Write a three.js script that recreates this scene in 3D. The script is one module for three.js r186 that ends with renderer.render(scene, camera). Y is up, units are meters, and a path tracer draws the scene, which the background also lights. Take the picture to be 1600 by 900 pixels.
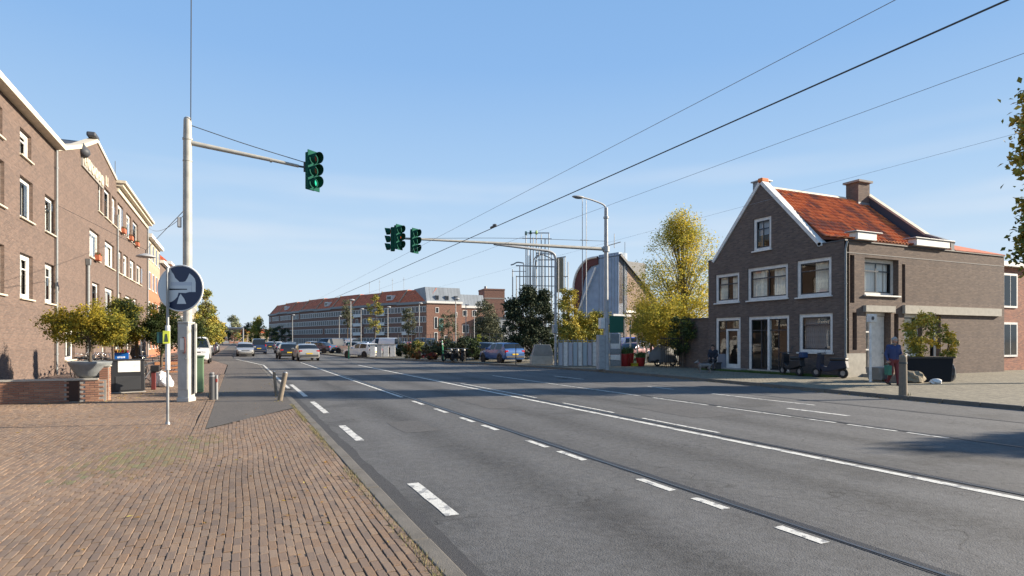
import * as THREE from 'three';
import { mergeGeometries, toCreasedNormals, mergeVertices } from 'three/addons/utils/BufferGeometryUtils.js';
import { RoundedBoxGeometry } from 'three/addons/geometries/RoundedBoxGeometry.js';
import { MarchingCubes } from 'three/addons/objects/MarchingCubes.js';

// ------------------------------------------------------------------ camera, sky, sun, exposure
const scene = new THREE.Scene();
const EYE = 1.7, FOCAL = 940, HORIZON = 532;            // eye height in metres, focal length and horizon row of the 1600 x 900 picture
const YAW = Math.atan(430 / FOCAL);                     // the street runs along -z, the camera is turned towards +x
const camera = new THREE.PerspectiveCamera(2 * Math.atan(450 / FOCAL) * 180 / Math.PI, 16 / 9, 0.05, 4000);
camera.position.set(0, EYE, 0);
camera.rotation.set(0, -YAW, 0);
camera.setViewOffset(1600, 900, 0, -(HORIZON - 450), 1600, 900);

const EXPOSURE = 2.4;
const renderer = new THREE.WebGLRenderer({ antialias: true });
renderer.toneMapping = THREE.LinearToneMapping;
renderer.toneMappingExposure = EXPOSURE;
renderer.shadowMap.enabled = true;

const SUN_AZ = 16 * Math.PI / 180, SUN_EL = 21 * Math.PI / 180;     // from +x turned towards +z; height
const sunDir = new THREE.Vector3(Math.cos(SUN_AZ) * Math.cos(SUN_EL), Math.sin(SUN_EL), Math.sin(SUN_AZ) * Math.cos(SUN_EL));
const sun = new THREE.DirectionalLight(new THREE.Color().setRGB(1, 0.87, 0.7), 5.0);
sun.target.position.set(10, 0, -30); sun.position.copy(sunDir).multiplyScalar(200).add(sun.target.position);
sun.castShadow = true; sun.shadow.mapSize.set(4096, 4096); sun.shadow.radius = 1;
Object.assign(sun.shadow.camera, { left: -120, right: 120, top: 120, bottom: -120, near: 1, far: 600 });
scene.add(sun, sun.target);

// ------------------------------------------------------------------ seeded noise
let seed = 12345;
function srand(s) { seed = s >>> 0; }
function rnd() { seed = (seed + 0x6D2B79F5) >>> 0; let t = seed; t = Math.imul(t ^ t >>> 15, t | 1); t ^= t + Math.imul(t ^ t >>> 7, t | 61); return ((t ^ t >>> 14) >>> 0) / 4294967296; }
const rr = (a, b) => a + (b - a) * rnd();
const pick = a => a[Math.floor(rnd() * a.length)];
const gauss = () => (rnd() + rnd() + rnd() + rnd() - 2) * 1.0;
function hash(x, y, s) { let h = Math.imul(x, 374761393) ^ Math.imul(y, 668265263) ^ Math.imul(s, 974634777); h = Math.imul(h ^ h >>> 13, 1274126177); return ((h ^ h >>> 16) >>> 0) / 4294967296; }
function vnoise(x, y, per, s) {       // value noise that repeats every per cells
  const xi = Math.floor(x), yi = Math.floor(y), fx = x - xi, fy = y - yi, m = a => ((a % per) + per) % per;
  const u = fx * fx * (3 - 2 * fx), v = fy * fy * (3 - 2 * fy);
  const a = hash(m(xi), m(yi), s), b = hash(m(xi + 1), m(yi), s), c = hash(m(xi), m(yi + 1), s), d = hash(m(xi + 1), m(yi + 1), s);
  return (a + (b - a) * u) * (1 - v) + (c + (d - c) * u) * v;
}
function fbm(u, v, cells, oct, s) { let t = 0, a = 0.5, n = 0; for (let i = 0; i < oct; i++) { t += a * vnoise(u * cells, v * cells, cells, s + i); n += a; a *= 0.55; cells *= 2; } return t / n; }

// ------------------------------------------------------------------ the sky: clear autumn blue with thin cloud low down
{
  const W = 1024, H = 512, data = new Float32Array(W * H * 4);
  const lerp = (a, b, t) => a.map((x, i) => x + (b[i] - x) * t);
  const stops = [[-1, [0.20, 0.20, 0.20]], [-0.02, [0.55, 0.62, 0.70]], [0.0, [0.74, 0.845, 0.93]], [0.10, [0.63, 0.785, 0.935]], [0.24, [0.43, 0.64, 0.905]], [0.41, [0.275, 0.495, 0.845]], [0.65, [0.19, 0.39, 0.74]], [1, [0.14, 0.31, 0.62]]];
  for (let j = 0; j < H; j++) for (let i = 0; i < W; i++) {
    const el = ((j + 0.5) / H - 0.5) * Math.PI, y = Math.sin(el), az = (i + 0.5) / W;
    let k = 0; while (k < stops.length - 2 && y > stops[k + 1][0]) k++;
    let t = (y - stops[k][0]) / (stops[k + 1][0] - stops[k][0]); t = Math.min(1, Math.max(0, t));
    let c = lerp(stops[k][1], stops[k + 1][1], t);
    if (y > 0) {                                         // wisps
      const n = fbm(az * 1.0, (y * 3.2) % 1, 8, 6, 71), w = Math.max(0, n - 0.49) * 2.8 * Math.exp(-Math.pow((y - 0.15) / 0.10, 2));
      c = lerp(c, [0.84, 0.88, 0.94], Math.min(0.5, w));
    }
    const o = (j * W + i) * 4;
    for (let q = 0; q < 3; q++) data[o + q] = c[q] / EXPOSURE; data[o + 3] = 1;
  }
  const t = new THREE.DataTexture(data, W, H, THREE.RGBAFormat, THREE.FloatType);
  t.mapping = THREE.EquirectangularReflectionMapping; t.magFilter = t.minFilter = THREE.LinearFilter; t.wrapS = THREE.RepeatWrapping; t.needsUpdate = true;
  scene.background = t; scene.environment = t;
}

// ------------------------------------------------------------------ picture positions to places (a distance always comes from a ground or wall)
const SA = Math.sin(YAW), CA = Math.cos(YAW);
function ray(px) { const X = (px - 800) / FOCAL; return [SA + CA * X, -CA + SA * X]; }           // (x, z) per metre of depth
function onGround(px, py, y = 0) { const d = (EYE - y) * FOCAL / (py - HORIZON), r = ray(px); return new THREE.Vector3(r[0] * d, y, r[1] * d); }
function atDepth(px, d, y = 0) { const r = ray(px); return new THREE.Vector3(r[0] * d, y, r[1] * d); }
function heightAt(py, d) { return EYE + (HORIZON - py) * d / FOCAL; }
function zOnX(px, x) { const r = ray(px); return x / r[0] * r[1]; }                                // z where the column px meets the plane x
function depthOnX(px, x) { return x / ray(px)[0]; }
function depthOnZ(px, z) { return z / ray(px)[1]; }
function xOnZ(px, z) { const r = ray(px); return z / r[1] * r[0]; }
function yOnX(px, py, x) { return heightAt(py, depthOnX(px, x)); }
function yOnZ(px, py, z) { return heightAt(py, depthOnZ(px, z)); }

// ------------------------------------------------------------------ textures and materials
const lin2s = v => { v = Math.min(1, Math.max(0, v)); return 255 * (v <= 0.0031308 ? 12.92 * v : 1.055 * Math.pow(v, 1 / 2.4) - 0.055); };
function tex(size, fn, colour = true, sizeY = size) {
  const d = new Uint8Array(size * sizeY * 4);
  for (let j = 0; j < sizeY; j++) for (let i = 0; i < size; i++) {
    const c = fn((i + 0.5) / size, (j + 0.5) / sizeY), o = (j * size + i) * 4;
    if (typeof c === 'number') { const v = colour ? lin2s(c) : Math.min(255, Math.max(0, c * 255)); d[o] = d[o + 1] = d[o + 2] = v; }
    else for (let q = 0; q < 3; q++) d[o + q] = colour ? lin2s(c[q]) : Math.min(255, Math.max(0, c[q] * 255));
    d[o + 3] = 255;
  }
  const t = new THREE.DataTexture(d, size, sizeY); t.wrapS = t.wrapT = THREE.RepeatWrapping; t.magFilter = THREE.LinearFilter; t.minFilter = THREE.LinearMipmapLinearFilter; t.generateMipmaps = true;
  if (colour) t.colorSpace = THREE.SRGBColorSpace; t.needsUpdate = true; return t;
}
function per(t, sx, sy = sx) { const c = t.clone(); c.repeat.set(1 / sx, 1 / sy); c.needsUpdate = true; return c; }   // uv is in metres: one repeat covers sx x sy metres
const rgb = (r, g, b) => new THREE.Color().setRGB(r, g, b);
function std(r, g, b, rough = 0.8, extra = {}) { return new THREE.MeshStandardMaterial({ color: rgb(r, g, b), roughness: rough, ...extra }); }

const grainBump = tex(256, (u, v) => 0.6 * fbm(u, v, 64, 2, 5) + 0.4 * hash(Math.floor(u * 256), Math.floor(v * 256), 9), false);
const softNoise = tex(256, (u, v) => { const n = 0.8 + 0.4 * (fbm(u, v, 4, 6, 21) - 0.5) + 0.1 * (fbm(u, v, 40, 2, 3) - 0.5); return [n, n, n * 0.99]; });
const asphaltMap = tex(1024, (u, v) => {
  const big = fbm(u, v, 3, 5, 31), mid = fbm(u, v, 24, 3, 77), g = hash(Math.floor(u * 1024), Math.floor(v * 1024), 3), g2 = fbm(u, v, 256, 2, 41);
  let n = 0.100 + 0.034 * (big - 0.5) + 0.028 * (mid - 0.5) + 0.045 * (g - 0.5) + 0.05 * (g2 - 0.5);
  const crack = Math.abs(fbm(u, v, 6, 5, 91) - 0.5); if (crack < 0.004) n *= 0.72;
  return [n * 1.0, n * 0.985, n * 0.95];
});
const asphaltRough = tex(256, (u, v) => 0.78 + 0.2 * fbm(u, v, 16, 4, 8), false);
function brickTextures(cols, mortar, s, spread = 1, rows = 28, across = 8) {   // a stretcher bond of 210 x 50 mm bricks, far enough away to be one surface
  const W = 512;
  const at = (u, v) => {
    const y = v * rows, r = Math.floor(y), x = u * across + (r % 2) * 0.5, c = Math.floor(x), fx = x - c, fy = y - r, cc = ((c % across) + across) % across;
    const j = Math.min(fx, 1 - fx) * 220, k = Math.min(fy, 1 - fy) * 62.5, edge = Math.min(j, k);
    return [r, cc, edge];
  };
  const map = tex(W, (u, v) => {
    const [r, c, e] = at(u, v), h = hash(r, c, s), b = cols[Math.floor(h * cols.length)], t = 0.9 + 0.2 * hash(r, c, s + 1) * spread + 0.3 * (fbm(u, v, 64, 2, s) - 0.5) + 0.22 * (fbm(u, v, 4, 4, s + 2) - 0.5);
    return e < 5 ? mortar.map(m => m * (0.85 + 0.3 * fbm(u, v, 32, 3, 5))) : b.map(x => x * t);
  });
  const bump = tex(W, (u, v) => { const [r, c, e] = at(u, v); return e < 5 ? 0.1 : 0.75 + 0.25 * hash(r, c, s + 3); }, false);
  return { map: per(map, across * 0.22, rows * 0.0625), bump: per(bump, across * 0.22, rows * 0.0625) };
}
function brickMat(cols, mortar, s, o = {}) { const t = brickTextures(cols, mortar, s); return new THREE.MeshStandardMaterial({ map: t.map, bumpMap: t.bump, bumpScale: 0.008, roughness: 0.92, ...o }); }

const roadMap = tex(1536, (u, v) => {          // 20 m x 20 m: aggregate, polished wheel tracks, oil, repairs, hairline cracks
  const x = u * 20, big = fbm(u, v, 4, 4, 31), g = hash(Math.floor(u * 1536), Math.floor(v * 1536), 3), g2 = fbm(u, v, 384, 1, 41), str = fbm(u, (v * 0.25) % 1, 40, 3, 57);
  let n = 0.083 + 0.036 * (big - 0.5) + 0.034 * (g - 0.5) + 0.03 * (g2 - 0.5) + 0.024 * (str - 0.5);
  for (const [c, w, a] of [[2.5, 0.34, 0.013], [4.1, 0.34, 0.013], [3.3, 0.3, -0.02], [5.6, 0.34, 0.012], [7.2, 0.34, 0.012], [6.4, 0.3, -0.018], [9.1, 0.34, 0.012], [10.8, 0.34, 0.012], [9.95, 0.3, -0.016], [13.1, 0.4, 0.01], [14.7, 0.4, 0.01]]) { const d = (x - c) / w; if (Math.abs(d) < 2.5) n += a * 1.15 * Math.exp(-d * d) * (0.3 + 1.4 * fbm(u, v, 9, 4, 101 + c * 3 | 0)); }
  const st = fbm(u, v, 11, 4, 201); if (st > 0.66) n *= 1 - Math.min(0.3, (st - 0.66) * 3.2);
  const crack = Math.abs(fbm(u, v, 5, 6, 91) - 0.5); if (crack < 0.0016) n *= 0.6;
  return [n, n * 0.995, n * 0.98];
});
const M = {};
M.asphalt = new THREE.MeshStandardMaterial({ map: per(roadMap, 20), bumpMap: per(grainBump, 0.7), bumpScale: 0.006, roughnessMap: per(asphaltRough, 2.1), roughness: 1 });
M.pathAsphalt = new THREE.MeshStandardMaterial({ map: per(asphaltMap, 2.9), bumpMap: per(grainBump, 0.5), bumpScale: 0.005, roughness: 0.95, color: rgb(0.92, 0.84, 0.78) });
M.bitumen = std(0.03, 0.03, 0.032, 0.6, { bumpMap: per(grainBump, 0.4), bumpScale: 0.006 });
M.gutter = new THREE.MeshStandardMaterial({ map: per(asphaltMap, 1.7), color: rgb(0.5, 0.5, 0.52), roughness: 0.85, bumpMap: per(grainBump, 0.4), bumpScale: 0.006 });
M.steelRail = std(0.22, 0.21, 0.2, 0.38, { metalness: 0.9 });
M.paint = new THREE.MeshStandardMaterial({ map: per(tex(256, (u, v) => { const n = fbm(u, v, 12, 4, 14), g = fbm(u, v, 60, 2, 4); return n < 0.40 ? [0.2 + 0.2 * g, 0.2 + 0.2 * g, 0.19 + 0.2 * g] : [0.58 + 0.2 * (g - 0.5), 0.57 + 0.2 * (g - 0.5), 0.52 + 0.2 * (g - 0.5)]; }), 1.3), roughness: 0.75, bumpMap: per(grainBump, 0.4), bumpScale: 0.003 });
M.concrete = new THREE.MeshStandardMaterial({ map: per(softNoise, 1.1), color: rgb(0.36, 0.34, 0.31), roughness: 0.92, bumpMap: per(grainBump, 0.5), bumpScale: 0.003 });
M.paleConcrete = new THREE.MeshStandardMaterial({ map: per(softNoise, 0.9), color: rgb(0.5, 0.47, 0.41), roughness: 0.9, bumpMap: per(grainBump, 0.5), bumpScale: 0.003 });
M.kerb = new THREE.MeshStandardMaterial({ map: per(softNoise, 0.8), color: rgb(0.165, 0.15, 0.128), roughness: 0.9, bumpMap: per(grainBump, 0.5), bumpScale: 0.004 });
M.soil = new THREE.MeshStandardMaterial({ map: per(softNoise, 0.6), color: rgb(0.075, 0.06, 0.045), roughness: 1, bumpMap: per(grainBump, 0.3), bumpScale: 0.008 });
M.houseBrick = brickMat([[0.128, 0.093, 0.076], [0.145, 0.105, 0.084], [0.115, 0.085, 0.072], [0.158, 0.116, 0.093]], [0.135, 0.12, 0.108], 11);
// the hall behind the mast and the little pier are of a paler brick; all walls of the gabled house share houseBrick
M.tanBrick = brickMat([[0.23, 0.16, 0.118], [0.26, 0.184, 0.136], [0.21, 0.148, 0.112], [0.28, 0.20, 0.148]], [0.19, 0.162, 0.135], 15);
M.brownBrick = brickMat([[0.142, 0.096, 0.076], [0.13, 0.088, 0.07], [0.157, 0.106, 0.083], [0.118, 0.082, 0.067]], [0.16, 0.138, 0.12], 23);
M.redBrick = brickMat([[0.30, 0.125, 0.08], [0.26, 0.11, 0.075], [0.34, 0.15, 0.095], [0.22, 0.10, 0.07]], [0.30, 0.25, 0.21], 29);
M.orangeStucco = new THREE.MeshStandardMaterial({ map: per(softNoise, 1.6), color: rgb(0.46, 0.19, 0.105), roughness: 0.95 });
M.creamStucco = new THREE.MeshStandardMaterial({ map: per(softNoise, 1.6), color: rgb(0.42, 0.34, 0.24), roughness: 0.95 });
M.terraceBrick = brickMat([[0.215, 0.108, 0.076], [0.19, 0.096, 0.07], [0.24, 0.122, 0.085], [0.17, 0.09, 0.067]], [0.2, 0.17, 0.145], 37);
M.white = new THREE.MeshStandardMaterial({ map: per(softNoise, 0.7), color: rgb(0.82, 0.80, 0.76), roughness: 0.55 });
M.cream = new THREE.MeshStandardMaterial({ map: per(softNoise, 0.7), color: rgb(0.68, 0.61, 0.48), roughness: 0.6 });
M.sash = std(0.012, 0.022, 0.035, 0.35);
M.glass = new THREE.MeshPhysicalMaterial({ color: rgb(0.96, 0.98, 0.98), transmission: 1, thickness: 0, roughness: 0.02, ior: 1.5, specularIntensity: 1 });
M.darkGlass = std(0.012, 0.016, 0.02, 0.06, { metalness: 0.0, envMapIntensity: 1 });
M.farGlass = new THREE.MeshPhysicalMaterial({ color: rgb(0.012, 0.016, 0.022), roughness: 0.35, specularIntensity: 0.35 });
M.curtain = new THREE.MeshStandardMaterial({ map: per(softNoise, 0.5), color: rgb(0.82, 0.77, 0.66), roughness: 0.95, side: THREE.DoubleSide });
M.curtainDark = new THREE.MeshStandardMaterial({ map: per(softNoise, 0.5), color: rgb(0.25, 0.26, 0.27), roughness: 0.95, side: THREE.DoubleSide });
M.room = std(0.07, 0.062, 0.055, 0.95);
M.warmRoom = std(0.16, 0.125, 0.095, 0.9);
M.orangeTile = ['0.62,0.165,0.038', '0.54,0.135,0.034', '0.68,0.19,0.046', '0.42,0.10,0.034', '0.24,0.075,0.04'].map(s => { const [r, g, b] = s.split(',').map(Number); return std(r, g, b, 0.75, { bumpMap: per(grainBump, 0.3), bumpScale: 0.003 }); });
M.tileBed = std(0.16, 0.05, 0.025, 0.95);
M.redTile = new THREE.MeshStandardMaterial({ map: per(tex(512, (u, v) => { const r = Math.floor(v * 20), c = Math.floor(u * 20), fx = u * 20 - c, fy = v * 20 - r, t = (0.7 + 0.6 * hash(r, c, 4)) * (0.75 + 0.5 * fbm(u, v, 5, 4, 66)) * (fy < 0.16 || fx < 0.12 ? 0.5 : 1); return [0.52 * t, 0.125 * t, 0.05 * t]; }), 4.6), roughness: 0.85 });
M.slate = new THREE.MeshStandardMaterial({ map: per(tex(256, (u, v) => { const c = Math.floor(u * 16), fx = u * 16 - c, t = (0.8 + 0.3 * hash(c, 1, 4)) * (fx < 0.1 ? 0.6 : 1) * (0.85 + 0.3 * fbm(u, v, 6, 4, 6)); return [0.22 * t, 0.25 * t, 0.28 * t]; }), 6), roughness: 0.5 });
M.darkSlate = std(0.05, 0.055, 0.065, 0.6);
M.pole = new THREE.MeshStandardMaterial({ map: per(softNoise, 0.6), color: rgb(0.44, 0.425, 0.38), roughness: 0.6 });
M.poleBox = new THREE.MeshStandardMaterial({ map: per(softNoise, 0.9), color: rgb(0.5, 0.49, 0.455), roughness: 0.65 });
M.galv = std(0.34, 0.35, 0.36, 0.45, { metalness: 0.6, map: per(softNoise, 0.5) });
M.greyPaint = std(0.42, 0.43, 0.44, 0.5, { map: per(softNoise, 0.6) });
M.darkMetal = std(0.05, 0.052, 0.056, 0.5);
M.black = std(0.014, 0.014, 0.015, 0.5);
M.rubber = std(0.02, 0.02, 0.02, 0.85);
M.chrome = std(0.6, 0.6, 0.6, 0.2, { metalness: 1 });
M.signalGreen = new THREE.MeshPhysicalMaterial({ color: rgb(0.01, 0.095, 0.068), roughness: 0.8, specularIntensity: 0.25, map: per(softNoise, 0.4) });
M.visor = new THREE.MeshPhysicalMaterial({ color: rgb(0.006, 0.06, 0.042), roughness: 0.85, specularIntensity: 0.2, side: THREE.DoubleSide });
M.signalInside = std(0.006, 0.02, 0.016, 0.7);
M.wire = std(0.06, 0.065, 0.07, 0.6);
M.paleWire = std(0.3, 0.32, 0.35, 0.7);
M.bark = new THREE.MeshStandardMaterial({ map: per(softNoise, 0.3), color: rgb(0.13, 0.10, 0.075), roughness: 1, bumpMap: per(grainBump, 0.2), bumpScale: 0.01 });
M.wood = new THREE.MeshStandardMaterial({ map: per(tex(256, (u, v) => { const g = fbm((u * 0.25) % 1, v, 4, 3, 3), s = fbm(u, (v * 0.2) % 1, 32, 3, 8); const t = 0.6 + 0.5 * s + 0.2 * g; return [0.2 * t, 0.165 * t, 0.125 * t]; }), 0.4), roughness: 0.9 });
M.plasticRed = std(0.30, 0.02, 0.02, 0.4);
M.leadGrey = std(0.25, 0.27, 0.28, 0.55, { map: per(softNoise, 0.5) });

// ------------------------------------------------------------------ building helpers
const taken = {};
function numbered(name) { const n = taken[name] = (taken[name] ?? -1) + 1; return n ? name + '_' + String(n).padStart(3, '0') : name; }
function triUV(g) {            // uv in metres from each face's main direction
  if (g.index) g = g.toNonIndexed();
  if (!g.attributes.normal) g.computeVertexNormals();
  const p = g.attributes.position, uv = new Float32Array(p.count * 2), a = new THREE.Vector3(), b = new THREE.Vector3(), c = new THREE.Vector3(), n = new THREE.Vector3();
  for (let i = 0; i < p.count; i += 3) {
    a.fromBufferAttribute(p, i); b.fromBufferAttribute(p, i + 1); c.fromBufferAttribute(p, i + 2);
    n.subVectors(b, a).cross(c.clone().sub(a)); const ax = Math.abs(n.x), ay = Math.abs(n.y), az = Math.abs(n.z);
    [a, b, c].forEach((q, k) => { const o = (i + k) * 2; if (ay >= ax && ay >= az) { uv[o] = q.x; uv[o + 1] = q.z; } else if (ax >= az) { uv[o] = q.z; uv[o + 1] = q.y; } else { uv[o] = q.x; uv[o + 1] = q.y; } });
  }
  g.setAttribute('uv', new THREE.BufferAttribute(uv, 2)); return g;
}
function clean(g) { g = triUV(g); for (const k of Object.keys(g.attributes)) if (!['position', 'normal', 'uv', 'color'].includes(k)) g.deleteAttribute(k); g.clearGroups(); return g; }
function merged(list) { list = list.flat().map(clean); const col = list.some(g => g.attributes.color); if (col) list.forEach(g => { if (!g.attributes.color) g.setAttribute('color', new THREE.BufferAttribute(new Float32Array(g.attributes.position.count * 3).fill(1), 3)); }); return list.length === 1 ? list[0] : mergeGeometries(list, false); }
function part(parent, name, geo, mat, extra) {
  const m = new THREE.Mesh(merged([geo].flat()), mat); m.castShadow = m.receiveShadow = true; m.name = name; parent.add(m);
  if (extra) Object.assign(m.userData, extra); return m;
}
function thing(name, label, category, pos = [0, 0, 0], turn = 0, group) {
  const g = new THREE.Group(); g.name = numbered(name); g.position.set(...(pos.isVector3 ? pos.toArray() : pos)); g.rotation.y = turn;
  g.userData = { label, category }; if (group) g.userData.group = group; scene.add(g); return g;
}
function solo(name, label, category, geo, mat, pos = [0, 0, 0], turn = 0, group) {
  const m = new THREE.Mesh(merged([geo].flat()), mat); m.castShadow = m.receiveShadow = true; m.name = numbered(name); m.position.set(...(pos.isVector3 ? pos.toArray() : pos)); m.rotation.y = turn;
  m.userData = { label, category }; if (group) m.userData.group = group; scene.add(m); return m;
}
function struct(name, geo, mat, label, y = 0) { const m = new THREE.Mesh(merged([geo].flat()), mat); m.castShadow = m.receiveShadow = true; m.name = numbered(name); m.position.y = y; m.userData = { kind: 'structure', label, category: name.split('_').pop() }; scene.add(m); return m; }
function stuff(name, label, category, geo, mat) { const m = new THREE.Mesh(merged([geo].flat()), mat); m.castShadow = m.receiveShadow = true; m.name = numbered(name); m.userData = { kind: 'stuff', label, category }; scene.add(m); return m; }
function dup(root, pos, turn, label, group) { const r = root.clone(); r.name = numbered(root.name.replace(/_\d{3}$/, '')); r.userData = { ...root.userData }; scene.add(r); r.position.set(...(pos.isVector3 ? pos.toArray() : pos)); r.rotation.y = turn; if (label) r.userData.label = label; if (group) r.userData.group = group; return r; }

const box = (w, h, d, x = 0, y = 0, z = 0) => new THREE.BoxGeometry(w, h, d).translate(x, y, z);
const boxAt = (x0, y0, z0, x1, y1, z1) => new THREE.BoxGeometry(Math.abs(x1 - x0), Math.abs(y1 - y0), Math.abs(z1 - z0)).translate((x0 + x1) / 2, (y0 + y1) / 2, (z0 + z1) / 2);
const rbox = (w, h, d, r, x = 0, y = 0, z = 0, seg = 2) => new RoundedBoxGeometry(w, h, d, seg, r).translate(x, y, z);
const cyl = (r0, r1, h, x = 0, y = 0, z = 0, n = 20) => new THREE.CylinderGeometry(r1, r0, h, n).translate(x, y + h / 2, z);   // r0 below, r1 above, standing on y
const V = (x, y, z) => new THREE.Vector3(x, y, z);
function rod(a, b, r0, r1 = r0, n = 10) {
  const d = b.clone().sub(a), g = new THREE.CylinderGeometry(r1, r0, d.length(), n);
  g.applyQuaternion(new THREE.Quaternion().setFromUnitVectors(V(0, 1, 0), d.clone().normalize())); const m = a.clone().add(b).multiplyScalar(0.5); return g.translate(m.x, m.y, m.z);
}
function bar(a, b, w, t) {      // a flat bar from a to b
  const d = b.clone().sub(a), g = new THREE.BoxGeometry(w, d.length(), t);
  g.applyQuaternion(new THREE.Quaternion().setFromUnitVectors(V(0, 1, 0), d.clone().normalize())); const m = a.clone().add(b).multiplyScalar(0.5); return g.translate(m.x, m.y, m.z);
}
const tube = (pts, r, seg = 24, n = 10) => new THREE.TubeGeometry(new THREE.CatmullRomCurve3(pts), seg, r, n, false);
const lathe = (pts, n = 28) => new THREE.LatheGeometry(pts.map(p => new THREE.Vector2(...p)), n);
function prism(pts, depth, bevel = 0) {     // outline in x, y; front face at z = 0, body behind it
  const s = new THREE.Shape(pts.map(p => new THREE.Vector2(...p)));
  return new THREE.ExtrudeGeometry(s, { depth, bevelEnabled: bevel > 0, bevelSize: bevel, bevelThickness: bevel, bevelSegments: 2, curveSegments: 12 }).translate(0, 0, -depth);
}
function sheet(pts, y) {       // a flat sheet, outline in (x, z)
  const g = new THREE.ShapeGeometry(new THREE.Shape(pts.map(p => new THREE.Vector2(p[0], -p[1])))); g.rotateX(-Math.PI / 2); return g.translate(0, y, 0);
}

// ================================================================== THE SETTING: ground, road, pavements, kerbs, markings
const ROAD = -0.05, WALK = 0.055;       // the near pavement is y = 0
struct('ground', sheet([[-900, 600], [900, 600], [900, -1500], [-900, -1500]], -0.075), new THREE.MeshStandardMaterial({ map: per(asphaltMap, 7.3), color: rgb(1.15, 1.1, 1.0), roughness: 1 }), 'open grey ground around the street');
const rightKerb = [[17.5, 30], [17.7, 0], [18.0, -12], [18.4, -20], [18.5, -27], [17.7, -34], [15.3, -45], [12.6, -55], [10.7, -63], [9.8, -75], [9.3, -100], [9.2, -160], [9.2, -420]];
const kerbCurve = new THREE.CatmullRomCurve3(rightKerb.map(p => V(p[0], 0, p[1])), false, 'centripetal');
const kerbPts = kerbCurve.getSpacedPoints(470);         // about one per metre
const road = struct('road', sheet([[1.5, 30], ...kerbPts.filter((p, i) => i % 3 === 0 || i === 470).map(p => [p.x, p.z]), [-0.3, -420], [-0.3, -62], [1.5, -46]], ROAD), M.asphalt, 'wide grey asphalt road with tram rails and white lane lines');
struct('pavement', sheet([[60, 30], ...kerbPts.filter((p, i) => i % 3 === 0 || i === 470).map(p => [p.x + 0.08, p.z]), [140, -420], [140, 30]].slice(1), WALK), (() => {
  const t = tex(512, (u, v) => { const y = v * 20, r = Math.floor(y), x = u * 10 + (r % 2) * 0.5, c = Math.floor(x), fx = x - c, fy = y - r, e = Math.min(Math.min(fx, 1 - fx) * 200, Math.min(fy, 1 - fy) * 100), t = (0.75 + 0.5 * hash(r, c % 10, 6)) * (0.8 + 0.4 * fbm(u, v, 5, 4, 9)); return e < 6 ? [0.07, 0.06, 0.048] : [0.185 * t, 0.165 * t, 0.118 * t]; });
  const b = tex(512, (u, v) => { const y = v * 20, r = Math.floor(y), x = u * 10 + (r % 2) * 0.5, c = Math.floor(x), fx = x - c, fy = y - r; return Math.min(Math.min(fx, 1 - fx) * 200, Math.min(fy, 1 - fy) * 100) < 6 ? 0.1 : 0.7 + 0.3 * hash(r, c % 10, 8); }, false);
  return new THREE.MeshStandardMaterial({ map: per(t, 2), bumpMap: per(b, 2), bumpScale: 0.008, roughness: 0.95 });
})(), 'yellowish grey brick pavement in front of the gabled house');

// tram rails and the tar seams beside them, sunk flush in the asphalt
for (const [x, w] of [[4.83, 0.16], [8.12, 0.15], [11.72, 0.14], [15.15, 0.10]]) {
  const edge = []; srand(91 + x * 10 | 0);
  for (let z = 10; z > -62; z -= 0.35) edge.push([x - w / 2 + rr(-0.012, 0.012), z]);
  for (let z = -62; z < 10; z += 0.35) edge.push([x + w / 2 + rr(-0.016, 0.016), z]);
  part(road, 'tar_seam', sheet(edge, ROAD + 0.004), M.bitumen);
  if (x < 12) part(road, 'tram_rail', sheet([[x - 0.055, 10], [x - 0.02, 10], [x - 0.02, -62], [x - 0.055, -62]], ROAD + 0.008), M.steelRail);
}
function mark(x, z0, z1, w) { srand(Math.abs(x * 97 + z0 * 13) | 0); const a = [], n = Math.max(2, Math.round(Math.abs(z1 - z0) / 0.25)); const e = () => rr(-0.006, 0.006); for (let i = 0; i <= n; i++) a.push([x - w / 2 + e(), z0 + (z1 - z0) * i / n]); for (let i = n; i >= 0; i--) a.push([x + w / 2 + e(), z0 + (z1 - z0) * i / n]); part(road, 'lane_marking', sheet(a.map(p => p), ROAD + 0.0045), M.paint); }
const zl = (px, x) => zOnX(px, x);
for (const [a, b] of [[645, 707], [534, 563], [488, 510], [455, 478]]) mark(1.96, zl(b, 1.96), zl(a, 1.96), 0.14);
mark(1.96, -3.6, -2.4, 0.14);
mark(1.72, zl(452, 1.72), -46, 0.11); part(road, 'lane_marking', sheet([[1.665, -46.1], [1.775, -46.1], [-0.02, -62], [-0.13, -62]], ROAD + 0.0045), M.paint);
for (const [a, b] of [[645, 662], [680, 698], [720, 741], [754, 777], [824, 855], [873, 914], [998, 1052], [1085, 1135], [1215, 1290]]) mark(4.62, zl(b, 4.62), zl(a, 4.62), 0.11);
mark(4.62, zl(628, 4.62), zl(470, 4.62), 0.11);
mark(7.86, 3, zl(560, 7.86), 0.14);
for (const [a, b] of [[1004, 1123], [880, 960], [720, 838]]) mark(8.3, zl(b, 8.3), zl(a, 8.3), 0.09);
for (const [a, b] of [[1417, 1482], [1324, 1402], [1236, 1306], [1120, 1262], [1020, 1106], [770, 1000]]) mark(11.58, zl(b, 11.58), zl(a, 11.58), 0.10);
for (const [a, b] of [[1112, 1273], [1012, 1052], [865, 912]]) mark(14.2, zl(b, 14.2), zl(a, 14.2), 0.10);
mark(12.9, zl(1326, 12.9), zl(1230, 12.9), 0.14);
for (let z = -70; z > -190; z -= 9) mark(5.4, z, z - 3, 0.11);

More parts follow.
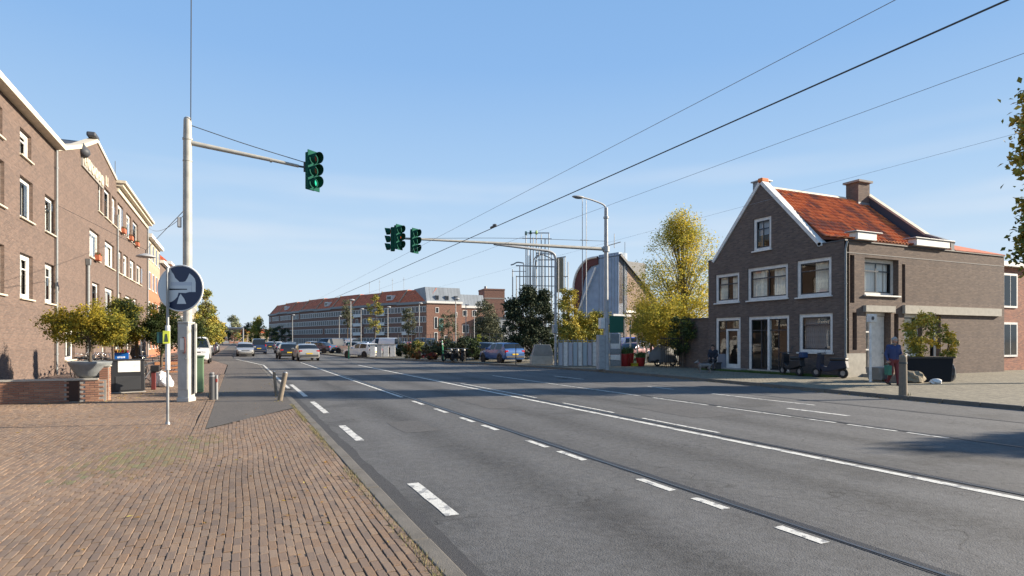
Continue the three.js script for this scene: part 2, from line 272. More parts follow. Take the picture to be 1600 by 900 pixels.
// repairs, manhole covers and gully grates
srand(222);
for (const [x, z, w, l] of [[9.4, -10.6, 1.5, 2.6], [5.9, -14.2, 0.9, 4.0], [13.4, -19.5, 1.8, 2.4], [2.9, -11.2, 0.7, 1.6], [16.0, -14.8, 1.6, 5.0], [3.4, -24, 1.1, 3]]) { const e = () => rr(-0.03, 0.03), q = []; for (let i = 0; i <= 6; i++) q.push([x + w * i / 6, z + e()]); for (let i = 1; i <= 6; i++) q.push([x + w + e(), z - l * i / 6]); for (let i = 5; i >= 0; i--) q.push([x + w * i / 6, z - l + e()]); for (let i = 5; i > 0; i--) q.push([x + e(), z - l * i / 6]); part(road, 'asphalt_repair', sheet(q, ROAD + 0.003), new THREE.MeshStandardMaterial({ map: per(asphaltMap, 3.1), color: rgb(0.8, 0.8, 0.82), roughness: 0.95, bumpMap: per(grainBump, 0.5), bumpScale: 0.006 })); }
for (const [x, z] of [[3.1, -27.5], [13.6, -24]]) { const m = part(road, 'manhole_cover', [new THREE.CylinderGeometry(0.31, 0.31, 0.012, 32).translate(x, ROAD + 0.003, z), ...[-0.18, -0.06, 0.06, 0.18].map(o => boxAt(x - 0.2, ROAD + 0.008, z + o - 0.02, x + 0.2, ROAD + 0.013, z + o + 0.02))], std(0.06, 0.055, 0.05, 0.6, { metalness: 0.6 })); part(m, 'ring', new THREE.TorusGeometry(0.34, 0.022, 6, 36).rotateX(Math.PI / 2).scale(1, 0.3, 1).translate(x, ROAD + 0.004, z), M.bitumen); }
for (const z of [-23, -38]) { part(road, 'gully_grate', [boxAt(1.5, ROAD + 0.001, z - 0.22, 1.82, ROAD + 0.009, z + 0.22), ...[0, 1, 2, 3, 4].map(i => boxAt(1.54, ROAD + 0.009, z - 0.18 + i * 0.085, 1.78, ROAD + 0.017, z - 0.15 + i * 0.085))], std(0.05, 0.045, 0.042, 0.6, { metalness: 0.5 })); }
// kerb stones on the far pavement's edge, then those of the near pavement
{
  const kerb = struct('kerb', box(0.02, 0.02, 0.02, 18, -0.2, 10), M.kerb, 'line of dark kerb stones along the far pavement');
  srand(5); const shapes = [0, 1, 2].map(i => { const g = new RoundedBoxGeometry(0.16, 0.24, 0.985, 1, 0.012); return clean(g); });
  for (let i = 20; i < 195; i++) { const a = kerbPts[i], b = kerbPts[i + 1], m = new THREE.Mesh(shapes[i % 3], M.kerb); m.name = 'kerb_stone'; m.position.set((a.x + b.x) / 2 + 0.08, WALK - 0.113 + rr(-0.004, 0.004), (a.z + b.z) / 2); m.rotation.y = Math.atan2(b.x - a.x, b.z - a.z) + rr(-0.006, 0.006); m.scale.z = a.distanceTo(b); m.castShadow = m.receiveShadow = true; kerb.add(m); }
  const near = struct('kerb', box(0.02, 0.02, 0.02, 1.4, -0.2, 6), M.kerb, 'low concrete kerb between brick pavement and road');
  const s2 = clean(new RoundedBoxGeometry(0.15, 0.22, 0.985, 1, 0.014));
  for (let z = 4; z > -46; z--) { const m = new THREE.Mesh(s2, M.kerb); m.name = 'kerb_stone'; m.position.set(1.43 + rr(-0.006, 0.006), -0.104 + rr(-0.005, 0.003), z - 0.5); m.rotation.y = rr(-0.008, 0.008); m.castShadow = m.receiveShadow = true; near.add(m); }
  for (let k = 0; k < 16; k++) { const m = new THREE.Mesh(s2, M.kerb); m.name = 'kerb_stone'; m.position.set(1.43 - (k + 0.5) * 0.1125, -0.104, -46.4 - k * 0.98); m.rotation.y = 0.112; m.castShadow = m.receiveShadow = true; near.add(m); }
  const gut = []; for (let z = 8; z > -45.6; z -= 0.4) gut.push([1.49, z]); for (let z = -45.6; z < 8; z += 0.4) gut.push([1.70 + rr(-0.025, 0.025), z]);
  part(road, 'gutter', sheet(gut, ROAD + 0.004), M.gutter);
}

// near pavement: clinker bricks laid one by one, a cycle path, and paving beyond
const diag = x => -13.0 - (x + 0.6) * 1.65;             // where the asphalt of the cycle path starts
const paverCols = [[0.215, 0.148, 0.102], [0.19, 0.132, 0.094], [0.24, 0.165, 0.11], [0.175, 0.126, 0.094], [0.22, 0.158, 0.113], [0.21, 0.137, 0.088]];
const paverMats = paverCols.map(c => std(...c, 0.92, { bumpMap: per(grainBump, 0.25), bumpScale: 0.004 }));
const mossMat = std(0.16, 0.15, 0.07, 1, { bumpMap: per(grainBump, 0.25), bumpScale: 0.006 });
const walk = struct('pavement', sheet([[-8.4, 6], [1.36, 6], [1.36, -16.2], [-0.62, -13.0], [-0.62, -26], [-8.4, -26]], -0.013), M.soil, 'reddish brown brick pavement beside the road');
{
  srand(77);
  const shape = (() => { const w = 0.0318, l = 0.0955, c = 0.004, h = 0.03, p = [], q = (a, b, cc, d) => p.push(...a, ...b, ...cc, ...a, ...cc, ...d);
    const t = [[-w + c, 0, -l + c], [w - c, 0, -l + c], [w - c, 0, l - c], [-w + c, 0, l - c]], b = [[-w, -c, -l], [w, -c, -l], [w, -c, l], [-w, -c, l]], d = b.map(v => [v[0], -h, v[2]]);
    q(t[0], t[3], t[2], t[1]); for (let i = 0; i < 4; i++) { const j = (i + 1) % 4; q(t[i], t[j], b[j], b[i]); q(b[i], b[j], d[j], d[i]); }
    const g = new THREE.BufferGeometry(); g.setAttribute('position', new THREE.Float32BufferAttribute(p, 3)); g.computeVertexNormals(); return triUV(g); })();
  const list = [];
  for (let i = 0; i < 142; i++) for (let j = 0; j < 142; j++) {
    const bx = 1.32 - i * 0.0685, bz = -1.6 - j * 0.2035 - (i % 2) * 0.1 - hash(i, 3, 5) * 0.05, wob = 0.02 * Math.sin(bz * 0.55 + 0.8) + 0.012 * Math.sin(bz * 1.7 + bx);
    const x = bx + wob * Math.min(1, (1.3 - bx) * 2), z = bz + 0.03 * Math.sin(bx * 1.1 + 2) + 0.05 * (vnoise(bx * 0.9 + 40, bz * 0.4 + 60, 999, 4) - 0.5);
    if (x > 1.345 || z < -26 || (x > -0.79 && z < diag(x) + 0.12) || (x < -8.2)) continue;
    const d = SA * x - CA * z, X = (CA * x + SA * z) / d, px = 800 + X * FOCAL, py = HORIZON + EYE * FOCAL / d;
    if (px < -200) continue;
    list.push({ x, z, d, seen: px > 125 && py < 788, y: 0.012 * (vnoise(x * 1.3 + 30, z * 1.3 + 50, 999, 7) - 0.5) + rr(-0.003, 0.003), c: Math.min(5, Math.floor(rnd() * 6)), ry: rr(-0.02, 0.02), rx: rr(-0.012, 0.012), rz: rr(-0.02, 0.02) });
  }
  const mossy = p => Math.max(0, 1 - Math.hypot((p.x + 1.15 + (p.z + 10.4) * 0.25) / 0.95, (p.z + 10.4) / 2.0));
  const big = list.filter(p => p.seen).sort((a, b) => a.d - b.d).slice(0, 300); big.forEach(p => p.single = true);
  for (const p of list) if (p.single) { const m = new THREE.Mesh(shape, paverMats[p.c]); m.name = 'paving_brick'; m.position.set(p.x, p.y, p.z); m.rotation.set(p.rx, p.ry, p.rz); m.castShadow = m.receiveShadow = true; walk.add(m); }
  const rest = list.filter(p => !p.single), n = shape.attributes.position.count, pos = new Float32Array(rest.length * n * 3), nor = new Float32Array(rest.length * n * 3), col = new Float32Array(rest.length * n * 3), uv = new Float32Array(rest.length * n * 2);
  const mat = new THREE.Matrix4(), v = new THREE.Vector3(), e = new THREE.Euler(), q = new THREE.Quaternion();
  rest.forEach((p, k) => {
    q.setFromEuler(e.set(p.rx, p.ry, p.rz)); mat.compose(v.set(p.x, p.y, p.z).clone(), q, V(1, 1, 1)); let c = paverCols[p.c]; const mo = mossy(p); if (rnd() < mo * 1.1) c = [0.16 + rr(0, .05), 0.13 + rr(0, .035), 0.082]; else { const t = 0.86 + 0.28 * vnoise(p.x * 0.8 + 20, p.z * 0.6 + 90, 999, 12); c = c.map(a => a * t); }
    for (let i = 0; i < n; i++) { const o = (k * n + i) * 3; v.fromBufferAttribute(shape.attributes.position, i).applyMatrix4(mat); pos.set([v.x, v.y, v.z], o); uv.set([v.x, v.z], (k * n + i) * 2); v.fromBufferAttribute(shape.attributes.normal, i).applyQuaternion(q); nor.set([v.x, v.y, v.z], o); col.set(c, o); }
  });
  const g = new THREE.BufferGeometry(); g.setAttribute('position', new THREE.BufferAttribute(pos, 3)); g.setAttribute('normal', new THREE.BufferAttribute(nor, 3)); g.setAttribute('uv', new THREE.BufferAttribute(uv, 2)); g.setAttribute('color', new THREE.BufferAttribute(col, 3));
  const m = new THREE.Mesh(g, new THREE.MeshStandardMaterial({ vertexColors: true, roughness: 0.92, bumpMap: per(grainBump, 0.25), bumpScale: 0.004 })); m.name = 'paving_bricks'; m.userData.kind = 'stuff'; m.castShadow = m.receiveShadow = true; walk.add(m);
}
struct('cycle_path', sheet([[-0.55, -13.0], [1.36, -16.2], [1.36, -46], [-0.44, -62], [-0.44, -420], [-2.3, -420], [-2.3, -62], [-0.55, -46]], 0.0), M.pathAsphalt, 'smooth asphalt cycle path running beside the road');
{ // soldier-laid edging bricks beside the cycle path
  srand(8); const edge = struct('path_edging', box(0.02, 0.02, 0.02, -0.6, -0.1, -12), M.soil, 'narrow brick edging of the cycle path'); const g = clean(new RoundedBoxGeometry(0.06, 0.08, 0.195, 1, 0.005));
  for (let z = -12.3, k = 0; z > -34; z -= 0.203, k++) for (const x of [-0.59, -0.658, -0.726]) { const m = new THREE.Mesh(g, paverMats[(k + (x < -0.6 ? 2 : 0)) % 6]); m.name = 'edging_brick'; m.position.set(x, -0.036 + rr(-0.004, 0.004), z + (x < -0.6 ? 0.1 : 0)); m.rotation.y = rr(-0.02, 0.02); m.castShadow = m.receiveShadow = true; edge.add(m); }
}
struct('parking_strip', sheet([[-8.4, -26], [-0.6, -26], [-0.6, -420], [-8.4, -420]], -0.008), (() => {
  const t = tex(512, (u, v) => { const x = u * 20, c = Math.floor(x), y = v * 10 + (c % 2) * 0.5, r = Math.floor(y), fx = x - c, fy = y - r, e = Math.min(Math.min(fx, 1 - fx) * 100, Math.min(fy, 1 - fy) * 200), t = (0.8 + 0.4 * hash(r % 10, c, 6)) * (0.8 + 0.4 * fbm(u, v, 5, 4, 9)); return e < 5 ? [0.06, 0.05, 0.042] : [0.2 * t, 0.135 * t, 0.10 * t]; });
  return new THREE.MeshStandardMaterial({ map: per(t, 2), roughness: 0.95, bumpMap: per(grainBump, 0.4), bumpScale: 0.005 });
})(), 'brick paved strip in front of the terraced houses');

// weeds, moss and fallen leaves
function blades(n, where, h, w, cols) {
  const pos = [], col = [];
  for (let i = 0; i < n; i++) { const p = where(); if (!p) continue; const a = rnd() * 6.283, hh = h * rr(0.5, 1.2), lx = rr(-0.5, 0.5) * hh, lz = rr(-0.5, 0.5) * hh, c = pick(cols), t = rr(0.75, 1.25); pos.push(p.x - Math.cos(a) * w, p.y, p.z - Math.sin(a) * w, p.x + Math.cos(a) * w, p.y, p.z + Math.sin(a) * w, p.x + lx, p.y + hh, p.z + lz); for (let k = 0; k < 3; k++) col.push(c[0] * t, c[1] * t, c[2] * t); }
  const g = new THREE.BufferGeometry(); g.setAttribute('position', new THREE.Float32BufferAttribute(pos, 3)); g.setAttribute('color', new THREE.Float32BufferAttribute(col, 3)); g.computeVertexNormals(); return g;
}
const grassMat = new THREE.MeshStandardMaterial({ vertexColors: true, roughness: 0.9, side: THREE.DoubleSide });
srand(301);
stuff('weeds', 'straw coloured weeds growing along the near kerb', 'weeds', blades(5200, () => { const z = -rr(2.5, 17), k = vnoise(z * 1.4 + 50, 3, 999, 2); if (rnd() > k * 1.3 - 0.1) return null; return V(1.34 + gauss() * 0.05 - 0.02, -0.012, z); }, 0.045, 0.004, [[0.20, 0.17, 0.075], [0.13, 0.14, 0.05], [0.26, 0.21, 0.11]]), grassMat);
stuff('moss_tufts', 'patch of green moss and grass between the pavement bricks', 'moss', blades(3000, () => { const a = rnd() * 6.283, r = Math.sqrt(rnd()); const z = -10.4 + Math.sin(a) * r * 2.0, x = -1.15 - (z + 10.4) * 0.25 + Math.cos(a) * r * 0.95; if (vnoise(x * 3 + 50, z * 3 + 80, 999, 3) < 0.42) return null; return V(x, -0.006, z); }, 0.022, 0.004, [[0.17, 0.145, 0.055], [0.20, 0.17, 0.065], [0.13, 0.12, 0.05]]), grassMat);
stuff('grass', 'strip of short green grass along the foot of the gabled house', 'grass', blades(16000, () => { const z = rr(-26.6, -18.4); return V(24.15 + rr(-0.42, 0.4), WALK, z); }, 0.10, 0.009, [[0.05, 0.10, 0.02], [0.075, 0.13, 0.03], [0.10, 0.13, 0.035]]), grassMat);
{
  const pos = [], col = [];
  const leaf = (x, y, z, s) => { const a = rnd() * 6.283, c = pick([[0.42, 0.27, 0.03], [0.3, 0.16, 0.03], [0.38, 0.32, 0.06], [0.2, 0.1, 0.03]]), ca = Math.cos(a) * s, sa = Math.sin(a) * s, l = rr(0.004, 0.016); pos.push(x - ca, y, z - sa, x - sa * .5, y + l, z + ca * .5, x + ca, y + 0.003, z + sa, x - ca, y, z - sa, x + ca, y + 0.003, z + sa, x + sa * .5, y + l, z - ca * .5); for (let k = 0; k < 6; k++) col.push(...c); };
  for (let i = 0; i < 150; i++) leaf(1.2 - 5 * Math.pow(rnd(), 2), 0.008, -rr(5, 26), rr(0.02, 0.04));
  for (let i = 0; i < 260; i++) leaf(-3.6 + gauss() * 1.6, 0.008, -21.5 + gauss() * 2.2, rr(0.025, 0.045));
  for (let i = 0; i < 420; i++) { const z = -rr(10, 42), p = kerbPts.reduce((a, b) => Math.abs(b.z - z) < Math.abs(a.z - z) ? b : a); leaf(p.x - 0.12 - Math.abs(gauss()) * 0.25, ROAD + 0.008, z, rr(0.03, 0.05)); }
  const g = new THREE.BufferGeometry(); g.setAttribute('position', new THREE.Float32BufferAttribute(pos, 3)); g.setAttribute('color', new THREE.Float32BufferAttribute(col, 3)); g.computeVertexNormals();
  stuff('fallen_leaves', 'yellow and brown autumn leaves scattered on the paving', 'leaves', g, grassMat);
}

// ================================================================== BUILDINGS
function facade(group, origin, theta) {      // a wall plane: local x to the viewer's right, y up, z out of the wall
  const o = origin.clone().sub(group.position);
  const f = {
    add(name, geo, mat, extra) { const m = part(group, name, geo, mat, extra); m.position.copy(o); m.rotation.y = theta; return m; },
    wall(name, outline, holes, t, mat) {
      const s = new THREE.Shape(outline.map(p => new THREE.Vector2(...p)));
      for (const [a, b, c, d] of holes) { const h = new THREE.Path(); h.moveTo(a, b); h.lineTo(a, d); h.lineTo(c, d); h.lineTo(c, b); h.closePath(); s.holes.push(h); }
      return f.add(name, new THREE.ExtrudeGeometry(s, { depth: t, bevelEnabled: false }).translate(0, 0, -t), mat);
    },
  };
  return f;
}
function wavy(w, h, waves, amp, x, y, z) { const n = Math.max(8, Math.round(waves * 8)), g = new THREE.PlaneGeometry(w, h, n, 1), p = g.attributes.position; for (let i = 0; i < p.count; i++) p.setZ(i, amp * Math.sin((p.getX(i) / w + 0.5) * waves * 6.283 + 0.7 * Math.sin(p.getX(i) * 9)) ); g.computeVertexNormals(); return g.translate(x + w / 2, y + h / 2, z); }
// a window in the hole [u0 v0 u1 v1]: white frame, dark sashes, panes, sill, curtains
function windowUnit(f, [u0, v0, u1, v1], o = {}) {
  const { fw = 0.16, recess = 0.06, cols = [0.5], transom = 0.72, sash = 0.05, sill = true, curtain = 'sides', curtainMat = M.curtain, sashMat = M.sash, frameMat = M.white, name = 'window', frameBottom = true, depth = 0.1 } = o;
  const e = 0.02, z0 = -recess - depth, z1 = -recess + 0.0;
  const fr = [boxAt(u0 - e, v0 - (frameBottom ? e : 0), z0, u0 + fw, v1 + e, z1), boxAt(u1 - fw, v0 - (frameBottom ? e : 0), z0, u1 + e, v1 + e, z1), boxAt(u0 + fw, v1 - fw, z0, u1 - fw, v1 + e, z1 - 0.002)];
  if (frameBottom) fr.push(boxAt(u0 + fw, v0 - e, z0, u1 - fw, v0 + fw * 0.8, z1 - 0.002));
  const w = f.add(name, fr, frameMat);
  const a = u0 + fw, b = u1 - fw, c = v0 + (frameBottom ? fw * 0.8 : 0), d = v1 - fw, zs = z1 - 0.03, zd = z1 - 0.075;
  const sb = [boxAt(a, c, zd, a + sash, d, zs), boxAt(b - sash, c, zd, b, d, zs), boxAt(a + sash, d - sash, zd, b - sash, d, zs - 0.001), boxAt(a + sash, c, zd, b - sash, c + sash * 1.2, zs - 0.001)];
  const ty = transom ? c + (d - c) * transom : null, edges = [a + sash, ...cols.map(k => a + (b - a) * k), b - sash];
  if (ty) sb.push(boxAt(a + sash, ty - sash * 0.55, zd, b - sash, ty + sash * 0.55, zs - 0.001));
  for (const k of cols) { const x = a + (b - a) * k; sb.push(boxAt(x - sash * 0.55, c + sash * 1.2, zd, x + sash * 0.55, d - sash, zs - 0.003)); }
  const sm = part(w, 'sash', sb, sashMat);
  for (let i = 0; i < edges.length - 1; i++) {
    const levels = ty ? [[c + sash, ty], [ty, d - sash]] : [[c + sash, d - sash]];
    for (const [p, q] of levels) { const g = new THREE.PlaneGeometry(edges[i + 1] - edges[i], q - p).translate((edges[i] + edges[i + 1]) / 2, (p + q) / 2, zd + 0.02); const m = part(w, 'pane', g, o.glass || M.glass); m.rotation.set(rr(-0.004, 0.004), rr(-0.006, 0.006), 0); }
  }
  if (sill) part(w, 'sill', rbox(u1 - u0 + 0.12, 0.07, 0.16 + recess, 0.012, (u0 + u1) / 2, v0 - 0.04, -recess + (0.16 + recess) / 2 - 0.06), o.sillMat || frameMat);
  const W = b - a, H = d - c, zc = z0 - 0.1;
  if (curtain === 'sides') { part(w, 'curtain', wavy(W * 0.4, H, 5, 0.03, a, c, zc), curtainMat); part(w, 'curtain', wavy(W * 0.38, H, 4, 0.03, b - W * 0.38, c, zc), curtainMat); }
  else if (curtain === 'full') part(w, 'curtain', wavy(W, H, W * 9, 0.035, a, c, zc), curtainMat);
  else if (curtain === 'half') part(w, 'curtain', wavy(W * 0.55, H, W * 5, 0.03, b - W * 0.55, c, zc), curtainMat);
  else if (curtain === 'blind') part(w, 'blind', box(W, H * rr(0.25, 0.6), 0.01, (a + b) / 2, d - H * 0.22, zc), curtainMat);
  return w;
}

// ------------------------------------------------------------------ the gabled corner house
srand(400);
const HX = 24.6, HZ0 = -26.7, HZ1 = -18.2, HXB = 32.4;
{
  const house = thing('gabled_house', 'dark brick corner house with white trimmed gable and orange tiled roof', 'house', [HX, 0, HZ1]);
  const f = facade(house, V(HX, 0, HZ0), -Math.PI / 2);
  const U = px => zOnX(px, HX) - HZ0;
  const R = (l, r, top, bot) => [U(l), yOnX(l, bot, HX), U(r), yOnX(l, top, HX)];
  const W1 = { attic: R(1177, 1205, 343, 393), a: R(1118, 1155, 430, 474), b: R(1168, 1231, 420, 470), c: R(1245, 1299, 408, 465), g: R(1248, 1301, 491, 550), d1: R(1118, 1157, 497, 579), d2: R(1169, 1233, 495, 579) };
  W1.d1[1] = W1.d2[1] = 0.2;
  const L = HZ1 - HZ0, eaveL = 6.22, eaveR = 6.15, ap = [-22.9 - HZ0, 9.78];
  f.wall('front_wall', [[0, 0], [L, 0], [L, eaveR], [7.12, eaveR], ap, [0.6, eaveL], [0, eaveL]], Object.values(W1), 0.3, M.houseBrick);
  windowUnit(f, W1.attic, { transom: 0.7, curtain: 'blind', curtainMat: std(0.32, 0.36, 0.42, 0.9) });
  windowUnit(f, W1.a, { transom: 0.68 });
  windowUnit(f, W1.b, { transom: 0.7, cols: [0.52] });
  windowUnit(f, W1.c, { transom: 0.74, cols: [], curtain: 'half' });
  windowUnit(f, W1.g, { transom: 0.76, cols: [], curtain: 'full', curtainMat: M.curtainDark });
  // shop doors
  windowUnit(f, W1.d1, { transom: 0.78, cols: [0.36], sill: false, frameBottom: false, name: 'shopfront', curtain: 'none' });
  {
    const [a, b, c, d] = W1.d1, x0 = a + (c - a) * 0.42, x1 = c - 0.16, y1 = b + (d - b) * 0.77;
    const door = f.add('door', [boxAt(x0, b, -0.13, x0 + 0.1, y1, -0.045), boxAt(x1 - 0.1, b, -0.13, x1, y1, -0.045), boxAt(x0 + 0.1, y1 - 0.1, -0.13, x1 - 0.1, y1, -0.047), boxAt(x0 + 0.1, b, -0.13, x1 - 0.1, b + 0.22, -0.047)], M.white);
    part(door, 'handle', rod(V(x0 + 0.05, b + 0.95, -0.02), V(x0 + 0.05, b + 1.1, -0.02), 0.012), M.galv);
    f.add('door_panel', boxAt(a + 0.12, b, -0.12, x0 - 0.06, b + 0.75, -0.05), std(0.2, 0.22, 0.26, 0.6));
    f.add('doorstep', rbox(c - a + 0.5, 0.17, 0.7, 0.02, (a + c) / 2 + 0.2, 0.115, 0.1), M.concrete);
  }
  windowUnit(f, W1.d2, { transom: 0.78, cols: [0.28, 0.5, 0.76], sill: false, frameBottom: false, name: 'shopfront', curtain: 'none' });
  { const [a, b, c, d] = W1.d2, m = (a + c) / 2; f.add('mullion', boxAt(m - 0.06, b, -0.2, m + 0.06, d - 0.1, -0.04), M.white); f.add('threshold', boxAt(a - 0.05, 0.02, -0.28, c + 0.05, 0.2, 0.03), M.paleConcrete); }
  // white coping on both slopes of the gable
  const cop = (p, q) => { const d = V(q[0] - p[0], q[1] - p[1], 0), n = V(-d.y, d.x, 0).normalize().multiplyScalar(d.x > 0 ? 1 : -1); const s = [[p[0], p[1]], [q[0], q[1]], [q[0] + n.x * 0.17, q[1] + n.y * 0.17], [p[0] + n.x * 0.17, p[1] + n.y * 0.17]]; return new THREE.ExtrudeGeometry(new THREE.Shape(s.map(v => new THREE.Vector2(...v))), { depth: 0.46, bevelEnabled: false }).translate(0, 0, -0.4); };
  f.add('gable_coping', cop([0.45, eaveL - 0.13], ap), M.white); f.add('gable_coping', cop(ap, [7.26, eaveR - 0.1]), M.white);
  f.add('coping_cap', rbox(0.3, 0.2, 0.5, 0.05, ap[0], ap[1] + 0.2, -0.17), M.orangeTile[2]);
  f.add('foot_stone', rbox(0.25, 0.2, 0.46, 0.03, 7.28, eaveR + 0.02, -0.17), M.white);
  f.add('parapet_cap', boxAt(-0.03, eaveL, -0.33, 0.5, eaveL + 0.06, 0.03), M.darkMetal); f.add('parapet_cap', boxAt(7.38, eaveR, -0.33, L + 0.03, eaveR + 0.06, 0.03), M.darkMetal);

  // side wall in the sun
  const s = facade(house, V(HX, 0, HZ1), 0);
  const X = px => xOnZ(px, HZ1) - HX, Y = (px, py) => yOnZ(px, py, HZ1);
  const hw = [X(1351), Y(1351, 460), X(1404), Y(1351, 402)], hd = [X(1353), 0.06, X(1392), Y(1353, 487)], h2 = [X(1413), Y(1413, 557), X(1441), Y(1413, 490)], h3 = [X(1453), 0.06, X(1470), Y(1453, 490)];
  const slots = [[X(1328), Y(1328, 473), X(1335), Y(1328, 398)], [X(1390) + 0.9, Y(1390, 472), X(1390) + 1.15, Y(1390, 411)], [X(1332), Y(1332, 547), X(1339), Y(1332, 488)], [X(1397), Y(1397, 562), X(1404), Y(1397, 490)]];
  const LX = 12.5;
  s.wall('side_wall', [[0.3, 0], [LX, 0], [LX, 6.15], [0.3, 6.15]], [hw, hd, h2, h3, ...slots], 0.42, M.houseBrick);
  s.add('corner_pier', boxAt(0.001, 0, -0.42, 0.3, 6.149, 0), M.houseBrick);
  slots.forEach(([a, b, c, d]) => s.add('niche_back', boxAt(a - 0.05, b - 0.05, -0.36, c + 0.05, d + 0.05, -0.28), M.houseBrick));
  windowUnit(s, hw, { recess: 0.26, transom: 0.72, cols: [0.5], curtain: 'full', curtainMat: std(0.75, 0.74, 0.7, 0.9) });
  s.add('groove_shade_strip', boxAt(0.02, 5.62, -0.02, LX, 5.65, 0.012), M.darkSlate);  // thin dark strip; the shade of a recessed line is put into its colour
  s.add('wall_flashing', boxAt(-0.02, 6.15, -0.46, LX, 6.21, 0.05), M.black);
  s.add('lintel', boxAt(X(1349), Y(1349, 487), -0.1, X(1395), Y(1349, 477), 0.14), M.paleConcrete);
  s.add('lintel', boxAt(X(1410), Y(1410, 490), -0.1, LX - 0.5, Y(1410, 477), 0.14), M.paleConcrete);
  s.add('plinth', boxAt(0.12, 0, -0.05, X(1352), 1.12, 0.03), M.paleConcrete);
  windowUnit(s, h2, { recess: 0.22, cols: [], transom: 0, curtain: 'full', curtainMat: std(0.7, 0.66, 0.56, 0.9) });
  windowUnit(s, h3, { recess: 0.22, cols: [], transom: 0.8, curtain: 'none', sill: false, frameBottom: false, name: 'glazed_door' });
  {
    const [a, b, c, d] = hd, m = a + (c - a) * 0.40;
    const fr = s.add('door_frame', [boxAt(a - 0.02, b, -0.42, a + 0.06, d, -0.3), boxAt(a + 0.06, d - 0.16, -0.42, c + 0.02, d + 0.02, -0.302), boxAt(m - 0.04, b, -0.42, m + 0.04, d - 0.16, -0.304), ...[0.1, 0.4, 0.68].map(k => boxAt(a + 0.06, b + (d - b) * k, -0.4, m - 0.04, b + (d - b) * k + 0.07, -0.31))], M.white);
    part(fr, 'pane', boxAt(a + 0.06, b + 0.1, -0.37, m - 0.04, d - 0.16, -0.365), M.glass);
    const leaf = s.add('door', rbox(c - m - 0.06, d - b - 0.2, 0.05, 0.01, (m + c) / 2, (b + d) / 2 - 0.08, -0.33), M.white); part(leaf, 'handle', [cyl(0.02, 0.02, 0.05).rotateX(Math.PI / 2).translate(c - 0.16, b + 1.05, -0.305), rod(V(c - 0.16, b + 1.05, -0.25), V(c - 0.27, b + 1.05, -0.25), 0.012)], M.galv);
    s.add('doorstep', rbox(c - a + 0.6, 0.16, 1.0, 0.02, (a + c) / 2, 0.12, 0.3), M.concrete);
  }
  // the other walls; partitions and floor slabs added to keep the rooms dark
  part(house, 'back_wall', [boxAt(0.3, 0, HZ0 - HZ1, LX, 6.2, HZ0 - HZ1 + 0.3), boxAt(LX - 0.3, 0, HZ0 - HZ1 + 0.3, LX, 6.2, -0.42)], M.houseBrick);
  part(house, 'dark_partition', [boxAt(3.2, 0.02, HZ0 - HZ1 + 0.31, 3.3, 6.1, -0.43), boxAt(3.4, 0.02, -2.6, LX - 0.31, 6.1, -2.5)], M.warmRoom);
  part(house, 'floor_slab', [boxAt(0.31, 0.02, HZ0 - HZ1 + 0.31, LX - 0.31, 0.12, -0.43), boxAt(0.31, 3.0, HZ0 - HZ1 + 0.31, LX - 0.31, 3.2, -0.43), boxAt(0.31, 6.0, HZ0 - HZ1 + 0.31, LX - 0.31, 6.13, -0.43)], M.room);

  // drainpipe on the corner
  part(house, 'drainpipe', [tube([V(-0.02, 6.1, 0.16), V(-0.04, 5.8, 0.1), V(-0.04, 5.4, 0.09)], 0.045), rod(V(-0.04, 0.06, 0.09), V(-0.04, 5.45, 0.09), 0.045), ...[1, 2.6, 4.2].map(y => cyl(0.058, 0.058, 0.06, -0.04, y, 0.09))], M.leadGrey);

  // roof: bed, pantiles laid one by one, ridge, chimney, party parapet
  const zr = -22.9 - HZ1, yr = 9.62, zb = -19.5 - HZ1, yb = 6.55, ze = 0.06, ye = 6.235, xa = 0.32, xb = HXB - HX;
  const bed = (x0, x1) => { const p = [[zr, yr], [zb, yb], [ze, ye], [ze, ye - 0.03], [zb - 0.05, yb - 0.12], [zr, yr - 0.14], [HZ0 - HZ1 + 0.25, 6.25], [HZ0 - HZ1 + 0.25, 6.4]]; const g = new THREE.ExtrudeGeometry(new THREE.Shape(p.map(q => new THREE.Vector2(-q[0], q[1]))), { depth: x1 - x0, bevelEnabled: false }); g.rotateY(Math.PI / 2); return g.translate(x0, 0, 0); };
  const roof = part(house, 'roof', bed(xa, xb), M.tileBed);
  {
    const tile = (() => { const w = 0.262, l = 0.37, n = 7, pos = [], prof = i => { const t = i / n; return 0.034 * Math.sin(t * 6.283 - 0.6) + 0.012; }; for (let i = 0; i < n; i++) { const x0 = w * (i / n - 0.5), x1 = w * ((i + 1) / n - 0.5), a = prof(i), b = prof(i + 1); pos.push(x0, a, 0, x0, a + 0.05, l, x1, b + 0.05, l, x0, a, 0, x1, b + 0.05, l, x1, b, 0); pos.push(x0, a + 0.05, l, x0, a + 0.01, l, x1, b + 0.01, l, x0, a + 0.05, l, x1, b + 0.01, l, x1, b + 0.05, l); } const g = new THREE.BufferGeometry(); g.setAttribute('position', new THREE.Float32BufferAttribute(pos, 3)); g.computeVertexNormals(); return clean(g); })();
    const all = [], lay = (z0, y0, z1, y1) => { const len = Math.hypot(z1 - z0, y1 - y0), th = Math.atan2(y0 - y1, z1 - z0), n = Math.round(len / 0.325); for (let r = 0; r < n; r++) for (let c = 0; c < 31; c++) { const t = r / n; all.push({ x: xa + 0.12 + c * ((xb - xa - 0.2) / 30.4), z: z0 + (z1 - z0) * t, y: y0 + (y1 - y0) * t + 0.015, th, r }); } };
    lay(zr + 0.05, yr - 0.02, zb, yb); lay(zb, yb, ze - 0.02, ye + 0.01);
